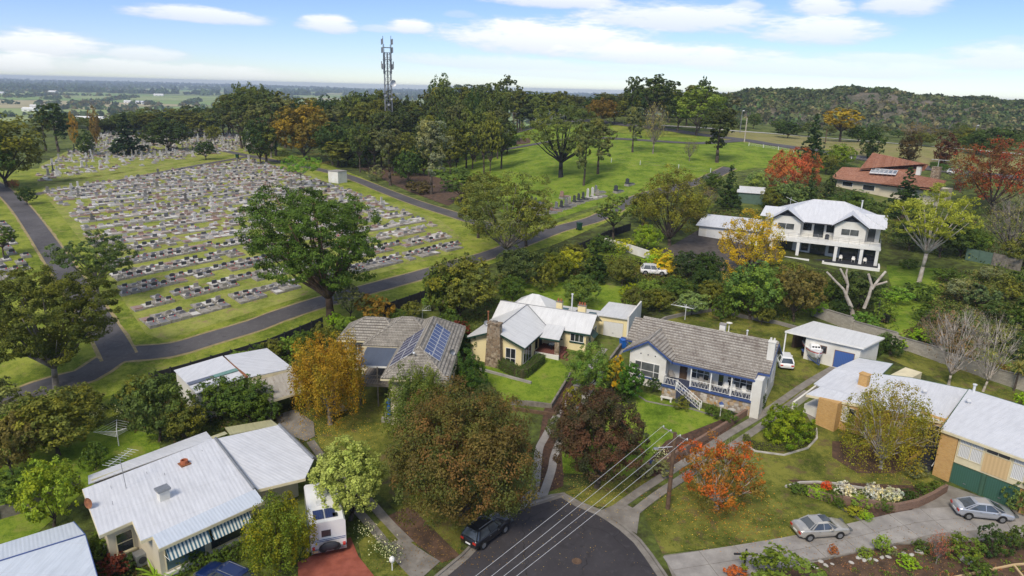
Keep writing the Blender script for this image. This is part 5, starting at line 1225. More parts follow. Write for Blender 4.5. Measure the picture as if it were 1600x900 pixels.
# ---------------------------------------------------------------- flat roofed beige house with striped awnings
fr = Frame((-23.93, 40.02), 48.8); hA = house('house', fr, 'long low beige house with white sheet roof and blue striped window awnings')
def zA(px, py, z, k=1315/380.): return fr.l(120+px/k, 640+py/k, z)
p0, p1, p2, p3, p4 = zA(445, 752, 3.4), zA(1012, 495, 3.4), zA(970, 430, 3.45), zA(745, 155, 4.0), zA(30, 430, 3.8)
p5, p6, p7, p8 = zA(122, 680, 3.6), zA(300, 602, 3.6), zA(345, 710, 3.42), zA(410, 685, 3.42)
e1 = zA(960, 432, 3.5)
rf = MB(); sheet_face(rf, [p4, p5, p6, p7, e1, p3], .1); ro = part('roof', rf, 'roof_white_h', hA)
rf = MB(); sheet_face(rf, [(p7[0], p7[1], 3.44), (p8[0], p8[1], 3.44), p0, p1, (e1[0]+.05, e1[1], 3.52)], .1); part('roof_extension', rf, 'roof_blue_white', hA)
r0, r1, r2, r3, r4 = zA(975, 432, 3.25), zA(1235, 370, 3.2), zA(1282, 268, 3.3), zA(1095, 82, 3.7), zA(750, 158, 3.95)
rf = MB(); sheet_face(rf, [r0, r1, r2, r3, r4], .1); part('side_roof', rf, 'roof_white_h', hA)
s0, s1, s2, s3 = zA(62, 402, 3.4), zA(60, 357, 3.0), zA(700, 118, 3.05), zA(735, 160, 3.7)
rf = MB(); sheet_face(rf, [s0, s1, s2, s3], .08); part('rear_roof', rf, 'roof_white_h', hA)
rf = MB(); sheet_face(rf, [zA(80, 378, 3.28), zA(78, 392, 3.36), zA(815, 130, 3.6), zA(800, 118, 3.5)], .03); part('perspex_strip', rf, 'roof_perspex', hA)
rf = MB(); sheet_face(rf, [zA(800, 96, 3.1), zA(828, 134, 3.6), zA(1090, 84, 3.65), zA(1050, 54, 3.2)], .08); part('perspex_roof', rf, 'roof_perspex', hA)
cp = MB(); cap_line(cp, (r4[0], r4[1], 4.0), (e1[0], e1[1], 3.55), .13); cap_line(cp, (r3[0], r3[1], 3.7), (r2[0], r2[1], 3.35), .16); part('roof_flashing', cp, 'metal_grey', hA)
tb = MB(); edge_board(tb, [(a[0], a[1], a[2]-.06) for a in (p4, p5, p6, p7, p8, p0, p1)], .2); part('fascia', tb, 'cream_trim', hA); tb = MB(); edge_board(tb, [(a[0], a[1], a[2]-.06) for a in (r0, r1)], .2); part('fascia', tb, 'cream_trim', hA)
def inset(poly, d):
    c = Vector((sum(p[0] for p in poly)/len(poly), sum(p[1] for p in poly)/len(poly))); return [tuple(Vector(p[:2])+(c-Vector(p[:2])).normalized()*d) for p in poly]
w = MB(); w.prism([(-1.7, 4.8), (7.2, 4.8), (8.4, 10.3), (-.9, 10.3)], -.3, 3.5); w.prism([(.2, .85), (7.1, .85), (7.3, 4.8), (.2, 4.8)], -.3, 3.28); w.prism([(7.4, 3.6), (12.6, 3.2), (14.3, 9.4), (8.4, 10.3)], -.3, 3.0); w.prism([(.2, 10.31), (8.8, 10.31), (9.4, 13.6), (.2, 13.6)], -.3, 2.9)
part('wall', w, 'beige_wall', hA)
win(hA, '-y', .85, .6, 3.4, .75, 2.6, 1, 1, 'cream_trim', 'glass_blue'); win(hA, '-y', .85, 3.8, 6.6, .75, 2.6, 1, 1, 'cream_trim', 'glass_dark'); box_part('window_ledge', hA, (.4, .6, .4), (6.9, .85, .66), 'white_render')
for a, b in ((.5, 3.5), (3.7, 6.7)):
    o = part('awning', MB().slab(ccw([(a, .5, 3.2), (b, .5, 3.2), (b, -.2, 2.2), (a, -.2, 2.2)]), .03), 'awning_stripe', hA)
    part('arm', MB().tube((a+.05, -.17, 2.2), (a+.05, .85, 2.1), .02).tube((b-.05, -.17, 2.2), (b-.05, .85, 2.1), .02), 'white_paint', o)
win(hA, '-y', 4.8, -1.2, -.1, 1.1, 2.7, 1, 2, 'cream_trim', 'glass_dark', sill='cream_trim'); win(hA, '-y', 3.6, 8.0, 9.4, 1.5, 2.8, 2, 1, 'cream_trim'); door(hA, '-y', 3.55, 10.3, 11.2, 0.05, 2.2, 'glass_dark', 'cream_trim')
o = part('chimney', MB().box((2.2, 5.1, 3.3), (2.95, 5.7, 4.4)), 'white_render', hA); part('cap', MB().box((2.1, 5.0, 4.45), (3.05, 5.8, 4.62)), 'metal_grey', o)
o = part('roof_vent', MB().lathe([(.3, 0), (.3, .35), (.22, .35), (.22, .1)], (5.7, 8.9, 3.9), 14), 'terracotta', hA); part('base', MB().box((5.3, 8.5, 3.7), (6.1, 9.3, 3.95)), 'metal_rust', o)
m_ = MB().tube((1.1, 8.7, 3.7), (1.0, 8.8, 6.6), .03, .02, 5); part('antenna_mast', m_, 'metal_grey', hA)
am = MB(); am.tube((.0, 8.3, 6.4), (2.2, 9.5, 6.45), .02, .02, 4)
for i in range(9): t_ = i/8; am.tube((2.2*t_-.25, 8.3+1.2*t_+.45, 6.42), (2.2*t_+.25, 8.3+1.2*t_-.45, 6.42), .012, .012, 3)
part('antenna', am, 'metal_white', hA)
for x, y in ((.3, 9.5), (3.0, 9.6), (3.9, 8.4), (-.4, 7.2), (7.6, 9.8)): part('guy_wire', MB().tube((1.15, 8.75, 5.8) if False else (x, y, 3.75), (x, y, 4.05), .02, .02, 4), 'metal_grey', hA)
part('roof_dish', MB().lathe([(0, 0), (.3, .06), (.42, .16)], (0, 0, 0), 12), 'metal_rust', hA, loc=(-1.6, 8.1, 4.1), rot=(radians(80), 0, -1.2))
t = thing('air_conditioner', 'grey air conditioner box on legs against the beige wall', 'air conditioner', (fr.o[0]-.1*fr.c-3.9*fr.s, fr.o[1]-.1*fr.s+3.9*fr.c, 0), fr.a)
part('case', MB().box((-.4, -.5, .2), (.4, .3, 1.15)), 'metal_grey', t, bevel=.03); part('fan_grille', MB().tube((0, -.51, .7), (0, -.54, .7), .28, .28, 14), 'charcoal', t)
fA = fr
# ---------------------------------------------------------------- shed at the lower left corner
fr = Frame((-32.47, 44.02), 0); hK = house('shed', fr, 'long shed with folded pale blue roof at the lower left corner', 'shed')
def zK(px, py, z): return fr.l(px/3, 600+py/3, z)
a0, a1, b0, b1, c0, c1 = zK(-500, 905, 2.5), zK(345, 645, 2.5), zK(-500, 985, 3.0), zK(400, 706, 3.0), zK(-300, 1400, 2.6), zK(500, 1050, 2.6)
rf = MB(); sheet_face(rf, [a0, a1, b1, b0], .06); sheet_face(rf, [b0, b1, c1, c0], .06); part('roof', rf, 'roof_blue_white', hK)
eb = MB(); edge_board(eb, [a1, b1, c1], .25); part('barge_board', eb, 'blue_trim', hK); cp = MB(); cap_line(cp, b0, b1, .06); part('ridge_cap', cp, 'blue_trim', hK)
ip = inset([a0, a1, b1, c1, c0], .5); w = MB().prism([p for p in ip][::-1] if sum(ip[k][0]*ip[(k+1) % 5][1]-ip[(k+1) % 5][0]*ip[k][1] for k in range(5)) < 0 else ip, -.5, 2.35); part('wall', w, 'metal_white', hK)
# ---------------------------------------------------------------- white sheds with carport
fr = Frame((-36.09, 67.6), 42.6); hJ = house('shed', fr, 'pair of white iron sheds with a rust streaked carport below the cemetery road', 'shed')
rf = MB(); sheet_face(rf, [(0, -6.8, 4.35), (5.15, -6.5, 4.6), (5.15, 0, 4.95), (0, 0, 4.6)], .07); sheet_face(rf, [(5.35, -6.8, 4.6), (10.2, -7.0, 4.45), (10.2, -.2, 4.7), (5.35, -.1, 4.95)], .07); part('roof', rf, 'roof_white', hJ)
part('roof_strip', MB().slab(ccw([(0, -4.1, 4.56), (2.6, -4.1, 4.71), (2.6, -4.8, 4.68), (0, -4.8, 4.53)]), .03), 'roof_dark_strip', hJ); part('roof_strip', MB().slab(ccw([(2.62, -4.1, 4.71), (5.1, -4.1, 4.84), (5.1, -4.8, 4.81), (2.62, -4.8, 4.68)]), .03), 'roof_green_strip', hJ)
cp = MB().box((5.12, -6.7, 4.55), (5.38, 0, 4.72)); part('rusty_gutter', cp, 'metal_rust', hJ)
part('carport_roof', MB().slab(ccw([(5.5, -11.5, 3.6), (9.9, -11.6, 3.7), (10.0, -7.1, 4.2), (5.5, -6.9, 4.1)]), .06), 'roof_rusty', hJ)
part('wall', MB().box((.15, -6.5, .3), (5.1, -.1, 4.2)).box((5.4, -6.6, .3), (10., -.3, 4.2)).box((5.6, -11.3, .3), (5.75, -6.8, 3.5)), 'white_render', hJ)
for x, y in ((9.7, -11.4), (9.7, -9.2), (5.7, -11.4)): part('post', MB().box((x-.07, y-.07, .5), (x+.07, y+.07, 3.6)), 'timber_grey', hJ)
fb = MB(); edge_board(fb, [(5.5, -11.55, 3.55), (9.9, -11.65, 3.65)], .2); part('fascia', fb, 'cream_trim', hJ); fb = MB(); edge_board(fb, [(5.45, -6.95, 4.5), (10.2, -7.1, 4.36)], .3); part('fascia', fb, 'cream_trim', hJ); win(hJ, '-y', -6.5, 1.5, 2.7, 1.7, 2.6, 2, 1)
fJ = fr
# ---------------------------------------------------------------- orange brick house on the right
fr = Frame((39.95, 57.08), -51.5); hE = house('house', fr, 'orange brick house with long white roof and two green garage doors')
ke = 1177/340.
def zE(px, py, z): return fr.l(1260+px/ke, 540+py/ke, z)
q0, q1, q2 = zE(730, 450, 5.3), (11, 0, 5.3), zE(880, 235, 6.0)
rf = MB(); sheet_face(rf, [q0, q1, (11, 10.2, 6.15), (q2[0], q2[1], 6.0)], .12); part('roof', rf, 'roof_white', hE)
rl = [zE(0, 262, 4.3), zE(745, 410, 4.55), (q0[0]-.05, q0[1]+3, 4.75), zE(878, 238, 5.2), zE(560, 172, 5.15), zE(412, 155, 5.1), zE(470, 98, 4.9), zE(285, 65, 4.9), zE(190, 112, 4.75), zE(150, 125, 4.75), zE(40, 205, 4.5), zE(75, 222, 4.55)]
rl = [rl[0], rl[1], rl[3], rl[4], rl[5], rl[6], rl[7], rl[9], rl[10], rl[11]]
rf = MB(); tr_ = tessellate_polygon([[Vector((p[0], p[1], 0)) for p in rl]])
for t_ in tr_: sheet_face(rf, [rl[i] for i in t_], .11)
part('lower_roof', rf, 'roof_white', hE)
eb = MB(); edge_board(eb, [(q0[0], q0[1]-.03, 5.2), (11, -.03, 5.2)], .2); part('fascia', eb, 'cream_trim', hE); eb = MB(); edge_board(eb, [(rl[0][0], rl[0][1]-.03, 4.2), (rl[1][0], rl[1][1]-.03, 4.45)], .2); part('fascia', eb, 'cream_trim', hE)
eb = MB(); edge_board(eb, [(q2[0]-.04, q2[1], 5.98), (q0[0]-.04, q0[1], 5.28)], .1, .06); edge_board(eb, [(q2[0], q2[1]+.03, 6.0), (11, 10.2, 6.15)], .12); edge_board(eb, [rl[2], rl[3], rl[4], rl[5], rl[6]], .12); part('gutter', eb, 'garage_green', hE)
lx0, ly0 = rl[0][0]+1.2, rl[0][1]+.7
zg = .1
w = MB(); w.prism([(.02, .45), (11, .45), (11, 9.4), (-1.2, 9.4)], zg, 5.2)
w.prism([(rl[0][0]+1.25, .25+rl[0][1]), (-9.3, .25+rl[0][1]*.8), (-9.3, 8.6), (rl[0][0]+1.25, 7.6)], .6, 4.3)
w.prism([(-9.31, .35), (-3.2, 2.45), (-3.2, 9.5), (-9.3, 9.0)], .3, 4.4); w.prism([(-3.2, 3.6), (-.2, 3.6), (-.2, 9.5), (-3.2, 9.5)], .2, 4.6)
part('wall', w, 'brick_orange', hE)
part('upper_panel', MB().box((1.45, .32, 2.45), (11, .44, 5.15)), 'cream_trim', hE)
part('corner_pier', MB().box((0., .2, zg), (1.42, .449, 5.16)), 'brick_orange', hE)
win(hE, '-y', .32, 1.6, 3.5, 3.15, 4.95, fm='cream_trim', gm='glass_curtain', xs=[1.6, 2.55, 3.5], ys=[3.15, 4.45, 4.95]); 
win(hE, '-y', .32, 3.7, 5.5, 4.5, 4.95, 2, 1, 'cream_trim'); part('tan_panel', MB().box((3.62, .28, 2.6), (5.6, .32, 4.4)), 'tan_boards', hE)
win(hE, '-y', .32, 5.75, 6.75, 3.0, 4.95, 1, 1, 'cream_trim', 'glass_curtain', ys=[3.0, 4.45, 4.95]); part('brick_panel', MB().box((7.0, .2, zg), (11, .32, 5.16)), 'brick_orange', hE)
door(hE, '-y', .4, 1.5, 3.75, zg+.1, 2.3, 'roller_green', 'garage_green', name='garage_door'); door(hE, '-y', .4, 4.2, 6.6, zg+.1, 2.3, 'roller_green', 'garage_green', name='garage_door'); part('garage_pier', MB().box((3.83, .25, zg), (4.12, .42, 2.4)), 'garage_green', hE)
win(hE, '-y', 2.55, -5.9+2.9, -.3, 2.6, 4.2, 3, 1, 'cream_trim', 'glass_dark') if False else None
w3 = win(hE, '-y', 3.6, -3.1, -.35, 2.1, 3.9, 3, 1, 'cream_trim', 'glass_dark', xs=[-3.1, -2.2, -1.2, -.35], ys=[2.1, 3.4, 3.9]); win(hE, '-y', .34, -9.2, -7.8, 2.2, 3.9, 2, 1, 'cream_trim', ('glass_curtain', 'glass_dark'))
st = MB()
for i in range(9): st.box((-1.9, .2+i*.36, .2), (-.3, .56+i*.36, .55+i*.19))
part('front_steps', st, 'charcoal', hE); part('step_wall', MB().box((-2.2, .0, .1), (-1.91, 3.5, 1.1)), 'brick_orange', hE); part('landing', MB().box((-3.1, 3.2, .2), (-.2, 3.6, 2.05)), 'timber_brown', hE)
part('handrail', MB().tube((-.2, .3, 1.2), (-.2, 3.4, 2.7), .035), 'white_paint', hE)
chimney(hE, -9.7, 5.5, 4.3, 5.9, .9, .7, 'brick_orange', 0, 'brick_orange')
part('end_gable', MB().box((-9.2, 10.8, 1.9), (-7.4, 14.6, 4.7)), 'cream_trim', hE)
flue(hE, -.9, 10.0, 5.4, 6.7, 'metal_white', .12); part('roof_vent', MB().lathe([(.12, 0), (.12, .2), (.26, .24), (.26, .4), (0, .5)], (-.3, 7.0, 5.8), 12), 'metal_white', hE); part('roof_vent', MB().lathe([(.12, 0), (.12, .2), (.26, .24), (.26, .4), (0, .5)], (-4.6, 8.0, 4.95), 12), 'metal_white', hE)
part('porch_slab', MB().box((-13.2, .3, 1.2), (-11.6, 2.6, 2.5)), 'white_render', hE)
fE = fr
# ---------------------------------------------------------------- garage with blue door
fr = Frame((34.47, 80.79), -36.5); hH = house('garage', fr, 'white double garage with a blue roller door and open boat bay', 'garage')
rf = MB(); sheet_face(rf, [(-.1, 0, 6.15), (8.9, 0, 6.15), (10.3, 4.5, 6.5), (1.9, 5.4, 6.5)], .1); part('roof', rf, 'roof_zinc', hH)
part('wall', MB().prism([(2.4, .3), (8.6, .3), (9.9, 4.3), (3.3, 4.9)], 2.3, 6.02), 'white_render', hH)
part('bay_wall', MB().prism([(.3, 2.6), (2.0, 5.2), (3.3, 4.9), (3.2, 4.5), (2.2, 4.8), (.6, 2.5)], 2.5, 6.0), 'timber_brown', hH)
door(hH, '-y', .3, 5.9, 8.0, 2.9, 5.0, 'roller_blue', 'brick_brown', name='garage_door'); win(hH, '-y', .3, 3.0, 4.9, 4.3, 5.2, 3, 1, 'brick_brown', 'glass_dark')
eb = MB(); edge_board(eb, [(-.1, -.03, 6.1), (8.9, -.03, 6.1), (10.32, 4.5, 6.45)], .16); part('fascia', eb, 'white_paint', hH); part('post', MB().box((-.05, .05, 2.8), (.1, .2, 6.1)), 'white_paint', hH)
# ---------------------------------------------------------------- white two storey house
fr = Frame((57.98, 122.72), -26); hF = house('house', fr, 'white two storey house with gabled bays, balcony and columned lower verandah')
w = MB().box((-10.4, .5, 9.1), (-5.3, 7., 11.95)).box((.45, .5, 9.1), (5.6, 7., 11.95)).box((-5.3, 2.4, 9.1), (.45, 7., 11.95)).box((5.6, 3.4, 9.1), (8.0, 7., 11.95)).box((-10.4, 7., 8.9), (8., 14.5, 11.95)).box((-12., 4.5, 6.), (-10.4, 13., 11.9))
for x in (-7.85, 3.02): w.add([(x-2.56, .5, 11.95), (x+2.56, .5, 11.95), (x, .5, 13.9)], [(0, 1, 2)])
w.box((-10.3, 2.2, 4.4), (8., 14.4, 8.77))
part('wall', w, 'white_render', hF)
part('balcony_slab', MB().box((-10.6, -.9, 8.78), (8.3, 3.4, 9.1)), 'white_paint', hF); part('verandah_floor', MB().box((-10.6, -1.6, 4.6), (8.3, 2.2, 5.65)), 'charcoal', hF)
rf = MB(); cp = MB(); F_, E_, H_, c_ = hip(-11.2, 8.6, .9, 15.4, 12.0, 15.3, 'x')
for f in F_+E_: sheet_face(rf, f)
for a, b in H_: cap_line(cp, a, b, .07)
for x in (-7.85, 3.02):
    for sgn in (-1, 1): sheet_face(rf, [(x+3.1*sgn, -.1, 12.), (x, -.1, 14.25), (x, 5.6, 14.25), (x+3.1*sgn, 1.2, 12.)])
    cap_line(cp, (x, -.1, 14.27), (x, 5.6, 14.27), .06)
F_, E_, H_, c_ = hip(-13., -7., 3.6, 11.5, 12., 13.4, 'x', .4)
for f in F_+E_: sheet_face(rf, f)
F_, E_, H_, c_ = hip(4., 8.9, 2.7, 10.5, 12.02, 13.7, 'x', .01)
for f in F_: sheet_face(rf, f)
ro = part('roof', rf, 'roof_white', hF); part('ridge_cap', cp, 'metal_white', ro)
gb = MB()
for x in (-7.85, 3.02):
    edge_board(gb, [(x-3.1, -.13, 11.93), (x, -.13, 14.15), (x+3.1, -.13, 11.93)], .14)
    gb.add([(x-1.35, .42, 12.9), (x+1.35, .42, 12.9), (x, .42, 13.85)], [(0, 1, 2)])
edge_board(gb, [(-4.8, .86, 11.93), (.05, .86, 11.93)], .13); part('gable_trim', gb, 'charcoal', hF)
win(hF, '-y', .5, -9.3, -6.4, 10.35, 11.5, 2, 1, gm='glass_grey'); win(hF, '-y', .5, 1.6, 4.5, 10.35, 11.5, 2, 1, gm='glass_grey'); win(hF, '-y', 2.4, -4.9, -3.5, 10.25, 11.5, 1, 1, 'charcoal'); win(hF, '-y', 2.4, -.9, .3, 10.25, 11.5, 1, 1, 'charcoal')
door(hF, '-y', 2.4, -3.0, -1.4, 9.12, 11.5, 'glass_dark', 'charcoal'); win(hF, '-y', 3.4, 6.1, 7.2, 9.2, 11.5, 1, 2, 'charcoal', 'glass_grey')
for a, b in ((-8.6, -6.4), (-4.8, -3.6), (-3.2, -.6), (.0, 1.1), (1.9, 4.9), (5.9, 7.7)): win(hF, '-y', 2.2, a, b, 5.75 if b-a > 1.3 else 6.4, 8.3, 2 if b-a > 1.5 else 1, 1, 'charcoal')
for x in (-9.9, -5.2, 1.2, 5.4, 7.9): part('column', MB().box((x-.26, -.85, 5.65), (x+.26, -.33, 8.45)), 'white_paint', hF)
part('beam', MB().box((-10.6, -.93, 8.42), (8.36, -.25, 8.77)), 'white_paint', hF)
rb = MB()
for zz in (9.45, 9.8, 10.05): rb.tube((-10.5, -.75, zz), (8.2, -.75, zz), .025, .025, 4); rb.tube((8.2, -.75, zz), (8.2, 3.3, zz), .025, .025, 4)
for i in range(12): rb.tube((-10.5+i*1.7, -.75, 9.1), (-10.5+i*1.7, -.75, 10.05), .025, .025, 4)
part('balcony_rail', rb, 'metal_grey', hF)
part('planter_wall', MB().box((-10.4, -3.2, 4.4), (-2.9, -2.9, 5.9)).box((-.7, -3.5, 4.4), (8.6, -3.2, 5.8)).box((8.3, -3.2, 4.4), (8.6, -.2, 6.0)).box((-.7, -3.2, 4.4), (-.4, -1.7, 5.7)), 'white_paint', hF)
st = MB()
for i in range(4): st.box((-2.9, -3.3+i*.42, 4.4), (-.8, -2.88+i*.42, 5.05+i*.15))
part('verandah_steps', st, 'charcoal', hF)
flue(hF, 4.4, 9.0, 14., 15.6, 'metal_white', .12); part('antenna', MB().tube((-8.2, 9., 13.), (-8.2, 9., 15.3), .03).tube((-9.1, 9., 15.2), (-6.4, 8.4, 14.2), .03), 'metal_white', hF)
for i, x in enumerate((2.2, 4.3, 6.2)): chair(fr, x, .3, 5.65, 0, ['white outdoor chair under the verandah left of the sliding door', 'white outdoor chair under the verandah between two columns', 'white outdoor chair at the right end of the lower verandah'][i], group='verandah chairs of the white house')
t = thing('barbecue', 'covered barbecue on the upstairs balcony of the white house', 'barbecue', (fr.o[0]-.6*fr.c-1.2*fr.s, fr.o[1]-.6*fr.s+1.2*fr.c, 9.1), fr.a); part('body', MB().box((-.35, -.25, .0), (.35, .25, .75)), 'charcoal', t); part('lid', MB().ball((0, 0, .78), .36, 0, 10, 6, (1, .7, .6)), 'charcoal', t)
fF = fr
# ---------------------------------------------------------------- garage wing of the white house
fr = Frame((37.55, 132.85), -26); hg = house('garage', fr, 'low white garage wing behind the yellow tree', 'garage')
rf = MB(); sheet_face(rf, [(-1.6, 0, 9.4), (10.5, 0, 9.4), (10.5, 8.5, 10.4), (-1.6, 8.5, 10.4)], .1); part('roof', rf, 'roof_white', hg); part('wall', MB().box((-1., .5, 6.3), (10.2, 8.2, 9.3)), 'white_render', hg); door(hg, '-y', .5, .6, 3.6, 7.0, 9.0, 'roller_white', name='garage_door'); door(hg, '-y', .5, 4.4, 7.4, 7.0, 9.0, 'roller_white', name='garage_door')
# ---------------------------------------------------------------- red tiled house
fr = Frame((82.64, 180.26), -47.4); hG = house('house', fr, 'red terracotta tiled house with a row of skylight panels and stone chimney')
kg = 1600/240.
def zG(px, py, z): return fr.l(1280+px/kg, 230+py/kg, z)
def mb_tiles(faces):
    mb = MB()
    for f in faces: tile_face(mb, [zG(*p) for p in f], .45, .06)
    return mb
A_, B_, C_, D_ = (115, 322, 14.), (240, 205, 16.2), (440, 226, 16.4), (710, 388, 14.)
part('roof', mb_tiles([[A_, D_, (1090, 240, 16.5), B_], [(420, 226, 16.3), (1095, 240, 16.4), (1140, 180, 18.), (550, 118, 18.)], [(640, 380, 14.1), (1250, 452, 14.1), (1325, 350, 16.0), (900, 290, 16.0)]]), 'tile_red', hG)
a_, b_, c_, d_ = zG(150, 330, 13.9), zG(1240, 455, 13.9), zG(1320, 360, 13.9), zG(240, 215, 13.9)
w = MB(); ln = [(a_[0]+.6, a_[1]+.8), (b_[0]-.6, b_[1]+1.), (b_[0]+.5, b_[1]+9.), (a_[0]+.6, a_[1]+9.)]; w.prism(ln, 9., 13.9); part('wall', w, 'beige_wall', hG)
yv = a_[1]+.8; sl_ = (b_[1]-a_[1]+.2)/(b_[0]-a_[0]-1.2)
def wG(u0, u1, z0, z1):
    o = MB(); f = lambda x: yv+(x-ln[0][0])*sl_
    pb = MB().add([(u0, f(u0)-.05, z0), (u1, f(u1)-.05, z0), (u1, f(u1)-.05, z1), (u0, f(u0)-.05, z1), (u0, f(u0)+.1, z0), (u1, f(u1)+.1, z0), (u1, f(u1)+.1, z1), (u0, f(u0)+.1, z1)], [(0, 1, 2, 3), (1, 5, 6, 2), (2, 6, 7, 3), (3, 7, 4, 0), (4, 5, 1, 0)])
    o = part('window', pb, 'white_paint', hG); part('pane', MB().add([(u0+.1, f(u0+.1)-.07, z0+.1), (u1-.1, f(u1-.1)-.07, z0+.1), (u1-.1, f(u1-.1)-.07, z1-.1), (u0+.1, f(u0+.1)-.07, z1-.1)], [(0, 1, 2, 3)]), 'glass_dark', o)
wG(3.2, 5.9, 12.3, 13.5); wG(8.4, 11.4, 11.9, 13.3)
eb = MB(); edge_board(eb, [zG(115, 325, 13.92), zG(710, 392, 13.92), zG(1250, 456, 13.92)], .3, .1); part('gutter', eb, 'charcoal', hG)
U_ = Vector(zG(820, 252, 15.9))-Vector(zG(550, 226, 15.9)); n6 = 6
o0, o1, o2, o3 = Vector(zG(522, 272, 15.6)), Vector(zG(800, 291, 15.6)), Vector(zG(825, 250, 16.3)), Vector(zG(550, 226, 16.3))
ar_ = part('solar_array', MB().tube(tuple(o0+Vector((0, 0, .1))), tuple(o1+Vector((0, 0, .1))), .08), 'metal_white', hG)
for i in range(6):
    s_, e_ = i/6+.008, (i+1)/6-.008; q = [o0.lerp(o1, s_), o0.lerp(o1, e_), o3.lerp(o2, e_), o3.lerp(o2, s_)]
    mb = MB().slab(ccw([tuple(p+Vector((0, 0, .25))) for p in q]), .1, 1); c = sum(q, Vector())/4; mb.add([tuple(c+(p-c)*.8+Vector((0, 0, .262))) for p in q], [(0, 1, 2, 3)], 0); part('solar_panel', mb, ['glass_grey', 'metal_white'], ar_)
cc_ = zG(1205, 330, 15.3); chimney(hG, cc_[0], cc_[1], 14., 18.2, 1.9, 1.3, 'rubble_brown', 0, 'rubble_brown'); cc_ = zG(1040, 235, 17.3); chimney(hG, cc_[0], cc_[1], 16., 18.0, 1., .8, 'white_render', 0); 
m_ = zG(1230, 235, 17.5); part('antenna', MB().tube((m_[0], m_[1], 15.), (m_[0], m_[1], 20.), .06).tube((m_[0]-1.8, m_[1]+.4, 19.9), (m_[0]+2.4, m_[1]-.5, 20.), .05), 'metal_white', hG)

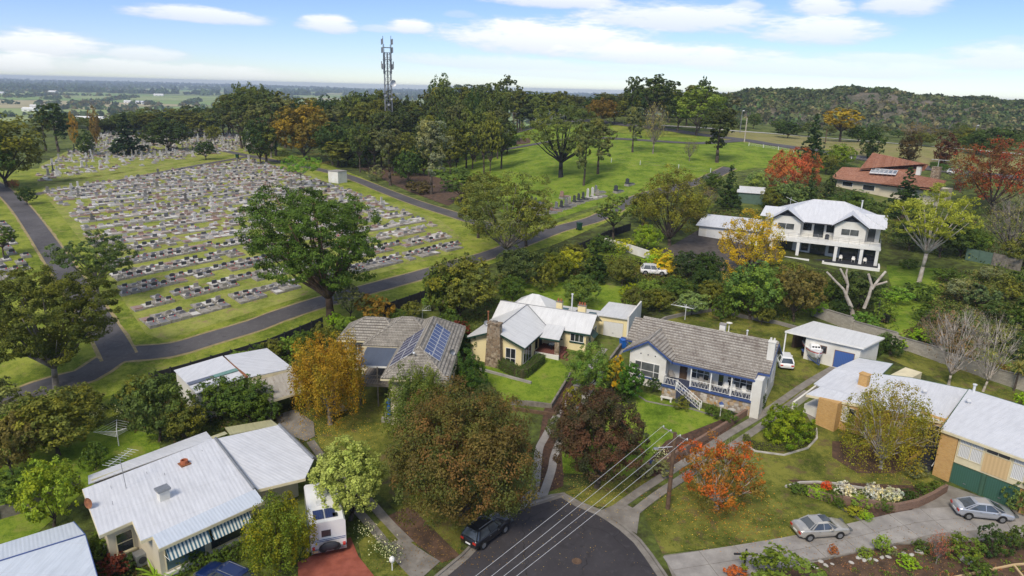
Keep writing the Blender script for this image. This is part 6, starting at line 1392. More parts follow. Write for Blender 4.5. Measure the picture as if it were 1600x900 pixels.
# ================================================================== VEHICLES
def loft(sections, mb=None, m=0, caps=True):
    """sections: lists of equally many 3D points"""
    mb = mb or MB(); n = len(sections[0]); vs = [p for s in sections for p in s]
    fs = [(i*n+k, i*n+k+1, (i+1)*n+k+1, (i+1)*n+k) for i in range(len(sections)-1) for k in range(n-1)]
    if caps: fs += [list(range(n-1, -1, -1)), list(range((len(sections)-1)*n, len(sections)*n))]
    return mb.add(vs, fs, m)
def car(name, label, paint, loc, rz, prof, L=4.55, W=1.78, wheel_r=.32, axles=(.82, 3.45), glass='glass_car', group=None, sunroof=False, cat='car', roofrack=False):
    """prof: top line of the body (x, z, half width) and the cabin given as lower and upper outlines; x runs from tail to nose"""
    t = thing(name, label, cat, loc, rz, group); body, cab = prof; hw = W/2
    xs_b = [q[0] for q in body]; fine_x = sorted(set([round(float(v_), 3) for v_ in np.linspace(0, xs_b[-1], 30)]+xs_b))
    def cr(x, j):
        i = min(max(int(np.searchsorted(xs_b, x, 'right'))-1, 0), len(body)-2); a_, b_ = body[i], body[i+1]; t_ = (x-a_[0])/max(1e-6, b_[0]-a_[0]); t_ = t_*.5+.5*t_*t_*(3-2*t_); return a_[j]+(b_[j]-a_[j])*t_
    sec = []
    for x, z, k in [(x, cr(x, 1), cr(x, 2)) for x in fine_x]:
        w_ = hw*k; zb = .28 if .25 < x < L-.25 else .38
        sec.append([(x, y_*w_, z_) for y_, z_ in ((-.90, zb), (-.985, zb+.12), (-1., .55), (-.985, max(.6, z-.14)), (-.93, z-.04), (-.75, z), (0, z+.03), (.75, z), (.93, z-.04), (.985, max(.6, z-.14)), (1., .55), (.985, zb+.12), (.90, zb))])
    mb = loft(sec); vsn = len(sec)
    for i in range(vsn-1): n = 13; mb.add([sec[i][0], sec[i+1][0], sec[i+1][-1], sec[i][-1]], [(0, 1, 2, 3)])
    part('body', mb, paint, t, smooth=True)
    (xb0, xb1, xt0, xt1, zb0, zb1, zt) = cab; wb, wt_ = hw*.93, hw*.70
    lo = [(xb0, -wb*.86, zb0), (xb1, -wb*.86, zb1), (xb1, wb*.86, zb1), (xb0, wb*.86, zb0)]; lo = [(xb0, -wb*.9, zb0), (xb0+.25, -wb, zb0), (xb1-.5, -wb, zb1), (xb1, -wb*.78, zb1), (xb1, wb*.78, zb1), (xb1-.5, wb, zb1), (xb0+.25, wb, zb0), (xb0, wb*.9, zb0)]
    up = [(xt0, -wt_*.9, zt-.06), (xt0+.15, -wt_, zt-.04), (xt1-.2, -wt_, zt-.03), (xt1, -wt_*.86, zt-.07), (xt1, wt_*.86, zt-.07), (xt1-.2, wt_, zt-.03), (xt0+.15, wt_, zt-.04), (xt0, wt_*.9, zt-.06)]
    mb = MB(); mb.add(lo+up, [(i, (i+1) % 8, 8+(i+1) % 8, 8+i) for i in range(8)]+[list(range(15, 7, -1))]); part('windows', mb, glass, t)
    rfm = MB(); c = ((xt0+xt1)/2, 0, zt+.035); rfm.add([(p[0]+(-.04 if p[0] < c[0] else .04), p[1]*1.03, p[2]+.012) for p in up]+[(c[0]+(p[0]-c[0])*.7, p[1]*.7, zt+.03) for p in up], [(i, (i+1) % 8, 8+(i+1) % 8, 8+i) for i in range(8)]+[list(range(8, 16))]); part('roof', rfm, paint, t)
    pm = MB()
    for s in (-1, 1):
        for (a, b, r) in ((lo[1], up[1], .05), (lo[2], up[2], .04), ((lo[1][0]*.45+lo[2][0]*.55, -wb, (zb0+zb1)/2), (up[1][0]*.45+up[2][0]*.55, -wt_, zt-.04), .035), (lo[0], up[0], .045), (lo[3], up[3], .04)):
            pm.tube((a[0], s*abs(a[1])*1.005, a[2]), (b[0], s*abs(b[1])*1.005, b[2]), r, r, 4)
    part('pillars', pm, paint, t)
    for ax in axles:
        for s in (-1, 1):
            ab = MB(); n = 12; pts = [(ax+(wheel_r+.07)*cos(pi*k/n), s*(hw+.004), wheel_r+(wheel_r+.07)*sin(pi*k/n)) for k in range(n+1)]; pts2 = [(p[0], s*(hw*.86), p[2]) for p in pts]
            ab.add(pts+[(ax-wheel_r-.07, s*(hw+.004), .26), (ax+wheel_r+.07, s*(hw+.004), .26)], [list(range(n+3))]); part('wheel_arch', ab, 'dark_void', t)
            w_ = part('wheel', MB().disc_y((ax, s*(hw-.075), wheel_r), wheel_r, .2, 20), 'rubber', t)
            rb_ = MB().disc_y((ax, s*(hw+.018), wheel_r), wheel_r*.62, .03, 18); part('rim', rb_, 'metal_grey', w_)
    zr_ = body[1][1]-.22; xr = body[0][0]
    for s in (-1, 1):
        part('tail_light', MB().box((xr-.02, min(s*.52, s*.86)*hw, zr_-.08), (xr+.16, max(s*.52, s*.86)*hw+0, zr_+.1)), 'paint_red', t)
        xf = body[-1][0]; part('headlight', MB().box((xf-.22, min(s*.5, s*.9)*hw, .58), (xf+.015, max(s*.5, s*.9)*hw, .74)), 'glass_grey', t)
        part('mirror', MB().box((xb1-.75, min(s*wb, s*(wb+.2)), zb1+.0), (xb1-.6, max(s*wb, s*(wb+.2)), zb1+.14)), paint, t)
        for dx in (.36, .58): part('door_handle', MB().box((L*dx-.08, min(s*hw*.99, s*(hw+.02)), .78), (L*dx+.08, max(s*hw*.99, s*(hw+.02)), .81)), 'metal_grey', t)
    part('number_plate', MB().box((xr-.03, -.24, .52), (xr+.0, .24, .64)), 'white_paint', t)
    part('grille', MB().box((body[-1][0]-.02, -.42, .5), (body[-1][0]+.02, .42, .66)), 'plastic_black', t)
    if sunroof: part('sunroof', MB().box(((xt0+xt1)/2+.1, -.42, zt+.02), ((xt0+xt1)/2+.75, .42, zt+.05)), 'glass_car', t)
    if roofrack: part('roof_rail', MB().tube((xt0+.2, -.5, zt+.05), (xt1-.2, -.5, zt+.05), .025).tube((xt0+.2, .5, zt+.05), (xt1-.2, .5, zt+.05), .025), 'metal_grey', t)
    return t
SEDAN = ([(0, .62, .80), (.04, .92, .88), (.35, 1.0, .96), (.9, 1.0, 1.), (1.8, .96, 1.), (3.1, .95, 1.), (3.6, .92, .98), (4.2, .80, .93), (4.48, .68, .82), (4.55, .56, .72)], (.72, 3.35, 1.32, 2.62, .97, .93, 1.42))
FAST = ([(0, .62, .80), (.05, .96, .88), (.3, 1.0, .96), (.9, 1.0, 1.), (1.8, .96, 1.), (3.1, .95, 1.), (3.7, .88, .98), (4.3, .74, .9), (4.62, .60, .76), (4.68, .52, .66)], (.42, 3.75, 1.35, 2.75, .98, .90, 1.44))
SUV = ([(0, .7, .84), (.04, 1.0, .92), (.3, 1.02, .98), (.9, 1.03, 1.), (1.8, 1.0, 1.), (3.0, 1.02, 1.), (3.5, 1.0, .98), (4.1, .92, .94), (4.42, .78, .84), (4.48, .6, .74)], (.12, 3.3, .5, 2.5, 1.0, 1.0, 1.64))
WAGON = ([(0, .62, .84), (.04, .9, .92), (.3, .94, .98), (.9, .95, 1.), (1.8, .94, 1.), (3.1, .95, 1.), (3.6, .92, .98), (4.2, .84, .93), (4.58, .72, .82), (4.65, .56, .72)], (.1, 3.4, .42, 2.7, .92, .93, 1.5))
def car_px(tail, nose): a, b = G(*tail), G(*nose); return a, atan2(b[1]-a[1], b[0]-a[0])
def place_car(fn_tail, fn_nose, **kw):
    a, rz = car_px(fn_tail, fn_nose); W_ = kw.get('W', 1.78); a = Vector((a[0], a[1], a[2]+.09)); off = Vector((-sin(rz), cos(rz), 0))*(W_/2); kw['loc'] = a+off; kw['rz'] = rz; return car(**kw)
place_car((1250, 849), (1334, 842), name='car', label='silver beige sedan with a sunroof parked on the concrete drive', paint='paint_silver', prof=SEDAN, sunroof=True)
place_car((1496, 812), (1588, 822), name='car', label='silver blue fastback sedan parked before the green garage doors', paint='paint_silver_blue', prof=FAST, L=4.68)
place_car((745, 868), (790, 834), name='car', label='black sports utility car parked at the kerb under the huge bronze tree', paint='paint_black', prof=SUV, L=4.48, W=1.84, wheel_r=.35, roofrack=True)
place_car((1241, 582), (1232, 556), name='car', label='white station wagon parked beside the blue trimmed house', paint='paint_white', prof=WAGON, L=4.65)
g1 = G(388, 938); car('car', 'dark blue car with white roof stripes cut by the bottom edge of the frame', 'paint_blue', g1+Vector((.0, .3, .1)), radians(155), SUV, L=4.48, W=1.8, roofrack=True)
g1 = fJ; x_, y_ = 7.6, -11.0; ln_ = (fJ.o[0]+x_*fJ.c-y_*fJ.s, fJ.o[1]+x_*fJ.s+y_*fJ.c)
car('car', 'mustard yellow old sedan with its nose out of the rusty carport', 'paint_mustard', (ln_[0]-sin(fJ.a+0)*-3.8*1.0, ln_[1]+cos(fJ.a)*3.8, h(*ln_)+.12), fJ.a-pi/2, SEDAN)
place_car((1478, 272), (1500, 276), name='car', label='white car beyond the red tiled roof by the far road', paint='paint_white', prof=WAGON, L=4.65)
g1 = G(1000, 428); car('utility_truck', 'white four wheel drive with a rear spare half hidden by yellow shrubs', 'paint_white', g1+Vector((0, 0, .1)), radians(-8), SUV, L=4.48, W=1.9, wheel_r=.36, cat='truck', roofrack=True)
# boat on its trailer
g1 = G(1262, 549); t = thing('boat', 'white cabin boat with a red stripe on a blue trailer', 'boat', g1+Vector((0, 0, .45)), radians(80))
secs = []
for x, w_, zk, zt in ((0, .88, .12, .95), (1.2, .95, .05, 1.0), (2.6, .93, .0, 1.08), (3.8, .75, .08, 1.2), (4.6, .4, .35, 1.3), (4.95, .05, .8, 1.36)): secs.append([(-x, -w_, zt), (-x, -w_*.95, zt-.35), (-x, -w_*.6, zk+.15), (-x, 0, zk), (-x, w_*.6, zk+.15), (-x, w_*.95, zt-.35), (-x, w_, zt), (-x, 0, zt+.06), (-x, -w_, zt)])
mb = loft(secs); part('hull', mb, 'paint_white', t)
sm = MB()
for i in range(5):
    for s in (-1, 1): a, b = secs[i][0 if s < 0 else 6], secs[i+1][0 if s < 0 else 6]; sm.add([(a[0], a[1]*1.015, a[2]-.12), (b[0], b[1]*1.015, b[2]-.12), (b[0], b[1]*1.015, b[2]-.24), (a[0], a[1]*1.015, a[2]-.24)], [(0, 1, 2, 3)])
part('stripe', sm, 'paint_red', t)
part('cabin', MB().add([(-1.6, -.7, 1.0), (-3.7, -.6, 1.1), (-3.7, .6, 1.1), (-1.6, .7, 1.0), (-1.7, -.6, 1.6), (-3.0, -.5, 1.62), (-3.0, .5, 1.62), (-1.7, .6, 1.6)], [(0, 1, 5, 4), (1, 2, 6, 5), (2, 3, 7, 6), (3, 0, 4, 7), (4, 5, 6, 7)]), 'paint_white', t)
for y in (-.33, 0, .33): part('cabin_window', MB().box((-3.42, y-.12, 1.28), (-3.3, y+.12, 1.5)), 'glass_dark', t)
part('canvas_cover', MB().box((-1.7, -.8, 1.0), (.0, .8, 1.75)), 'charcoal', t, bevel=.15); part('outboard', MB().box((.0, -.16, .3), (.35, .16, 1.4)), 'plastic_black', t, bevel=.05)
t = thing('boat_trailer', 'bright blue boat trailer with its drawbar on the grass', 'trailer', g1, radians(80))
part('frame', MB().tube((-.2, -.6, .42), (-3.6, -.6, .42), .05).tube((-.2, .6, .42), (-3.6, .6, .42), .05).tube((-3.6, -.6, .42), (-5.6, 0, .4), .05).tube((-3.6, .6, .42), (-5.6, 0, .4), .05).tube((-4.9, 0, .4), (-4.9, 0, .9), .05), 'blue_trim', t)
for s in (-1, 1): w_ = part('wheel', MB().disc_y((-1.6, s*1.0, .3), .3, .18, 16), 'rubber', t); part('mudguard', MB().box((-2.05, s*1.0-.13, .6), (-1.15, s*1.0+.13, .68)), 'blue_trim', t)
# motorhome
a, b = G(487, 872), G(545, 860); rz = atan2(b[1]-a[1], b[0]-a[0]); t = thing('motorhome', 'white motorhome with roof solar panels and covered bicycle on its tail', 'motorhome', a, rz)
W_ = 2.62; Lm = 6.6
secs = []
for y, zz in ((0, 2.92), (5.0, 2.95), (5.6, 2.9), (6.0, 2.5)): secs.append([(.0, y, .5), (0, y, zz-.15), (.12, y, zz), (W_-.12, y, zz), (W_, y, zz-.15), (W_, y, .5), (0, y, .5)])
part('body', loft(secs), 'paint_white', t); part('cab', MB().add([(.12, 6.0, .45), (W_-.12, 6.0, .45), (W_-.2, 7.4, .45), (.2, 7.4, .45), (.15, 6.0, 2.1), (W_-.15, 6.0, 2.1), (W_-.3, 7.0, 1.2), (.3, 7.0, 1.2)], [(0, 1, 5, 4), (1, 2, 6, 5), (2, 3, 7, 6), (3, 0, 4, 7), (4, 5, 6, 7)]), 'paint_white', t)
for x, s in ((.25, 0), (W_-.25, 1)):
    for y in (1.6, 6.3): w_ = part('wheel', MB().tube((x-.12, y, .35), (x+.12, y, .35), .35, .35, 18), 'rubber', t); part('rim', MB().tube((x-.135 if s == 0 else x+.12, y, .35), (x-.12 if s == 0 else x+.135, y, .35), .2, .2, 14), 'metal_grey', w_)
part('rear_window', MB().box((.82, -.03, 1.65), (1.5, -.001, 2.2)), 'glass_dark', t); part('ladder', MB().tube((.3, -.08, .9), (.3, -.08, 2.9), .02).tube((.6, -.08, .9), (.6, -.08, 2.9), .02), 'metal_white', t)
lad = MB()
for k in range(7): lad.tube((.3, -.08, 1.0+k*.28), (.6, -.08, 1.0+k*.28), .018, .018, 4)
part('rung', lad, 'metal_white', t)['kind'] = 'stuff'
for zz in (1.25, 1.38): part('stripe', MB().box((.05, -.015, zz), (W_-.05, -.001, zz+.05)), 'blue_trim', t)
part('bumper', MB().box((.0, -.18, .42), (W_, .1, .68)), 'metal_grey', t, bevel=.03)
for x in (.08, W_-.28): part('tail_light', MB().box((x, -.2, .75), (x+.2, -.0, .92)), 'paint_red', t)
part('number_plate', MB().box((.1, -.2, .5), (.5, -.18, .62)), 'timber_tan', t)
for y, x in ((.8, .35), (.8, 1.2)): part('solar_panel', MB().box((x, y-.4, 2.96), (x+.75, y+.75, 3.02)), 'solar_cell', t)
part('roof_hatch', MB().box((1.75, .4, 2.94), (2.1, .85, 3.02)), 'glass_dark', t); part('roof_hatch', MB().box((.7, 2.2, 2.94), (1.3, 2.8, 3.06)), 'metal_white', t); part('air_conditioner', MB().box((.8, 3.6, 2.94), (1.7, 4.6, 3.2)), 'metal_white', t, bevel=.05)
part('side_window', MB().box((-.03, 1.0, 1.6), (-.001, 1.7, 2.2)), 'glass_dark', t); part('side_window', MB().box((-.03, 3.0, 1.6), (-.001, 4.0, 2.2)), 'glass_dark', t); part('skirt', MB().box((-.012, .1, .5), (-.001, 5.6, .7)), 'blue_trim', t)
part('step', MB().box((-.4, .3, .3), (0, .8, .36)), 'metal_grey', t)
inv = Matrix.Translation(t.location) @ Matrix.Rotation(rz, 4, 'Z'); pb_ = inv @ Vector((1.35, -.42, .62)); bk = thing('bicycle', 'bicycle under a dark cover strapped to the motorhome tail', 'bicycle', pb_, rz)
part('cover', MB().ball((0, 0, .45), .45, 0, 12, 8, (1.55, .5, .8)), 'charcoal', bk)
for s in (-1, 1): part('wheel', MB().disc_y((s*.48, -.02, .33), .33, .05, 18), 'rubber', bk)
# ================================================================== STREET FURNITURE
g = G(1043, 795); Hp = hvert(g, 676)
t = thing('power_pole', 'dark timber power pole with a street lamp, beside the orange tree', 'power pole', g); part('pole', MB().path([(0, 0, -.6), (0, 0, Hp)], [.2, .15], 10), 'timber_brown', t)
A1, A2 = P(1035, 662, g[2]+Hp+.0), P(1074, 683, g[2]+Hp+.0); da = (A2-A1); da.z = 0; L_ = da.length; da.normalize(); Lc = max(2.4, min(L_, 3.0))
arm = MB(); c0 = Vector((0, 0, Hp-.12)); arm.tube(c0-da*Lc/2, c0+da*Lc/2, .055, .055, 4); part('crossarm', arm, 'timber_grey', t)
ins = [c0+da*(Lc*k) for k in (-.47, -.17, .2, .47)]
for q in ins: part('insulator', MB().lathe([(.05, .05), (.06, .12), (.03, .2), (0, .22)], tuple(q), 8), 'metal_white', t)
lampd = Vector((-.9, -.45, 0)).normalized(); la = MB().tube((0, 0, Hp-1.3), tuple(lampd*1.7+Vector((0, 0, Hp-1.0))), .035, .03, 6); part('lamp_arm', la, 'metal_white', t); part('lamp', MB().ball(tuple(lampd*1.85+Vector((0, 0, Hp-1.05))), .2, 0, 10, 6, (1.3, 1, .5)), 'metal_grey', t)
for zz in (1.6, 3.2): part('collar', MB().lathe([(.185, 0), (.185, .12)], (0, 0, zz), 10), 'metal_rust', t)
ends = [(745, 900), (770, 900), (789, 900), (809, 900)]
for k, (q, e) in enumerate(zip(ins, ends)):
    a = Vector(g)+q+Vector((0, 0, .22)); b = P(e[0], e[1], g[2]+Hp-.55); d = b-a; mb = MB(); pts = []
    for i in range(15):
        s = i/14*1.8; p = a+d*s; p.z = a.z - 1.1*(s/2.4)*(1-s/2.4)*2.2; pts.append(p)
    pipe_line(mb, pts, .0115); o = part('power_line', mb, 'metal_white'); tag(o, ['leftmost of four overhead wires crossing the dark street', 'second from left of four overhead wires crossing the street', 'third from left of four overhead wires crossing the street', 'rightmost of four overhead wires crossing the dark street'][k], 'wire', 'wires over the street')
def pole_thing(name, label, cat, bx, by, ty, r=.12, mat='timber_grey', group=None, head=None, parts_=True):
    g = G(bx, by); H_ = hvert(g, ty); t = thing(name, label, cat, g, 0, group); part('pole', MB().path([(0, 0, -.4), (0, 0, H_)], [r, r*.75], 8), mat, t)
    if head == 'cross': part('crossarm', MB().box((-.9, -.05, H_-.5), (.9, .05, H_-.38)), mat, t)
    if head == 'lamp': part('lamp', MB().ball((.5, 0, H_), .35, 0, 8, 5, (1.5, .8, .6)), 'metal_white', t); part('lamp_arm', MB().tube((0, 0, H_-.1), (.5, 0, H_), .05), mat, t)
    return t
pole_thing('marker_post', 'short dark post with a crosspiece beside the concrete drive', 'post', 1162, 891, 858, .1, 'timber_dark', head='cross')
pole_thing('power_pole', 'pale pole beside the bypass road in front of the bush hill', 'power pole', 1163, 222, 184, .22, 'bark_pale'); pole_thing('street_light', 'street light on the verge left of the pale roadside pole', 'street light', 1156, 208, 173, .16, 'metal_grey', head='lamp')
pole_thing('power_pole', 'brown pole between the dark conifer and the golden tree', 'power pole', 1289, 225, 202, .2, 'timber_brown'); pole_thing('street_light', 'street light standing above the red leaved tree at right', 'street light', 1521, 222, 196, .2, 'metal_grey', head='lamp')
pole_thing('street_light', 'street light by the white shed roofs on the skyline', 'street light', 807, 185, 153, .18, 'metal_grey', head='lamp')
pole_thing('garden_lamp', 'black garden lamp with white globe by the cut back tree', 'lamp', 1370, 500, 468, .06, 'charcoal'); g = G(1370, 500); 
# bins
for (px, py, lab, m_, rz_) in ((905, 360, 'green bin standing in its mulch circle beside the cemetery road', 'plastic_green', .3), (1383, 505, 'black wheelie bin on the lawn by the long block wall', 'plastic_black', .5), (371, 248, 'dark green bin at the fork of the far cemetery roads', 'plastic_green', 0)):
    t = thing('wheelie_bin', lab, 'bin', G(px, py)+Vector((0, 0, .05)), rz_); t.scale = (1.5,)*3 if py < 400 else (1.2,)*3; bin_parts(t, m_)
# blue draped thing on the concrete slab by the tiled house
g = G(608, 654); t = thing('patio_heater', 'slim stand under a bright blue cover on the small concrete slab', 'covered stand', g+Vector((0, 0, .1))); part('cover', MB().lathe([(.25, 0), (.2, 1.0), (.17, 1.6), (.34, 1.7), (.3, 2.0), (0, 2.1)], (0, 0, .1), 10), 'plastic_blue', t); part('foot', MB().lathe([(.3, 0), (.3, .1), (0, .12)], (0, 0, 0), 10), 'charcoal', t)
# hoists
def hoist(bx, by, label, s=1., pegs=False, rz=.5):
    g = G(bx, by); t = thing('clothes_hoist', label, 'clothes hoist', g, rz); t.scale = (s, s, s); part('pole', MB().tube((0, 0, -.2), (0, 0, 2.1), .05, .05, 8), 'metal_white', t)
    for k in range(4): a = k*pi/2; part('arm', MB().tube((0, 0, 1.75), (2.1*cos(a), 2.1*sin(a), 2.15), .03, .025, 6), 'metal_white', t)
    mb = MB()
    for r in (.7, 1.15, 1.6, 2.05):
        z = 1.75+.4*r/2.1
        for k in range(4): a, b = k*pi/2, (k+1)*pi/2; mb.tube((r*cos(a), r*sin(a), z), (r*cos(b), r*sin(b), z), .012, .012, 3)
    part('line', mb, 'metal_white', t)['kind'] = 'stuff'
hoist(186, 697, 'rotary clothes hoist on the back lawn of the awning house', .9); hoist(1070, 500, 'rotary clothes hoist behind the blue trimmed house', 1.1, rz=.2); hoist(660, 499, 'grey rotary clothes hoist behind the solar panelled house', .75, rz=1.0)
# garden ornaments
def bench(bx, by, label, L=1.3, s=1.):
    g = G(bx, by); t = thing('bench', label, 'bench', g, -.45); part('seat', MB().box((-L/2, -.2, .4), (L/2, .2, .5)), 'white_render', t)
    for x in (-L/2+.15, L/2-.15): part('leg', MB().box((x-.08, -.15, -.1), (x+.08, .15, .4)), 'white_render', t)
bench(1041, 627, 'white stone bench at the foot of the rubble verandah wall')
def birdbath(bx, by, label, H_=1., mat='white_render'):
    t = thing('bird_bath', label, 'bird bath', G(bx, by)); part('pedestal', MB().lathe([(.2, -.1), (.18, .1), (.08, .2), (.09, H_-.15), (.16, H_-.05)], n=10), mat, t); part('bowl', MB().lathe([(.1, H_-.08), (.38, H_+.06), (.4, H_+.12), (.34, H_+.1), (0, H_+.02)], n=14), mat, t)
birdbath(1138, 520, 'white fountain ornament on the back lawn of the blue trimmed house', 1.3); birdbath(1142, 652, 'pale bird bath beside the steps to the twin drive', .8, 'stone_pale')
t = thing('letterbox', 'white letterbox with blue roof on a post by the lawn corner', 'letterbox', G(1125, 650)); part('post', MB().tube((0, 0, -.2), (0, 0, 1.2), .05), 'white_paint', t); part('box', MB().box((-.2, -.2, 1.2), (.2, .2, 1.45)), 'white_paint', t); part('roof', MB().tube((0, 0, 1.45), (0, 0, 1.7), .34, .02, 4), 'blue_trim', t)
t = thing('letterbox', 'white lamp like letterbox on the verge by the red drive', 'letterbox', G(613, 892)); part('post', MB().tube((0, 0, -.2), (0, 0, .8), .04), 'white_paint', t); part('box', MB().ball((0, 0, 1.), .22, 0, 10, 6, (1, 1, 1.2)), 'white_paint', t)
t = thing('sign', 'small blue and white real estate sign on the garden edge', 'sign', G(1018, 735)); part('post', MB().tube((0, 0, -.1), (0, 0, .7), .03), 'white_paint', t); part('board', MB().box((-.25, -.02, .7), (.25, .02, 1.05)), 'blue_trim', t)
for i, (px, py) in enumerate(((1175, 632), (1180, 628))):
    t = thing('plant_pot', ['terracotta pot at the corner of the blue trimmed house', 'second terracotta pot behind the first at the house corner'][i], 'pot', G(px, py)); part('pot', MB().lathe([(.14, 0), (.2, .35), (.17, .35), (0, .3)], n=12), 'terracotta', t)
    l_ = leaf_mesh('plant', np.random.default_rng(i).normal(size=(160, 3))*np.array([.16, .16, .12])+np.array([0, 0, .6]), np.random.default_rng(i+5).normal(size=(160, 3)), np.full(160, .15), np.full((160, 3), .06)*np.array([.8, 1.5, .4])); link('plant', l_, t)
# ================================================================== WALLS AND FENCES
def fence(px, hgt, mat, label, pm=None, step=2.4, name='fence', posts=True, th=.06, rail_only=False):
    pts = gpoly(px); fine = []
    for a, b in zip(pts[:-1], pts[1:]):
        L = sqrt((b[0]-a[0])**2+(b[1]-a[1])**2); k = max(1, round(L/step)); fine += [(a[0]+(b[0]-a[0])*j/k, a[1]+(b[1]-a[1])*j/k) for j in range(k)]
    fine.append(pts[-1]); o0 = Vector((fine[0][0], fine[0][1], h(*fine[0]))); t = thing(name, label, 'fence', o0)
    for a, b in zip(fine[:-1], fine[1:]):
        A = Vector((a[0], a[1], h(*a)))-o0; B = Vector((b[0], b[1], h(*b)))-o0; d = (B-A); d.z = 0; n = Vector((-d.y, d.x, 0)).normalized()*th/2; mb = MB()
        if rail_only:
            for zz in (.3, .7, hgt-.05): mb.tube(A+Vector((0, 0, zz)), B+Vector((0, 0, zz)), .015, .015, 3)
        else:
            vs = [A-n-Vector((0, 0, .3)), B-n-Vector((0, 0, .3)), B+n-Vector((0, 0, .3)), A+n-Vector((0, 0, .3)), A-n+Vector((0, 0, hgt)), B-n+Vector((0, 0, hgt)), B+n+Vector((0, 0, hgt)), A+n+Vector((0, 0, hgt))]
            mb.add(vs, [(3, 2, 1, 0), (4, 5, 6, 7), (0, 1, 5, 4), (1, 2, 6, 5), (2, 3, 7, 6), (3, 0, 4, 7)])
        part('wire' if rail_only else 'panel', mb, mat, t)
        if posts: part('post', MB().box((A.x-.07, A.y-.07, A.z-.3), (A.x+.07, A.y+.07, A.z+hgt+.12)), pm or mat, t)
    return t
fence([(236, 603), (300, 585), (420, 548), (470, 527), (505, 512)], 1.5, 'timber_dark', 'dark fence along the verge behind the white sheds')
fence([(600, 494), (640, 480), (690, 462), (712, 458)], 1.7, 'timber_dark', 'black stepped fence between the verge and the solar panelled house')
fence([(885, 400), (910, 391), (950, 372), (985, 360)], 1.5, 'timber_dark', 'dark fence below the green roadside bin')
fence([(1508, 406), (1528, 410), (1548, 414)], 2.2, 'gum_green_metal', 'dull green panel fence beyond the right garden', step=3.)
fence([(1549, 414), (1572, 419), (1594, 424)], 2.2, 'timber_grey', 'weathered grey paling fence right of the green panels')
fence([(0, 812), (50, 798), (100, 775), (128, 762)], 1.2, 'timber_grey', 'old grey timber fence behind the folded roof shed')
fence([(955, 254), (1000, 258), (1060, 264), (1110, 270), (1175, 280)], 1.2, 'metal_grey', 'thin wire fence across the park lawn', 'metal_white', 9., rail_only=True)
fence([(1170, 228), (1240, 238), (1330, 250), (1420, 262)], 1., 'white_paint', 'low pale guard rail along the bypass road', step=6., th=.05, rail_only=True)
wl = gpoly([(1270, 493), (1330, 517), (1400, 542), (1470, 567), (1540, 591), (1612, 615), (1720, 655)]); wo0 = Vector((wl[0][0], wl[0][1], h(*wl[0])))
bw = thing('block_wall', 'long weathered block wall stepping down behind the orange brick house', 'wall', wo0)
fine = []
for a, b in zip(wl[:-1], wl[1:]):
    k = max(1, round(sqrt((b[0]-a[0])**2+(b[1]-a[1])**2)/4.2)); fine += [(a[0]+(b[0]-a[0])*j/k, a[1]+(b[1]-a[1])*j/k) for j in range(k)]
fine.append(wl[-1])
for a, b in zip(fine[:-1], fine[1:]):
    zt_ = max(h(*a), h(*b))+1.45; zb_ = min(h(*a), h(*b))-.4; A = Vector((a[0], a[1], 0))-wo0; B = Vector((b[0], b[1], 0))-wo0; d = (B-A); d.z = 0; d.normalize(); n = Vector((-d.y, d.x, 0))*.12
    lvl = lambda v, z: (v.x, v.y, z-wo0.z)
    part('bay', MB().slab(ccw([lvl(A-n, zt_), lvl(B-n, zt_), lvl(B+n, zt_), lvl(A+n, zt_)]), zt_-zb_), 'block_wall', bw)
    part('pier', MB().slab(ccw([lvl(A-n*2-d*.2, zt_+.12), lvl(A-n*2+d*.2, zt_+.12), lvl(A+n*2+d*.2, zt_+.12), lvl(A+n*2-d*.2, zt_+.12)]), zt_-zb_+.1), 'block_wall', bw)
    part('coping', MB().slab(ccw([lvl(A-n*1.5+d*.21, zt_+.07), lvl(B-n*1.5-d*.21, zt_+.07), lvl(B+n*1.5-d*.21, zt_+.07), lvl(A+n*1.5+d*.21, zt_+.07)]), .07), 'concrete_old', bw)
wall_line('garden_wall', [(944, 384), (975, 392), (1014, 405)], 1.5, .25, 'white_render', 'pale garden wall behind the yellow flowering shrubs')
wall_line('low_wall', [(995, 742), (1040, 724), (1083, 699), (1125, 674), (1166, 648)], .7, .28, 'brick_brown', 'low dark brick wall stepping down beside the twin drive')
wall_line('retaining_wall', [(798, 632), (830, 634), (861, 638), (877, 612), (891, 588)], .55, .22, 'timber_grey', 'upper timber retaining wall edging the small raised lawn')
wall_line('retaining_wall', [(800, 640), (832, 645), (868, 650), (882, 622), (898, 595)], .35, .22, 'timber_brown', 'lower timber retaining wall below the small raised lawn')
wall_line('retaining_wall', [(1262, 775), (1293, 784), (1357, 793), (1400, 799), (1433, 792), (1458, 780), (1477, 768)], .75, .3, 'brick_brown', 'curved brown brick retaining wall holding the flower terrace by the drive')
wall_line('garden_edge', [(1227, 762), (1250, 756), (1277, 755), (1310, 758), (1343, 764), (1375, 768), (1407, 772)], .22, .18, 'stone_pale', None, world=False); 
wall_line('garden_edge', [(1308, 792), (1325, 802), (1345, 815)], .2, .12, 'concrete_old', None); wall_line('garden_edge', [(985, 612), (1010, 628), (1040, 634), (1080, 640), (1120, 652)], .15, .14, 'concrete_old', None)
wall_line('garden_edge', [(1160, 693), (1180, 706), (1225, 712), (1262, 701), (1276, 686), (1275, 670)], .14, .2, 'stone_pale', None)
wall_line('garden_edge', [(1244, 880), (1282, 876), (1350, 862), (1400, 852), (1480, 848), (1600, 842)], .14, .12, 'timber_grey', None)
wall_line('garden_edge', [(1485, 905), (1540, 893), (1585, 884), (1610, 882)], .16, .14, 'timber_tan', None); wall_line('garden_edge', [(1583, 884), (1600, 905)], .16, .14, 'timber_tan', None)
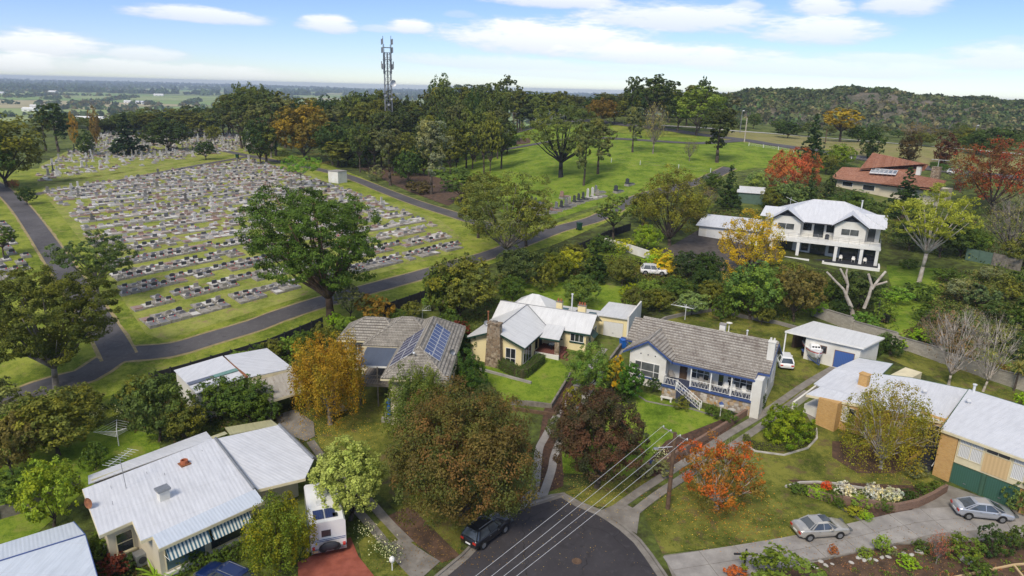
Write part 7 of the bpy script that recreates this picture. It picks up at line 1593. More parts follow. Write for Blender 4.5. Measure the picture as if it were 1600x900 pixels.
wall_line('terrace_wall', [(1018, 512), (1040, 500), (1075, 492), (1120, 486), (1160, 497), (1215, 507), (1262, 520)], .5, .3, 'concrete_old', 'low pale wall curving round the back lawn under the shrubs')
wall_line('garden_edge', [(748, 578), (800, 592), (830, 600)], .3, .25, 'concrete', None)
wall_line('side_parapet', [(1238, 640), (1262, 622), (1275, 612)], .9, .2, 'white_render', 'low white parapet beside the left end of the orange brick house')
wall_line('garden_edge', [(465, 690), (520, 742), (575, 790), (640, 862)], .12, .15, 'concrete_old', None)
# ================================================================== TOWER, SHEDS ON THE SKYLINE
g = Vector((0, 0, 0)); d = ray(608, 200); D_ = 285.; g = Vector((d[0]/d[1]*D_, D_, 0)); g.z = h(g[0], g[1]); Ht = hvert(g, 56)
t = thing('radio_tower', 'tall steel lattice phone tower with antenna panels above the trees', 'tower', g, .3)
legs = [(-1, -1), (1, -1), (1, 1), (-1, 1)]; wbt, wtp = 1.6, 1.15; zt = Ht*.86
rr_ = lambda z: wbt+(wtp-wbt)*z/zt
for sx, sy in legs: part('leg', MB().tube((sx*wbt, sy*wbt, 0), (sx*wtp, sy*wtp, zt), .16, .13, 6), 'metal_grey', t)
br = MB(); nb2 = 15
for i in range(nb2):
    z0, z1 = zt*i/nb2, zt*(i+1)/nb2; a, b = rr_(z0), rr_(z1)
    for k in range(4):
        p, q = legs[k], legs[(k+1) % 4]; br.tube((p[0]*a, p[1]*a, z0), (q[0]*b, q[1]*b, z1), .07, .07, 4); br.tube((q[0]*a, q[1]*a, z0), (p[0]*b, p[1]*b, z1), .07, .07, 4); br.tube((p[0]*b, p[1]*b, z1), (q[0]*b, q[1]*b, z1), .08, .08, 4)
part('bracing', br, 'metal_grey', t); part('cable_ladder', MB().box((-.2, -.2, 0), (.2, .2, zt)), 'charcoal', t)
for zz in (Ht*.70, Ht*.80, Ht*.9): part('platform', MB().box((-1.7, -1.7, zz), (1.7, 1.7, zz+.18)), 'metal_grey', t)
for k, (sx, sy) in enumerate(legs):
    part('mast', MB().tube((sx*1.4, sy*1.4, Ht*.68), (sx*1.4, sy*1.4, Ht*(1.0 if k in (1, 3) else .93)), .13, .1, 6), 'charcoal', t)
    for zz in (Ht*.74, Ht*.88, Ht*.95): part('antenna_panel', MB().box((sx*1.9-.22, sy*1.9-.22, zz-1.), (sx*1.9+.22, sy*1.9+.22, zz+1.1)), 'metal_grey', t)
    part('antenna_panel', MB().box((sx*2.3-.2, -.2, Ht*.73), (sx*2.3+.2, .2, Ht*.73+2.5)), 'metal_white', t)
part('dish', MB().lathe([(0, 0), (.9, .15), (1.35, .55), (1.3, .65)], (0, 0, 0), 16), 'metal_white', t, loc=(1.6, -1.9, Ht*.6), rot=(radians(90), 0, .3))
for k, zz in enumerate((Ht*.5, Ht*.42, Ht*.47)): part('dish', MB().lathe([(0, 0), (.5, .1), (.7, .35)], (0, 0, 0), 12), 'metal_grey', t, loc=(-1.5+k*1.3, -1.8, zz), rot=(radians(90), 0, -.2*k))
g = GD(703, 390); t = thing('industrial_shed', 'long white curved roof shed among trees on the skyline', 'shed', g, -.1); W2 = 76*mpp(g)
part('wall', MB().box((-W2/2, 0, -2), (W2/2, 14, 5.2)), 'white_paint', t)
rm = MB(); 
for i in range(8): a, b = i/8, (i+1)/8; rm.slab(ccw([(-W2/2-.5+(W2+1)*a, -.6, 5.2+2.2*sin(pi*a)), (-W2/2-.5+(W2+1)*b, -.6, 5.2+2.2*sin(pi*b)), (-W2/2-.5+(W2+1)*b, 14.6, 5.2+2.2*sin(pi*b)), (-W2/2-.5+(W2+1)*a, 14.6, 5.2+2.2*sin(pi*a))]), .2)
part('roof', rm, 'white_paint', t); part('opening', MB().box((6, -.05, 0), (11, .0, 3.8)), 'dark_void', t)
g = G(1166, 318); t = thing('garden_shed', 'green iron shed with pale roof under the coral red tree', 'shed', g, -.35); part('wall', MB().box((-2.2, 0, -.5), (3.6, 5, 2.6)), 'gum_green_metal', t); part('roof', MB().slab(ccw([(-2.4, -.3, 2.6), (3.8, -.3, 2.6), (3.8, 5.3, 3.4), (-2.4, 5.3, 3.4)]), .1), 'roof_zinc', t)

# ================================================================== MORE TREES (copied from prototypes, each placed by its foot in the photograph)
def T(key, bx, by, ty, w, col, label, name='tree', cat='tree', group=None): return pt(key, bx, by, ty, w, label, GR[col] if isinstance(col, str) else col, name, cat, group)
# left side
T('round1', 12, 292, 176, 120, 'olive', 'large olive tree at the far left edge where the road leaves the frame'); T('round2', -32, 300, 200, 110, 'mid', 'dark tree cut by the left edge beside the large olive tree')
T('round1', 43, 320, 291, 28, 'dk', 'small round clipped bush where the two cemetery roads meet', 'bush', 'bush'); T('shrub3', 22, 293, 281, 18, (.2, .07, .05), 'small reddish shrub just above the round clipped bush', 'bush', 'bush')
T('round2', 322, 250, 219, 34, 'dk', 'small dark pine on the verge beside the old graves', 'pine_tree'); T('column1', 136, 243, 205, 28, 'dk', 'dark egg shaped cypress among the old graves', 'cypress')
T('cone1', 200, 242, 176, 68, (.018, .032, .022), 'broad dark cedar behind the old graves', 'cedar'); T('round1', 262, 236, 184, 78, (.03, .045, .016), 'wide dark tree right of the broad cedar'); T('round2', 335, 224, 195, 26, 'olive', 'small round olive tree behind the old graves')
T('gum3', 92, 238, 160, 48, 'dk', 'tall dark tree left of the egg shaped cypress'); T('gum3', 72, 236, 172, 40, 'olive', 'olive tree with bare lower stems in front of the town'); T('column1', 152, 226, 168, 16, 'brown', 'slim brown poplar rising before the town roofs'); T('column1', 118, 226, 178, 14, (.2, .12, .03), 'second slim brown poplar, left of the taller one')
T('gum1', 6, 402, 352, 46, 'mid', 'small tree among the graves at the left edge')
# left yards
T('round1', 92, 712, 608, 128, 'olive', 'big yellow green tree in the back yard of the awning house'); T('round2', 20, 742, 648, 90, (.09, .075, .03), 'bronze tinged tree at the left edge of the back yard'); T('round1', 85, 822, 716, 92, (.13, .165, .02), 'bright lime tree beside the folded roof shed')
T('round2', 250, 690, 584, 96, (.05, .07, .025), 'dense grey green tree beside the white sheds'); T('round1', 292, 690, 625, 66, 'olive', 'olive and rust bush behind the perspex strip roof'); T('round1', 222, 640, 585, 60, 'olive', 'yellow green bush at the fence behind the white sheds')
for k, (bx, by, ty, w) in enumerate(((345, 655, 590, 78), (392, 660, 588, 76), (415, 662, 618, 50))): T('round1', bx, by, ty, w, 'mid', ['leafy camellia with white flowers left of a second one', 'leafy white flowered camellia against the rusty carport', 'small white flowered camellia at the corner of the carport'][k], 'camellia')
T('round2', -10, 690, 590, 110, (.09, .10, .05), 'grey green tree at the left edge below the cemetery road'); T('shrub1', 190, 642, 612, 34, 'dk', 'dark shrub by the blue tank behind the clothes hoist', 'bush', 'bush')
T('shrub1', 164, 872, 828, 44, (.09, .13, .03), 'bright leafy shrub at the corner of the awning house', 'bush', 'bush'); T('shrub2', 180, 900, 868, 52, 'maroon', 'dark red low shrub between the shed and the awning house', 'bush', 'bush'); T('shrub1', 205, 888, 866, 34, 'dk', 'small dark shrub beside the air conditioner', 'bush', 'bush')
for k, (bx, by, ty, w) in enumerate(((290, 893, 868, 34), (315, 890, 862, 32), (338, 884, 860, 34), (362, 878, 850, 36))): T('shrub1', bx, by, ty, w, 'mid', f'{ORD[k]} shrub from the left under the striped awning windows', 'bush', 'bush')
# around the tiled and cream houses
T('round1', 720, 500, 396, 110, 'olive', 'tall yellow olive tree behind the solar panelled house'); T('round2', 690, 500, 415, 70, (.06, .08, .02), 'olive tree left of the taller yellow olive one'); T('gum4', 548, 500, 445, 48, 'grey', 'grey leaved bush at the foot of the large eucalypt', 'bush', 'bush')
T('shrub1', 588, 503, 462, 62, (.13, .08, .02), 'orange brown shrub between the eucalypt and the black fence', 'bush', 'bush'); T('shrub2', 522, 512, 488, 26, 'lime', 'small lime shrub at the corner of the tiled roof', 'bush', 'bush')
T('shrub2', 716, 545, 498, 44, 'maroon', 'dark red shrub between the two middle houses', 'bush', 'bush'); T('round2', 724, 560, 520, 40, 'dk', 'dark shrub beside the stone chimney', 'bush', 'bush'); T('shrub1', 702, 520, 480, 38, 'mid', 'green shrub under the satellite dish end of the tiled roof', 'bush', 'bush')
T('round1', 906, 482, 428, 58, (.07, .10, .03), 'round clipped tree on the lawn behind the cream house'); T('round2', 810, 448, 385, 78, (.04, .055, .025), 'dark round tree on the garden bank behind the cream house'); T('cone1', 930, 440, 374, 56, 'dk', 'dense dark conifer behind the clipped round tree', 'conifer')
T('round1', 866, 442, 393, 52, (.08, .09, .015), 'yellowing bush between the dark round tree and the conifer', 'bush', 'bush'); T('round2', 888, 430, 388, 40, (.2, .2, .02), 'golden yellow shrub beside the dark conifer', 'bush', 'bush'); T('round1', 972, 445, 400, 48, 'olive', 'yellow green shrub right of the dense conifer', 'bush', 'bush')
T('round1', 1009, 394, 350, 46, (.12, .17, .02), 'bright round green shrub by the pale garden wall', 'bush', 'bush'); T('shrub3', 975, 393, 374, 42, (.2, .21, .02), 'low yellow shrub trailing over the pale garden wall', 'bush', 'bush'); T('shrub3', 1030, 408, 390, 50, (.24, .24, .02), 'yellow green clipped mound by the gravel yard', 'bush', 'bush')
T('shrub1', 1036, 428, 400, 40, (.32, .24, .02), 'orange yellow flowering shrub beside the white four wheel drive', 'bush', 'bush'); T('gum1', 958, 374, 304, 64, (.10, .13, .04), 'loose light green tree with pale stem beside the cemetery road'); T('round2', 1075, 440, 392, 60, (.025, .04, .02), 'dark dense shrub right of the orange flowers', 'bush', 'bush')
T('round1', 1104, 448, 392, 50, 'dk', 'black green shrub at the edge of the gravel yard', 'bush', 'bush'); T('round2', 992, 492, 448, 50, (.06, .065, .02), 'brownish domed shrub behind the garage of the cream house', 'bush', 'bush'); T('shrub1', 985, 466, 442, 34, (.13, .15, .01), 'small lime domed shrub behind the brownish one', 'bush', 'bush')
T('round1', 1030, 487, 450, 46, 'olive', 'olive shrub behind the clothes hoist wall', 'bush', 'bush'); T('round2', 1080, 492, 456, 54, (.11, .15, .07), 'pale variegated shrub behind the clothes hoist', 'bush', 'bush'); T('round1', 1052, 470, 432, 56, 'mid', 'green shrub above the variegated one', 'bush', 'bush')
T('round1', 1110, 480, 436, 44, 'olive', 'yellow tipped shrub beside the garden arbour', 'bush', 'bush'); T('round1', 1172, 500, 408, 88, (.075, .12, .035), 'tall fresh green tree behind the blue trimmed house'); T('round2', 1240, 502, 414, 84, (.085, .07, .03), 'brownish half bare tree right of the fresh green one')
T('round2', 1145, 480, 440, 60, 'mid', 'green tree left of the tall fresh green one'); T('round1', 1205, 470, 420, 70, (.06, .085, .025), 'leafy tree between the fresh green and brownish trees')
T('shrub1', 1272, 494, 466, 34, (.10, .16, .02), 'bright shrub above the end of the block wall', 'bush', 'bush'); T('round2', 1340, 482, 424, 78, (.035, .05, .02), 'dark bush growing round the cut back tree limbs', 'bush', 'bush'); T('shrub1', 1350, 512, 488, 44, (.07, .13, .03), 'green shrub above the block wall by the black bin', 'bush', 'bush')
T('shrub1', 1396, 474, 448, 50, (.10, .17, .03), 'bright agapanthus clump beside the garden lamp', 'bush', 'bush'); T('gum4', 720, 318, 262, 68, (.06, .09, .03), 'leaning eucalypt at the end of the litter bank'); T('gum4', 752, 330, 268, 60, 'olive', 'olive eucalypt right of the leaning one')
T('gum1', 747, 372, 300, 74, 'olive', 'olive green eucalypt crown left of the broad gum'); T('gum2', 822, 385, 310, 70, (.085, .08, .03), 'khaki eucalypt crown right of the broad gum')
T('column1', 975, 628, 596, 30, 'dk', 'dark shrub under the big window of the blue trimmed house', 'bush', 'bush'); T('shrub1', 1020, 612, 590, 26, 'dk', 'low dark shrub against the white gable wall', 'bush', 'bush'); T('shrub1', 1064, 640, 620, 26, 'olive', 'olive shrub at the foot of the rubble wall', 'bush', 'bush')
T('shrub1', 1112, 652, 632, 24, 'mid', 'green shrub left of the letterbox', 'bush', 'bush'); T('shrub2', 1138, 662, 642, 28, 'mid', 'green shrub round the pale bird bath', 'bush', 'bush'); T('column1', 1184, 640, 606, 18, 'dk', 'climber on the corner of the verandah base', 'bush', 'bush')
T('shrub1', 1032, 742, 718, 34, 'grey', 'pale grey shrub on the edge of the bright lawn', 'bush', 'bush'); T('shrub1', 1006, 748, 724, 26, 'grey', 'small silver shrub left of the pale grey one', 'bush', 'bush'); T('shrub2', 892, 655, 600, 30, (.14, .13, .02), 'yellowish shrub beside the twin retaining walls', 'bush', 'bush')
T('round2', 868, 690, 650, 36, (.06, .07, .04), 'grey green shrub between the drive strips', 'bush', 'bush'); T('round2', 902, 700, 640, 60, (.05, .055, .03), 'dark shrub under the bronze leaved tree', 'bush', 'bush')
# white house surroundings
T('cone1', 1137, 326, 258, 52, 'dk', 'dark cone shaped conifer left of the coral red tree', 'conifer'); T('round1', 1180, 306, 266, 36, (.13, .17, .07), 'pale round shrub beside the green iron shed', 'bush', 'bush'); T('cone1', 1266, 260, 178, 54, (.022, .04, .018), 'tall dark conifer behind the coral red tree', 'conifer')
T('cone1', 1262, 330, 262, 40, (.03, .05, .02), 'dark conifer behind the roof of the white house', 'conifer'); T('cone1', 1292, 330, 258, 36, (.03, .045, .02), 'second dark conifer right of the first behind the white roof', 'conifer'); T('cone1', 1410, 340, 262, 72, (.025, .045, .018), 'feathery dark cypress in front of the red tiled roof', 'cypress')
T('round1', 1310, 262, 224, 46, (.10, .14, .02), 'bright green tree left of the red tiled house'); T('round2', 1290, 272, 240, 40, 'olive', 'olive tree beside the bright green one'); T('round2', 1230, 330, 282, 60, (.08, .11, .05), 'pale green tree below the coral red tree'); T('round1', 1206, 328, 290, 40, 'olive', 'olive shrub left of the pale green tree')
T('round1', 1330, 342, 296, 66, (.05, .08, .025), 'green shrubbery tree below the red tiled house'); T('round2', 1358, 350, 312, 56, (.06, .085, .03), 'leafy shrub above the white roof ridge'); T('round2', 1300, 345, 306, 50, (.055, .08, .025), 'leafy green shrub over the middle of the white roof')
T('column1', 1360, 249, 200, 36, 'dk', 'purple topped street tree, leftmost of three by the far road', 'street_tree'); T('column1', 1417, 254, 208, 34, (.05, .035, .02), 'purple topped street tree, middle of three by the far road', 'street_tree'); T('column1', 1474, 259, 211, 34, (.06, .025, .02), 'purple topped street tree, rightmost of three by the far road', 'street_tree')
T('gum1', 1312, 222, 168, 66, (.21, .15, .02), 'golden autumn tree on the roadside verge'); T('bare1', 1432, 224, 190, 58, (.10, .07, .03), 'wide brown half bare tree beyond the walking track'); T('round2', 1555, 246, 197, 76, (.035, .055, .02), 'dark round tree above the rust red one'); T('round1', 1505, 232, 196, 40, 'olive', 'olive tree by the street light at right')
T('round2', 1468, 402, 340, 70, (.03, .045, .016), 'dark bush behind the white limbed gum'); T('round1', 1500, 400, 350, 62, (.045, .07, .02), 'green bush right of the dark one behind the white gum'); T('round2', 1420, 392, 340, 60, (.025, .04, .016), 'black green bush right of the white house'); T('round1', 1522, 398, 360, 44, (.08, .12, .02), 'bright green bush before the green panel fence', 'bush', 'bush')
T('round2', 1596, 420, 370, 60, 'olive', 'olive shrub at the right edge beyond the paling fence', 'bush', 'bush'); T('bare1', 1500, 300, 240, 60, (.12, .13, .06), 'thin pale tree right of the red tiled house'); T('bare1', 1105, 330, 290, 30, (.1, .07, .05), 'twiggy brown bush beside the cone shaped conifer', 'bush', 'bush')
# right garden
for k, (bx, by, ty, w) in enumerate(((1482, 602, 468, 92), (1536, 612, 482, 84), (1460, 560, 478, 60))):
    T('birchbare' if k != 2 else 'bare1', bx, by, ty, w, (.12, .08, .07) if k != 1 else (.14, .14, .07), ['tall bare white birch behind the block wall', 'second bare white birch right of the tallest', 'reddish twiggy tree left of the bare white birch'][k], 'birch')
for k, (bx, by, ty, w, c) in enumerate(((1430, 470, 440, 60, 'mid'), (1500, 470, 436, 60, 'grey'), (1530, 480, 444, 58, (.06, .085, .05)), (1570, 470, 432, 60, 'olive'), (1480, 442, 420, 46, 'mid'), (1450, 500, 476, 50, 'mid'), (1440, 535, 512, 40, 'lime'), (1560, 500, 470, 56, (.04, .06, .02)),
                                        (1600, 520, 470, 60, 'mid'), (1590, 560, 524, 44, 'dk'), (1505, 520, 486, 40, 'mid'), (1570, 540, 506, 46, 'olive'), (1420, 420, 404, 30, 'mid'), (1545, 440, 416, 44, 'grey'), (1590, 450, 424, 40, 'mid'), (1410, 545, 528, 24, 'lime'), (1390, 556, 526, 36, 'dk'),
                                        (1500, 560, 530, 44, 'brown'), (1536, 540, 512, 40, (.05, .05, .03)), (1480, 540, 510, 40, (.07, .05, .03)), (1600, 600, 572, 40, 'mid'), (1560, 590, 566, 30, 'brown'), (1600, 640, 612, 34, 'lime'))):
    T('shrub1' if k % 2 else 'shrub2', bx, by, ty, w, c, f'garden shrub in the right hand garden beds, {ordn(k)} counted in from the lawn', 'bush', 'bush', 'shrubs of the right garden')
# lower right bed
for k, (bx, by, ty, w, c, s_) in enumerate(((1215, 925, 868, 120, (.08, .11, .025), 'large rounded green shrub at the bottom edge by the drive'), (1301, 866, 852, 16, (.2, .07, .03), 'small rusty shrub where the silver beige car stands'), (1376, 864, 836, 28, (.12, .17, .03), 'bright little bush in the rock bed'),
                                           (1500, 872, 838, 58, (.07, .10, .02), 'rounded shrub on the rock bed, left of a darker pair'), (1548, 868, 826, 50, 'dk', 'dark rounded shrub at the middle of the lower right bed'), (1590, 862, 822, 44, (.05, .07, .02), 'dark rounded shrub at the lower right edge'),
                                           (1590, 800, 754, 50, (.07, .10, .04), 'pale flowered shrub beside the green garage doors'), (1462, 882, 828, 36, (.22, .07, .07), 'sparse pinkish shrub on the rock bed'), (1392, 868, 856, 20, 'grey', 'small silver plant beside the bright little bush'), (1350, 870, 856, 24, 'lite', 'low pale flowered plant in the rock bed'),
                                           (1418, 884, 872, 34, 'lime', 'lime ground hugging plant in the rock bed'), (1150, 905, 888, 40, (.25, .07, .03), 'orange red shrub at the bottom edge left of the green one'), (1440, 860, 846, 30, 'mid', 'small green shrub at the edge of the concrete drive'), (1530, 905, 880, 50, 'mid', 'leafy plant behind the boulder at the bottom edge'))):
    T('shrub1' if k not in (7,) else 'bare1', bx, by, ty, w, c, s_, 'bush', 'bush')
# flower terrace
for k, (bx, by, ty, w, c) in enumerate(((1248, 768, 758, 34, 'mid'), (1275, 776, 762, 36, 'lime'), (1320, 778, 756, 34, (.36, .34, .45)), (1362, 784, 758, 32, (.36, .34, .45)), (1392, 782, 762, 30, (.33, .33, .4)), (1300, 786, 770, 32, 'mid'), (1340, 790, 774, 36, 'lite'), (1380, 796, 782, 34, 'mid'), (1420, 782, 768, 30, 'dk'),
                                        (1440, 770, 756, 26, 'mid'), (1462, 766, 752, 24, 'mid'), (1290, 766, 752, 18, 'red'), (1335, 806, 792, 30, (.16, .16, .02)), (1352, 812, 800, 26, 'lime'), (1430, 745, 722, 34, 'grey'), (1312, 794, 782, 20, 'mid'))):
    T('shrub3' if k % 2 else 'shrub1', bx, by, ty, w, c, f'{ordn(k)} plant from the left end of the flower terrace above the drive' if k < 11 else ['little red flowered plant on the terrace edge', 'yellow tipped plant below the curved brick wall', 'lime plant by the drive below the curved brick wall', 'silver blue shrub beside the front steps', 'tiny green plant at the tip of the terrace wall'][k-11], 'plant', 'plant')
for k, (bx, by, ty, w) in enumerate(((262, 606, 584, 34), (300, 598, 574, 36), (372, 574, 548, 30), (402, 566, 538, 34), (428, 562, 530, 40), (452, 556, 526, 36), (476, 548, 516, 38), (500, 540, 506, 34), (540, 520, 494, 34), (620, 504, 482, 30), (646, 500, 470, 34), (676, 486, 458, 36))):
    T('shrub1' if k % 2 else 'round2', bx, by, ty, w, ('mid', 'olive', (.1, .15, .03))[k % 3], f'bushy shrub against the dark fence line, {ordn(k)} from the left', 'bush', 'bush', 'shrubs along the dark fences')
for k, (bx, by, ty, w) in enumerate(((800, 470, 430, 44), (850, 455, 412, 40), (1012, 470, 436, 44), (1100, 462, 420, 50), (1130, 500, 462, 40), (1190, 508, 474, 36), (1215, 455, 418, 44), (1262, 470, 436, 44), (1300, 470, 440, 46), (1275, 448, 424, 40), (1380, 500, 470, 34), (1310, 495, 468, 36))):
    T(('round1', 'shrub1', 'round2')[k % 3], bx, by, ty, w, ('mid', 'olive', (.09, .13, .03), 'dk')[k % 4], f'filling shrub of the garden belt behind the middle houses, {ordn(k)} counted from the cream house', 'bush', 'bush', 'garden belt shrubs')
for k, (bx, by, ty, w, key, c, s_) in enumerate(((1004, 352, 296, 54, 'round1', 'olive', 'olive tree filling the verge between the light green tree and the tall yellow green one'), (1088, 352, 300, 44, 'round2', (.07, .09, .025), 'bushy tree right of the tall yellow green tree by the gravel yard'), (1112, 300, 268, 34, 'round1', 'mid', 'green tree at the park end of the cemetery road'),
        (938, 402, 366, 44, 'round1', 'mid', 'green shrub hiding the lower end of the dark verge fence'), (895, 408, 380, 40, 'round2', 'olive', 'olive shrub under the green roadside bin'), (1020, 418, 398, 36, 'shrub1', 'lime', 'lime shrub in front of the pale garden wall'), (960, 402, 382, 34, 'shrub1', (.09, .13, .02), 'leafy shrub at the left end of the pale garden wall'),
        (60, 690, 622, 80, 'round2', 'mid', 'green tree at the fence line below the cemetery road junction'), (130, 650, 600, 60, 'round1', 'olive', 'olive tree below the bend of the cemetery road'), (150, 735, 690, 40, 'shrub1', 'mid', 'green shrub beside the clothes hoist lawn'), (30, 790, 735, 70, 'round1', 'mid', 'leafy tree at the left edge above the folded roof shed'),
        (1440, 228, 206, 40, 'round2', 'olive', 'olive tree behind the middle purple topped street tree'), (1340, 222, 196, 40, 'round1', 'mid', 'green tree right of the golden autumn tree'), (1230, 216, 190, 40, 'round2', 'dk', 'dark tree left of the tall dark conifer'), (1525, 240, 208, 50, 'round1', 'mid', 'green tree left of the dark round one'))):
    T(key, bx, by, ty, w, c, s_, 'tree' if 'tree' in s_.split(' ')[1:4] else 'bush', 'tree' if 'tree' in s_ else 'bush')
# hedges
def hedge(px, hgt, w, color, label, dens=90, leaf=.16, name='hedge'):
    line = smooth_line(gpoly(px), .5); rg = np.random.default_rng(len(label)); Pp, Nn = [], []; o0 = Vector((line[0][0], line[0][1], h(*line[0])))
    for (a, b) in zip(line[:-1], line[1:]):
        L = sqrt((b[0]-a[0])**2+(b[1]-a[1])**2); d = ((b[0]-a[0])/L, (b[1]-a[1])/L); n = (-d[1], d[0]); k = int(dens*L*(w+2*hgt))
        for _ in range(k):
            s = rg.uniform(0, L); r = rg.uniform(0, w+2*hgt)
            if r < hgt: off, z, nn = -w/2, r, (-n[0], -n[1], .2)
            elif r < hgt+w: off, z, nn = r-hgt-w/2, hgt, (0, 0, 1)
            else: off, z, nn = w/2, r-hgt-w, (n[0], n[1], .2)
            x, y = a[0]+d[0]*s+n[0]*off, a[1]+d[1]*s+n[1]*off; Pp.append((x-o0.x+rg.normal()*.05, y-o0.y+rg.normal()*.05, h(x, y)-o0.z+z+rg.normal()*.05)); Nn.append(nn)
    Pp = np.array(Pp); Nn = np.array(Nn)+rg.normal(size=(len(Nn), 3))*.5; cc_ = np.ones((len(Pp), 3))*rg.uniform(.65, 1.3, len(Pp))[:, None]
    t = thing(name, label, 'hedge', o0); lm = leaf_mesh('foliage', Pp, Nn, rg.uniform(.7, 1.3, len(Pp))*leaf, cc_, 1); o = link('foliage', lm, t); o.color = (*color, 1)
    core = MB(); n_ = len(line); A = offset_line(line, w*.42); B = offset_line(line, -w*.42); vs = []
    for i, p in enumerate(line): g_ = h(*p); vs += [(A[i][0]-o0.x, A[i][1]-o0.y, g_-o0.z-.1), (A[i][0]-o0.x, A[i][1]-o0.y, g_-o0.z+hgt*.93), (B[i][0]-o0.x, B[i][1]-o0.y, g_-o0.z+hgt*.93), (B[i][0]-o0.x, B[i][1]-o0.y, g_-o0.z-.1)]
    core.add(vs, [(i*4+a, i*4+4+a, i*4+5+a, i*4+1+a) for i in range(n_-1) for a in range(3)]+[(0, 1, 2, 3), (n_*4-1, n_*4-2, n_*4-3, n_*4-4)]); part('branches', core, 'undergrowth', t)
hedge([(782, 574), (800, 584), (815, 590), (830, 580), (846, 566)], 1.15, 1.1, (.045, .075, .02), 'dense clipped hedge wrapping the corner window of the cream house', 120, .15)
hedge([(1164, 688), (1172, 698), (1195, 703), (1225, 703), (1252, 697), (1266, 686), (1270, 676)], .75, .55, (.09, .11, .02), 'low clipped hedge curving round the lemon tree', 140, .13)
hedge([(1362, 560), (1372, 553), (1385, 546)], 2.3, .9, (.05, .085, .025), 'ivy clad hedge at the end of the white garage', 90, .17)
hedge([(1270, 425), (1300, 430), (1345, 437), (1378, 442)], .7, .8, (.05, .08, .02), 'clipped hedge along the planter of the white house', 60, .2)
hedge([(1180, 425), (1210, 415), (1245, 418), (1270, 428)], .8, 1.4, (.10, .12, .025), 'loose hedge before the yellow tree and the white house', 60, .22)
hedge([(1290, 262), (1320, 268), (1345, 275)], 2., 1.5, (.03, .06, .02), 'green hedge at the left end of the red tiled house', 40, .3); hedge([(1455, 262), (1490, 270)], 1.6, 2., (.04, .08, .02), 'low hedge before the rightmost street tree', 40, .3)
hedge([(915, 400), (940, 408), (970, 412), (1000, 416)], 1.3, 1.5, (.11, .15, .02), 'yellow green hedge mass below the pale garden wall', 60, .2)
# cut back tree with bare limbs
g = G(1335, 500); s_ = mpp(g); t = thing('pollarded_tree', 'heavily cut back tree with thick bare pinkish limbs', 'tree', g)
def PZ(px, py): d = ray(px, py); k = g[1]/d[1]; return Vector((d[0]*k-g[0], 0, CAM_H+d[2]*k-g[2]))
mb = MB(); mb.path([(0, 0, -.4), PZ(1330, 480), PZ(1322, 462)], [.34, .3, .26], 9)
for pts, r in (([(1322, 462), (1318, 452), (1306, 440), (1292, 425)], .2), ([(1322, 462), (1325, 445), (1318, 430), (1313, 420)], .19), ([(1325, 445), (1322, 428), (1324, 420)], .15)): mb.path([PZ(*p) for p in pts], [r*(1-.12*i) for i in range(len(pts))], 8)
part('trunk', mb, 'bark_pale', t); mb = MB()
for pts, r in (([(1350, 482), (1358, 462), (1362, 446), (1357, 428)], .24), ([(1362, 452), (1372, 438), (1384, 424)], .2), ([(1366, 446), (1380, 442), (1386, 440)], .15)): mb.path([PZ(*p) for p in pts], [r*(1-.1*i) for i in range(len(pts))], 8)
part('limb', mb, 'bark_pale', t)
# ferns and palms
def palm(bx, by, ty, label, n=34, L=1.3, color=(.12, .11, .04), trunk=True):
    g = G(bx, by); Hh = hvert(g, ty); t = thing('palm', label, 'palm', g); rn = random.Random(bx)
    if trunk: part('trunk', MB().path([(0, 0, -.2), (.05, 0, Hh*.7)], [.12, .09], 7), 'bark', t)
    mb = MB(); z0 = Hh*.7 if trunk else .2
    for i in range(n):
        a = rn.uniform(0, 6.28); e = rn.uniform(-.2, 1.2); p = Vector((0, 0, z0)); d = Vector((cos(a)*cos(e), sin(a)*cos(e), sin(e))); sd_ = Vector((-sin(a), cos(a), 0))*.07; prev = (p-sd_*.3, p+sd_*.3)
        for k in range(3): p = p+d*(L/3); d = (d-Vector((0, 0, .35))).normalized(); w_ = sd_*(1.2-.4*k); cur = (p-w_, p+w_); mb.add([prev[0], prev[1], cur[1], cur[0]], [(0, 1, 2, 3)]); prev = cur
    me = mesh_of('frond', mb, 'foliage'); ca = me.color_attributes.new('Col', 'FLOAT_COLOR', 'POINT'); ca.data.foreach_set('color', np.ones(len(me.vertices)*4, np.float32)); o = link('frond', me, t); o.color = (*color, 1)
palm(1584, 611, 560, 'spiky bronze cordyline before the block wall'); palm(1605, 612, 570, 'spiky cordyline at the right edge before the block wall'); palm(242, 905, 872, 'bright green tree fern at the corner of the awning house', 26, 1.5, (.14, .22, .03), False); palm(262, 912, 884, 'smaller bright fern right of the tree fern', 20, 1.1, (.16, .24, .03), False)
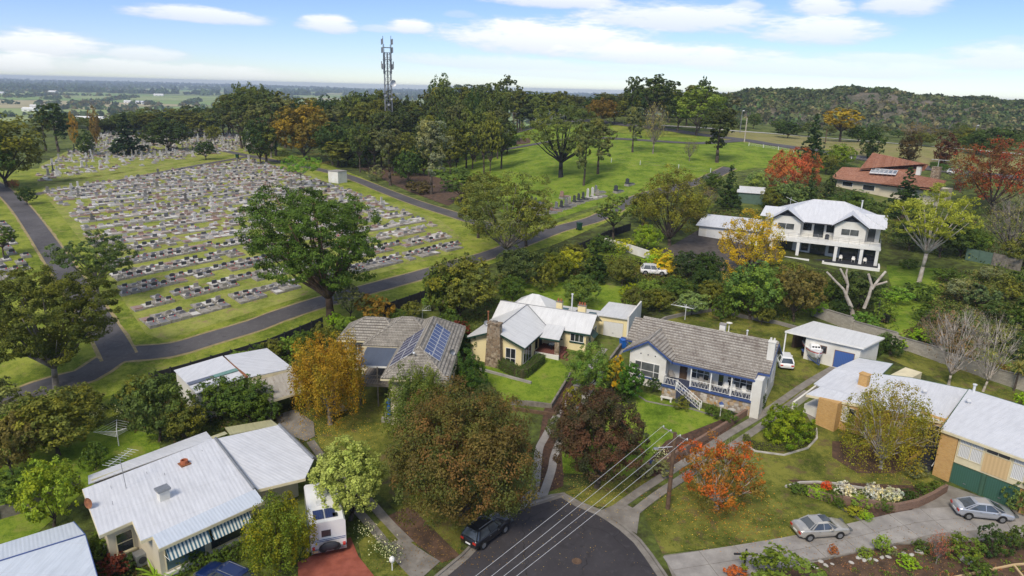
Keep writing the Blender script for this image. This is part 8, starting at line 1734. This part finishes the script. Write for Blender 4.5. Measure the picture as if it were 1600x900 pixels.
# white flowering roses and boulders
for k, (bx, by) in enumerate(((572, 838), (603, 868), (594, 862), (612, 876), (1030, 718), (150, 655), (190, 650))):
    g = G(bx, by); rg = np.random.default_rng(k); n = 260; Pp = rg.normal(size=(n, 3))*np.array([.42, .42, .25])+np.array([0, 0, .65]); Cc = np.tile([.06, .09, .03], (n, 1)); Cc[:90] = (.6, .6, .52)
    t = thing('rose_bush', ['white rose bush on the strip left of the concrete apron', 'white rose bush nearest the lamp like letterbox', 'low white rose bush beside the concrete apron', 'small white rose bush behind the letterbox', 'white flowered bush by the low brick wall', 'pale flowering shrub behind the clothes hoist', 'white flowers beside the blue tank behind the hoist'][k], 'bush', g); link('foliage', leaf_mesh('foliage', Pp, rg.normal(size=(n, 3))+np.array([0, 0, .8]), np.full(n, .14), Cc/1.4, k), t)
rn = random.Random(9)
def boulder(bx, by, r, label):
    g = G(bx, by); mb = MB().ball((0, 0, r*.2), r, 0, 9, 6, (1.2, .85, .6)); mb.v = [(x*rn.uniform(.85, 1.15), y*rn.uniform(.85, 1.15), z*rn.uniform(.85, 1.15)) for x, y, z in mb.v]; o = part('rock', mb, 'stone_pale', None); o.location = g; o.rotation_euler = (0, 0, rn.uniform(0, 3)); tag(o, label, 'rock', 'rocks of the lower right bed'); return o
for k, (bx, by, r) in enumerate(((1282, 878, .22), (1290, 884, .2), (1272, 886, .25), (1300, 882, .15), (1342, 872, .25), (1350, 876, .2), (1358, 874, .22), (1368, 876, .18), (1378, 872, .2), (1388, 871, .2), (1398, 856, .15), (1412, 866, .22), (1424, 868, .22), (1436, 864, .3), (1446, 858, .2), (1508, 876, .5), (1330, 880, .2), (1420, 876, .15))):
    boulder(bx, by, r, 'large pale boulder on the mulch at the bottom edge' if k == 15 else f'{ordn(k)} pale garden stone from the left of the rock bed' if k < 15 else ['', 'garden stone among the leftmost group of the rock bed', 'small garden stone behind the pinkish shrub'][k-15])
# fallen leaves below the autumn trees
def litter(name, cx, cy, rad, n, cols, seed, s=.11):
    g = G(cx, cy); rg = np.random.default_rng(seed); a = rg.uniform(0, 6.28, n); r = rad*np.sqrt(rg.random(n))*rg.uniform(.4, 1.2, n); x = g[0]+r*np.cos(a); y = g[1]+r*np.sin(a)*.9
    P_ = np.array([(x[i], y[i], h(x[i], y[i])+.075) for i in range(n)]); N_ = rg.normal(size=(n, 3))*.25+np.array([0, 0, 1]); C_ = np.array(cols)[rg.integers(len(cols), size=n)]
    o = link(name, leaf_mesh(name, P_, N_, rg.uniform(.7, 1.4, n)*s, C_/1.4, seed)); o['kind'] = 'stuff'
litter('fallen_leaves', 1130, 795, 6.5, 1500, [(.45, .2, .05), (.3, .09, .03), (.5, .35, .08), (.2, .1, .04)], 1); litter('fallen_leaves', 930, 760, 5.5, 900, [(.3, .2, .08), (.2, .12, .05), (.4, .3, .12)], 2)
litter('fallen_leaves', 516, 665, 6, 1200, [(.5, .33, .06), (.35, .2, .04)], 3); litter('fallen_leaves', 870, 850, 7, 180, [(.3, .2, .08), (.2, .12, .05), (.4, .3, .12)], 4, .08); litter('fallen_leaves', 1380, 735, 5, 700, [(.4, .3, .08), (.2, .13, .05)], 5); litter('fallen_leaves', 690, 850, 5, 700, [(.22, .13, .06), (.12, .07, .04)], 6)
litter('fallen_leaves', 1160, 430, 9, 900, [(.6, .4, .05)], 7, .2); litter('fallen_leaves', 1500, 880, 7, 1200, [(.2, .1, .06), (.3, .18, .1), (.1, .06, .04)], 8); litter('fallen_leaves', 1350, 905, 7, 1000, [(.2, .1, .06), (.3, .18, .1), (.1, .06, .04)], 9)
# ground cover between the houses: low plants nobody could count
def cover(name, px, n, cols, s=.3, hh=.45, seed=0, clump=.5):
    poly = gpoly(px); x0, x1 = min(p[0] for p in poly), max(p[0] for p in poly); y0, y1 = min(p[1] for p in poly), max(p[1] for p in poly); rg = np.random.default_rng(seed); P_, C_ = [], []; cols = np.array(cols); tries = 0
    while len(P_) < n and tries < n:
        tries += 1; cx, cy = rg.uniform(x0, x1), rg.uniform(y0, y1)
        if not inside(poly, (cx, cy)): continue
        k = int(rg.integers(14, 34)); c = cols[rg.integers(len(cols))]*rg.uniform(.75, 1.25); r = rg.uniform(.3, 1.)*clump*1.6; hz_ = rg.uniform(.3, 1.)*hh
        for _ in range(k): a = rg.uniform(0, 6.28); q = r*sqrt(rg.random()); x, y = cx+q*cos(a), cy+q*sin(a); P_.append((x, y, h(x, y)+hz_*(1-(q/r)**2)*rg.uniform(.5, 1.1)+.04)); C_.append(c*rg.uniform(.7, 1.3))
    n = len(P_); N_ = rg.normal(size=(n, 3))*.6+np.array([0, 0, 1]); o = link(name, leaf_mesh(name, np.array(P_), N_, rg.uniform(.7, 1.4, n)*s, np.array(C_), seed)); o['kind'] = 'stuff'
UC = [(.04, .06, .02), (.055, .08, .02), (.08, .09, .03), (.03, .045, .02), (.07, .05, .03)]
cover('undergrowth', [(170, 650), (230, 590), (330, 600), (440, 650), (430, 665), (330, 690), (230, 690)], 5200, UC, .26, .9, 1, .8); cover('undergrowth', [(-30, 640), (60, 620), (170, 640), (60, 700), (-30, 760)], 5000, UC, .26, .7, 2, .8)
cover('undergrowth', [(770, 440), (860, 390), (1010, 412), (1110, 440), (1270, 490), (1215, 505), (1020, 475), (985, 445), (905, 436)], 15000, UC+[(.12, .13, .02)], .3, 1.2, 3, 1.2); cover('undergrowth', [(1215, 420), (1390, 450), (1400, 540), (1270, 490), (1200, 470)], 7000, UC+[(.1, .13, .03)], .3, .9, 4, 1.)
cover('undergrowth', [(1470, 420), (1620, 440), (1620, 610), (1540, 585), (1410, 530), (1440, 500)], 15000, UC+[(.1, .13, .03), (.12, .11, .06)], .3, .8, 5, 1.); cover('undergrowth', [(1180, 330), (1210, 280), (1300, 290), (1400, 330), (1620, 330), (1620, 430), (1500, 405), (1400, 385), (1290, 350)], 12000, UC, .45, 1.6, 6, 1.8)
cover('undergrowth', [(690, 560), (705, 470), (780, 430), (800, 470), (760, 500), (735, 570)], 5000, UC, .26, .8, 7, .8); cover('undergrowth', [(1060, 330), (1130, 330), (1215, 330), (1210, 372), (1090, 358)], 3500, UC, .4, 1.2, 8, 1.4)
cover('undergrowth', [(380, 250), (560, 262), (640, 300), (700, 322), (740, 300), (700, 225), (560, 215), (390, 215)], 6000, UC+[(.09, .06, .035)], .6, 1., 9, 1.6); cover('rockery_plants', [(1280, 885), (1350, 866), (1440, 858), (1600, 850), (1640, 900), (1500, 930), (1300, 930)], 2600, [(.06, .1, .02), (.1, .15, .03), (.05, .07, .03), (.16, .07, .05)], .13, .25, 10, .35)
cover('terrace_plants', [(1235, 762), (1290, 760), (1410, 774), (1470, 764), (1430, 788), (1350, 788), (1290, 780)], 3600, [(.05, .1, .02), (.09, .15, .03), (.05, .08, .03), (.3, .3, .24)], .13, .3, 11, .35); cover('undergrowth', [(130, 860), (230, 850), (240, 900), (160, 940), (120, 900)], 1800, UC, .2, .5, 12, .5)
cover('undergrowth', [(395, 555), (440, 540), (520, 515), (540, 500), (600, 505), (520, 530), (455, 570)], 3000, UC+[(.1, .16, .03)], .24, .8, 13, .7); cover('undergrowth', [(885, 640), (905, 600), (1000, 600), (975, 625), (900, 700), (880, 700)], 1500, UC, .2, .5, 14, .5)
# ================================================================== WOODS AND SKYLINE TREES (each one a tree of its own)
rW = random.Random(77); PROF = ([0, 60, 100, 150, 175, 200, 250, 300, 340, 365, 385, 410, 440, 458, 475, 505, 520, 545, 560, 590, 620, 645, 668, 700, 730, 760, 785, 815, 835, 860, 890, 930, 960, 990, 1010, 1045, 1060, 1090, 1115, 1150, 1200],
                                    [186, 192, 176, 172, 182, 168, 164, 158, 156, 140, 124, 121, 128, 140, 142, 150, 140, 150, 132, 124, 140, 152, 122, 116, 108, 116, 128, 138, 140, 136, 148, 140, 142, 130, 116, 128, 138, 120, 138, 176, 190])
SPC = [('gum1', GR['gum']), ('gum2', (.04, .055, .024)), ('gum3', (.05, .065, .03)), ('gum4', GR['olive']), ('round1', GR['dk']), ('round2', (.055, .07, .022)), ('gum2', (.07, .075, .04)), ('gum3', GR['olive'])]
def wood_tree(px, D, top, wpx, i, label, group, key=None, col=None):
    g = GD(px, D); H_ = hvert(g, top)
    if H_ < 3: return
    k, c = SPC[i % len(SPC)]; key = key or k; col = col or c; v = rW.uniform(.8, 1.2)
    pt(key, 0, 0, 0, wpx, label, tuple(x*v for x in col), 'tree', 'tree', group, g=g, H=min(H_, 26))
WL = {'a': ('woodland tree behind the old graves', 'trees behind the old graves'), 'b': ('woodland tree in the grove between lawn cemetery and tower', 'trees of the central grove'), 'c': ('tree on the skyline beyond the park lawn', 'skyline trees beyond the park')}
wl_items = []
for (x0, x1, n, D0, D1, off0, off1, w0, w1, kk) in ((150, 385, 26, 330, 350, 4, 22, 34, 54, 'a'), (40, 385, 22, 352, 385, 0, 14, 26, 46, 'a'), (375, 640, 20, 285, 300, 0, 20, 44, 66, 'b'), (375, 640, 22, 250, 280, 22, 50, 44, 62, 'b'), (395, 700, 18, 222, 245, 55, 85, 36, 56, 'b'), (560, 800, 18, 205, 235, 55, 90, 34, 54, 'b'),
                                               (640, 812, 20, 262, 300, 0, 30, 36, 56, 'b'), (650, 800, 12, 238, 258, 40, 72, 34, 50, 'b'), (800, 1150, 30, 318, 335, 0, 18, 34, 50, 'c'), (900, 1140, 14, 290, 305, 12, 40, 30, 46, 'c'), (780, 1000, 16, 336, 346, 2, 14, 26, 40, 'c')):
    for i in range(n):
        px = x0+(x1-x0)*(i+rW.uniform(.15, .85))/n; wl_items.append((px, rW.uniform(D0, D1), float(np.interp(px, *PROF))+rW.uniform(off0, off1), rW.uniform(w0, w1), kk))
TINT = ['dark', 'olive', 'grey green', 'yellow green', 'blackish', 'mid green', 'khaki', 'olive']
cnt = {}
for i, (px, D, top, w_, kk) in enumerate(sorted(wl_items)):
    if kk == 'b' and 440 < px < 520 and D < 275: continue
    g_ = GD(px, D)
    if kk == 'b' and (pix(tuple(g_))[1] > 300 or (pix(tuple(g_))[1] > 208 and 790 < px)): continue
    cnt[kk] = cnt.get(kk, 0)+1; wood_tree(px, D, top, w_, i, f"{TINT[i % 8]} {WL[kk][0]}, {ordn(cnt[kk]-1)} from the left", WL[kk][1])
T('round1', 478, 252, 156, 96, (.125, .09, .02), 'autumn gold and green tree at the corner of the central grove', 'maple_tree'); T('round2', 520, 258, 190, 60, (.03, .05, .018), 'dark tree right of the autumn gold one'); T('bare1', 424, 246, 176, 54, (.10, .07, .05), 'brown leafless tree left of the autumn gold one')
T('gum4', 545, 256, 212, 52, (.10, .13, .05), 'pale green tree in front of the central grove'); T('gum3', 610, 290, 200, 58, (.075, .08, .05), 'tall grey green eucalypt by the path behind the kiosk'); T('round2', 638, 292, 232, 44, (.035, .06, .02), 'dense dark tree right of the tall grey green eucalypt'); T('gum3', 674, 304, 186, 62, (.13, .135, .11), 'silver grey eucalypt standing on the litter bank')
T('shrub2', 560, 262, 245, 38, 'dk', 'dark low bush by the path near the kiosk', 'bush', 'bush'); T('shrub1', 588, 282, 258, 26, 'grey', 'grey green bush beside the tall eucalypt by the path', 'bush', 'bush'); T('shrub2', 655, 302, 282, 50, (.07, .055, .03), 'brown scrub at the foot of the silver grey eucalypt', 'bush', 'bush')
T('gum3', 722, 200, 112, 60, (.045, .06, .025), 'very tall gum on the skyline with open crown', 'gum_tree'); T('gum2', 745, 205, 96, 84, (.05, .062, .03), 'tallest open crowned gum above the white skyline shed', 'gum_tree'); T('round1', 690, 215, 114, 50, (.06, .08, .03), 'rounded tall tree left of the tallest gum', 'gum_tree')
T('gum2', 790, 206, 116, 46, (.05, .06, .03), 'slim gum right of the tallest one', 'gum_tree'); T('round2', 792, 240, 206, 44, 'mid', 'small dark tree at the edge of the park lawn'); T('gum3', 756, 240, 200, 44, 'dk', 'dark tree beside the small one at the lawn edge'); T('gum3', 700, 236, 190, 50, 'olive', 'olive tree at the left end of the park lawn')
T('gum3', 912, 290, 190, 44, (.085, .095, .045), 'slender black stemmed gum right of the spreading one', 'gum_tree'); T('gum3', 934, 272, 184, 50, (.10, .105, .06), 'grey green gum behind the slender one', 'gum_tree'); T('round2', 940, 196, 152, 48, (.10, .065, .02), 'bronze rounded tree by the bypass road')
T('bare1', 1020, 240, 156, 46, (.15, .13, .08), 'pale trunked sparse gum on the park lawn', 'gum_tree'); T('gum3', 988, 238, 166, 36, (.10, .11, .07), 'young gum left of the pale trunked one', 'gum_tree'); T('gum3', 1120, 254, 168, 66, (.045, .055, .025), 'dark low branched tree at the park end of the driveway', 'gum_tree')
T('gum2', 1020, 206, 114, 76, (.035, .05, .022), 'tall layered dark gum beyond the park road', 'gum_tree'); T('gum4', 1088, 212, 134, 82, (.09, .12, .03), 'wide bright gum beside the bypass road', 'gum_tree'); T('gum2', 1092, 204, 118, 30, (.035, .05, .022), 'tuft topped gum rising above the wide bright one', 'gum_tree'); T('gum4', 1058, 206, 140, 60, 'gum', 'dense gum left of the wide bright one', 'gum_tree')
T('bare1', 1077, 252, 216, 26, (.09, .09, .05), 'little bare tree by the wire fence', 'tree'); T('gum3', 985, 158+48, 118, 30, (.04, .055, .022), 'narrow layered gum left of the tall layered one', 'gum_tree')
for k in range(17):
    px = 1150+k*28+rW.uniform(-8, 8); g = GD(px, 300+rW.uniform(-8, 12)); pt('round2' if k % 2 else 'gum4', 0, 0, 0, rW.uniform(20, 36), f"scrubby tree beyond the walking track below the bush hill, {ordn(k)} from the left", (.07*rW.uniform(.6, 1.3), .075, .03), 'tree', 'tree', 'scrub trees below the hill', g=g, H=rW.uniform(3, 7))
# ---- bush on the far hill: thousands of small trees
def far_bush(name, pts, seed, leaf, cols, k0=10, k1=20, rr=(1.6, 4.2), fn=h):
    rg = np.random.default_rng(seed); P_, N_, C_, S_ = [], [], [], []; cols = np.array(cols)
    for (x, y) in pts:
        k = int(rg.integers(k0, k1)); r = rg.uniform(*rr); c = cols[rg.integers(len(cols))]*rg.uniform(.7, 1.3); d = rg.normal(size=(k, 3)); d /= np.linalg.norm(d, axis=1, keepdims=True); d[:, 2] = np.abs(d[:, 2])*1.1-.15
        P_.append(np.array([x, y, fn(x, y)+r*.3])+d*r*np.array([1, 1, .95])); N_.append(d+rg.normal(size=(k, 3))*.4); C_.append(c*rg.uniform(.75, 1.3, (k, 1))); S_.append(np.full(k, leaf)*rg.uniform(.6, 1.3, k)*r/3)
    o = link(name, leaf_mesh(name, np.concatenate(P_), np.concatenate(N_), np.concatenate(S_), np.concatenate(C_), seed)); o['kind'] = 'stuff'
rg = np.random.default_rng(5); pts = []
while len(pts) < 5400:
    y = rg.uniform(440, 735); t_ = rg.uniform(.19, .86); x = t_*y
    dn = .5+.5*sin(x*.03+sin(y*.02)*2)*cos(y*.025+x*.008)
    if rg.random() < .15+.85*dn: pts.append((x, y))
far_bush('hillside_scrub', pts, 6, 3.0, [(.035, .05, .022), (.05, .065, .03), (.06, .065, .035), (.035, .05, .025), (.045, .075, .03), (.11, .095, .065), (.08, .09, .05)])
pts = [(t_*y, y) for t_, y in ((rg.uniform(.19, .88), rg.uniform(668, 712)) for _ in range(520))]
far_bush('ridge_trees', pts, 7, 3.4, [(.03, .042, .022), (.04, .05, .026)], 14, 26, (2.4, 4.4))
# ---- the plain: shelter belts, woods and paddock trees
pts = []
for _ in range(105):
    D_ = 900*math.exp(rg.uniform(0, 2.0)); t_ = rg.uniform(-.95, .30) if rg.random() < .85 else rg.uniform(.3, .6); x0, y0 = t_*D_, D_; a = rg.choice([.35, .35+pi/2, .1]); L = rg.uniform(80, 700)*(D_/1500)**.5; wd = rg.choice([6, 10, 40])
    for k in range(int(L/9)): s = rg.uniform(-.5, .5)*L; o_ = rg.normal()*wd; pts.append((x0+cos(a)*s-sin(a)*o_, max(905, y0+sin(a)*s+cos(a)*o_)))
far_bush('plain_trees', pts[:6500], 8, 5.5, [(.03, .05, .025), (.04, .06, .03), (.035, .045, .03), (.07, .06, .03)], 7, 10, (3.5, 8.), plain_h)
pts = []
for _ in range(170): 
    D_ = rg.uniform(3200, 9500); x0 = rg.uniform(-.95, .35)*D_
    for k in range(26): pts.append((x0+rg.normal()*220, D_+rg.normal()*60))
far_bush('distant_woods', [p for p in pts if 910 < p[1] < 12200], 9, 22, [(.03, .05, .03), (.035, .055, .035)], 4, 7, (4.5, 8.), plain_h)
pts = [(rg.uniform(-.95, .12)*y_, y_) for y_ in rg.uniform(470, 900, 1300)]
far_bush('town_trees', pts, 10, 4., [(.035, .055, .025), (.05, .065, .025), (.08, .07, .03), (.03, .04, .02)], 12, 18, (2.5, 6.))
# ---- town and farm buildings
def far_house(px, D, w, d, hh, wallm, roofm, label, group, fn=h, rz=.3, cat='house', name='house'):
    dd = ray(px, 250); x = dd[0]/dd[1]*D; z = fn(x, D); t = thing(name, label, cat, (x, D, z), rz, group)
    part('wall', MB().box((-w/2, -d/2, -3), (w/2, d/2, hh)), wallm, t); rm = MB()
    for f in hip(-w/2-.5, w/2+.5, -d/2-.5, d/2+.5, hh, hh+d*.22, 'x', .01)[0]: sheet_face(rm, f, .2)
    part('roof', rm, roofm, t); win(t, '-y', -d/2, -w*.3, -w*.1, 1., 2.2, 1, 1); win(t, '-y', -d/2, w*.1, w*.3, 1., 2.2, 1, 1)
FC = [('white_paint', 'white'), ('roof_rusty', 'brown'), ('tile_red', 'red'), ('roof_white', 'pale iron'), ('tile_grey', 'grey')]
for k in range(34):
    rm, nm = FC[rW.choice((0, 3, 3, 4, 2, 1))]; far_house(rW.uniform(20, 345), 470+k*13+rW.uniform(-10, 10), rW.uniform(12, 22), rW.uniform(8, 12), 3, rW.choice(('white_render', 'beige_wall', 'white_render')), rm, f"{nm} roofed town house among trees behind the cemetery, {ordn(k)} farthest counting outwards", 'town houses behind the cemetery', rz=rW.uniform(-.6, .6))
for k, (px, D, w) in enumerate(((230, 1900, 34), (212, 1960, 20), (312, 1300, 26), (338, 1380, 22), (370, 1400, 24), (372, 1960, 16), (390, 1250, 30), (60, 1350, 24), (70, 1500, 20), (478, 2100, 30), (430, 2600, 40), (560, 1700, 26), (640, 1500, 22), (150, 1050, 40), (182, 1000, 44), (20, 2600, 30), (100, 3000, 40), (260, 2900, 36))):
    far_house(px, D, w, w*.5, 5, 'white_paint', 'white_paint' if k % 3 else 'roof_white', f"white farm building out on the plain, {ordn(k)} of the scattered farm sheds", 'farm buildings on the plain', plain_h, rW.uniform(-.4, .4), 'farm building', 'farm_building')

# a little of what goes on beyond the right edge of the frame
for k, (bx, by, ty, w, key, c) in enumerate(((1680, 520, 430, 90, 'round1', 'mid'), (1720, 600, 500, 110, 'round2', 'olive'), (1660, 470, 400, 80, 'round2', 'dk'), (1780, 540, 400, 130, 'gum1', 'gum'), (1700, 400, 320, 80, 'gum3', 'gum'), (1650, 350, 280, 70, 'round1', 'olive'), (1760, 430, 330, 100, 'gum2', 'gum'), (1800, 760, 600, 160, 'round1', 'mid'),
                                             (1690, 330, 250, 70, 'round2', 'dk'), (1850, 480, 360, 120, 'gum4', 'olive'))):
    T(key, bx, by, ty, w, c, f'garden tree just beyond the right edge of the frame, {ordn(k)} of ten', 'tree', 'tree', 'trees outside the right edge')
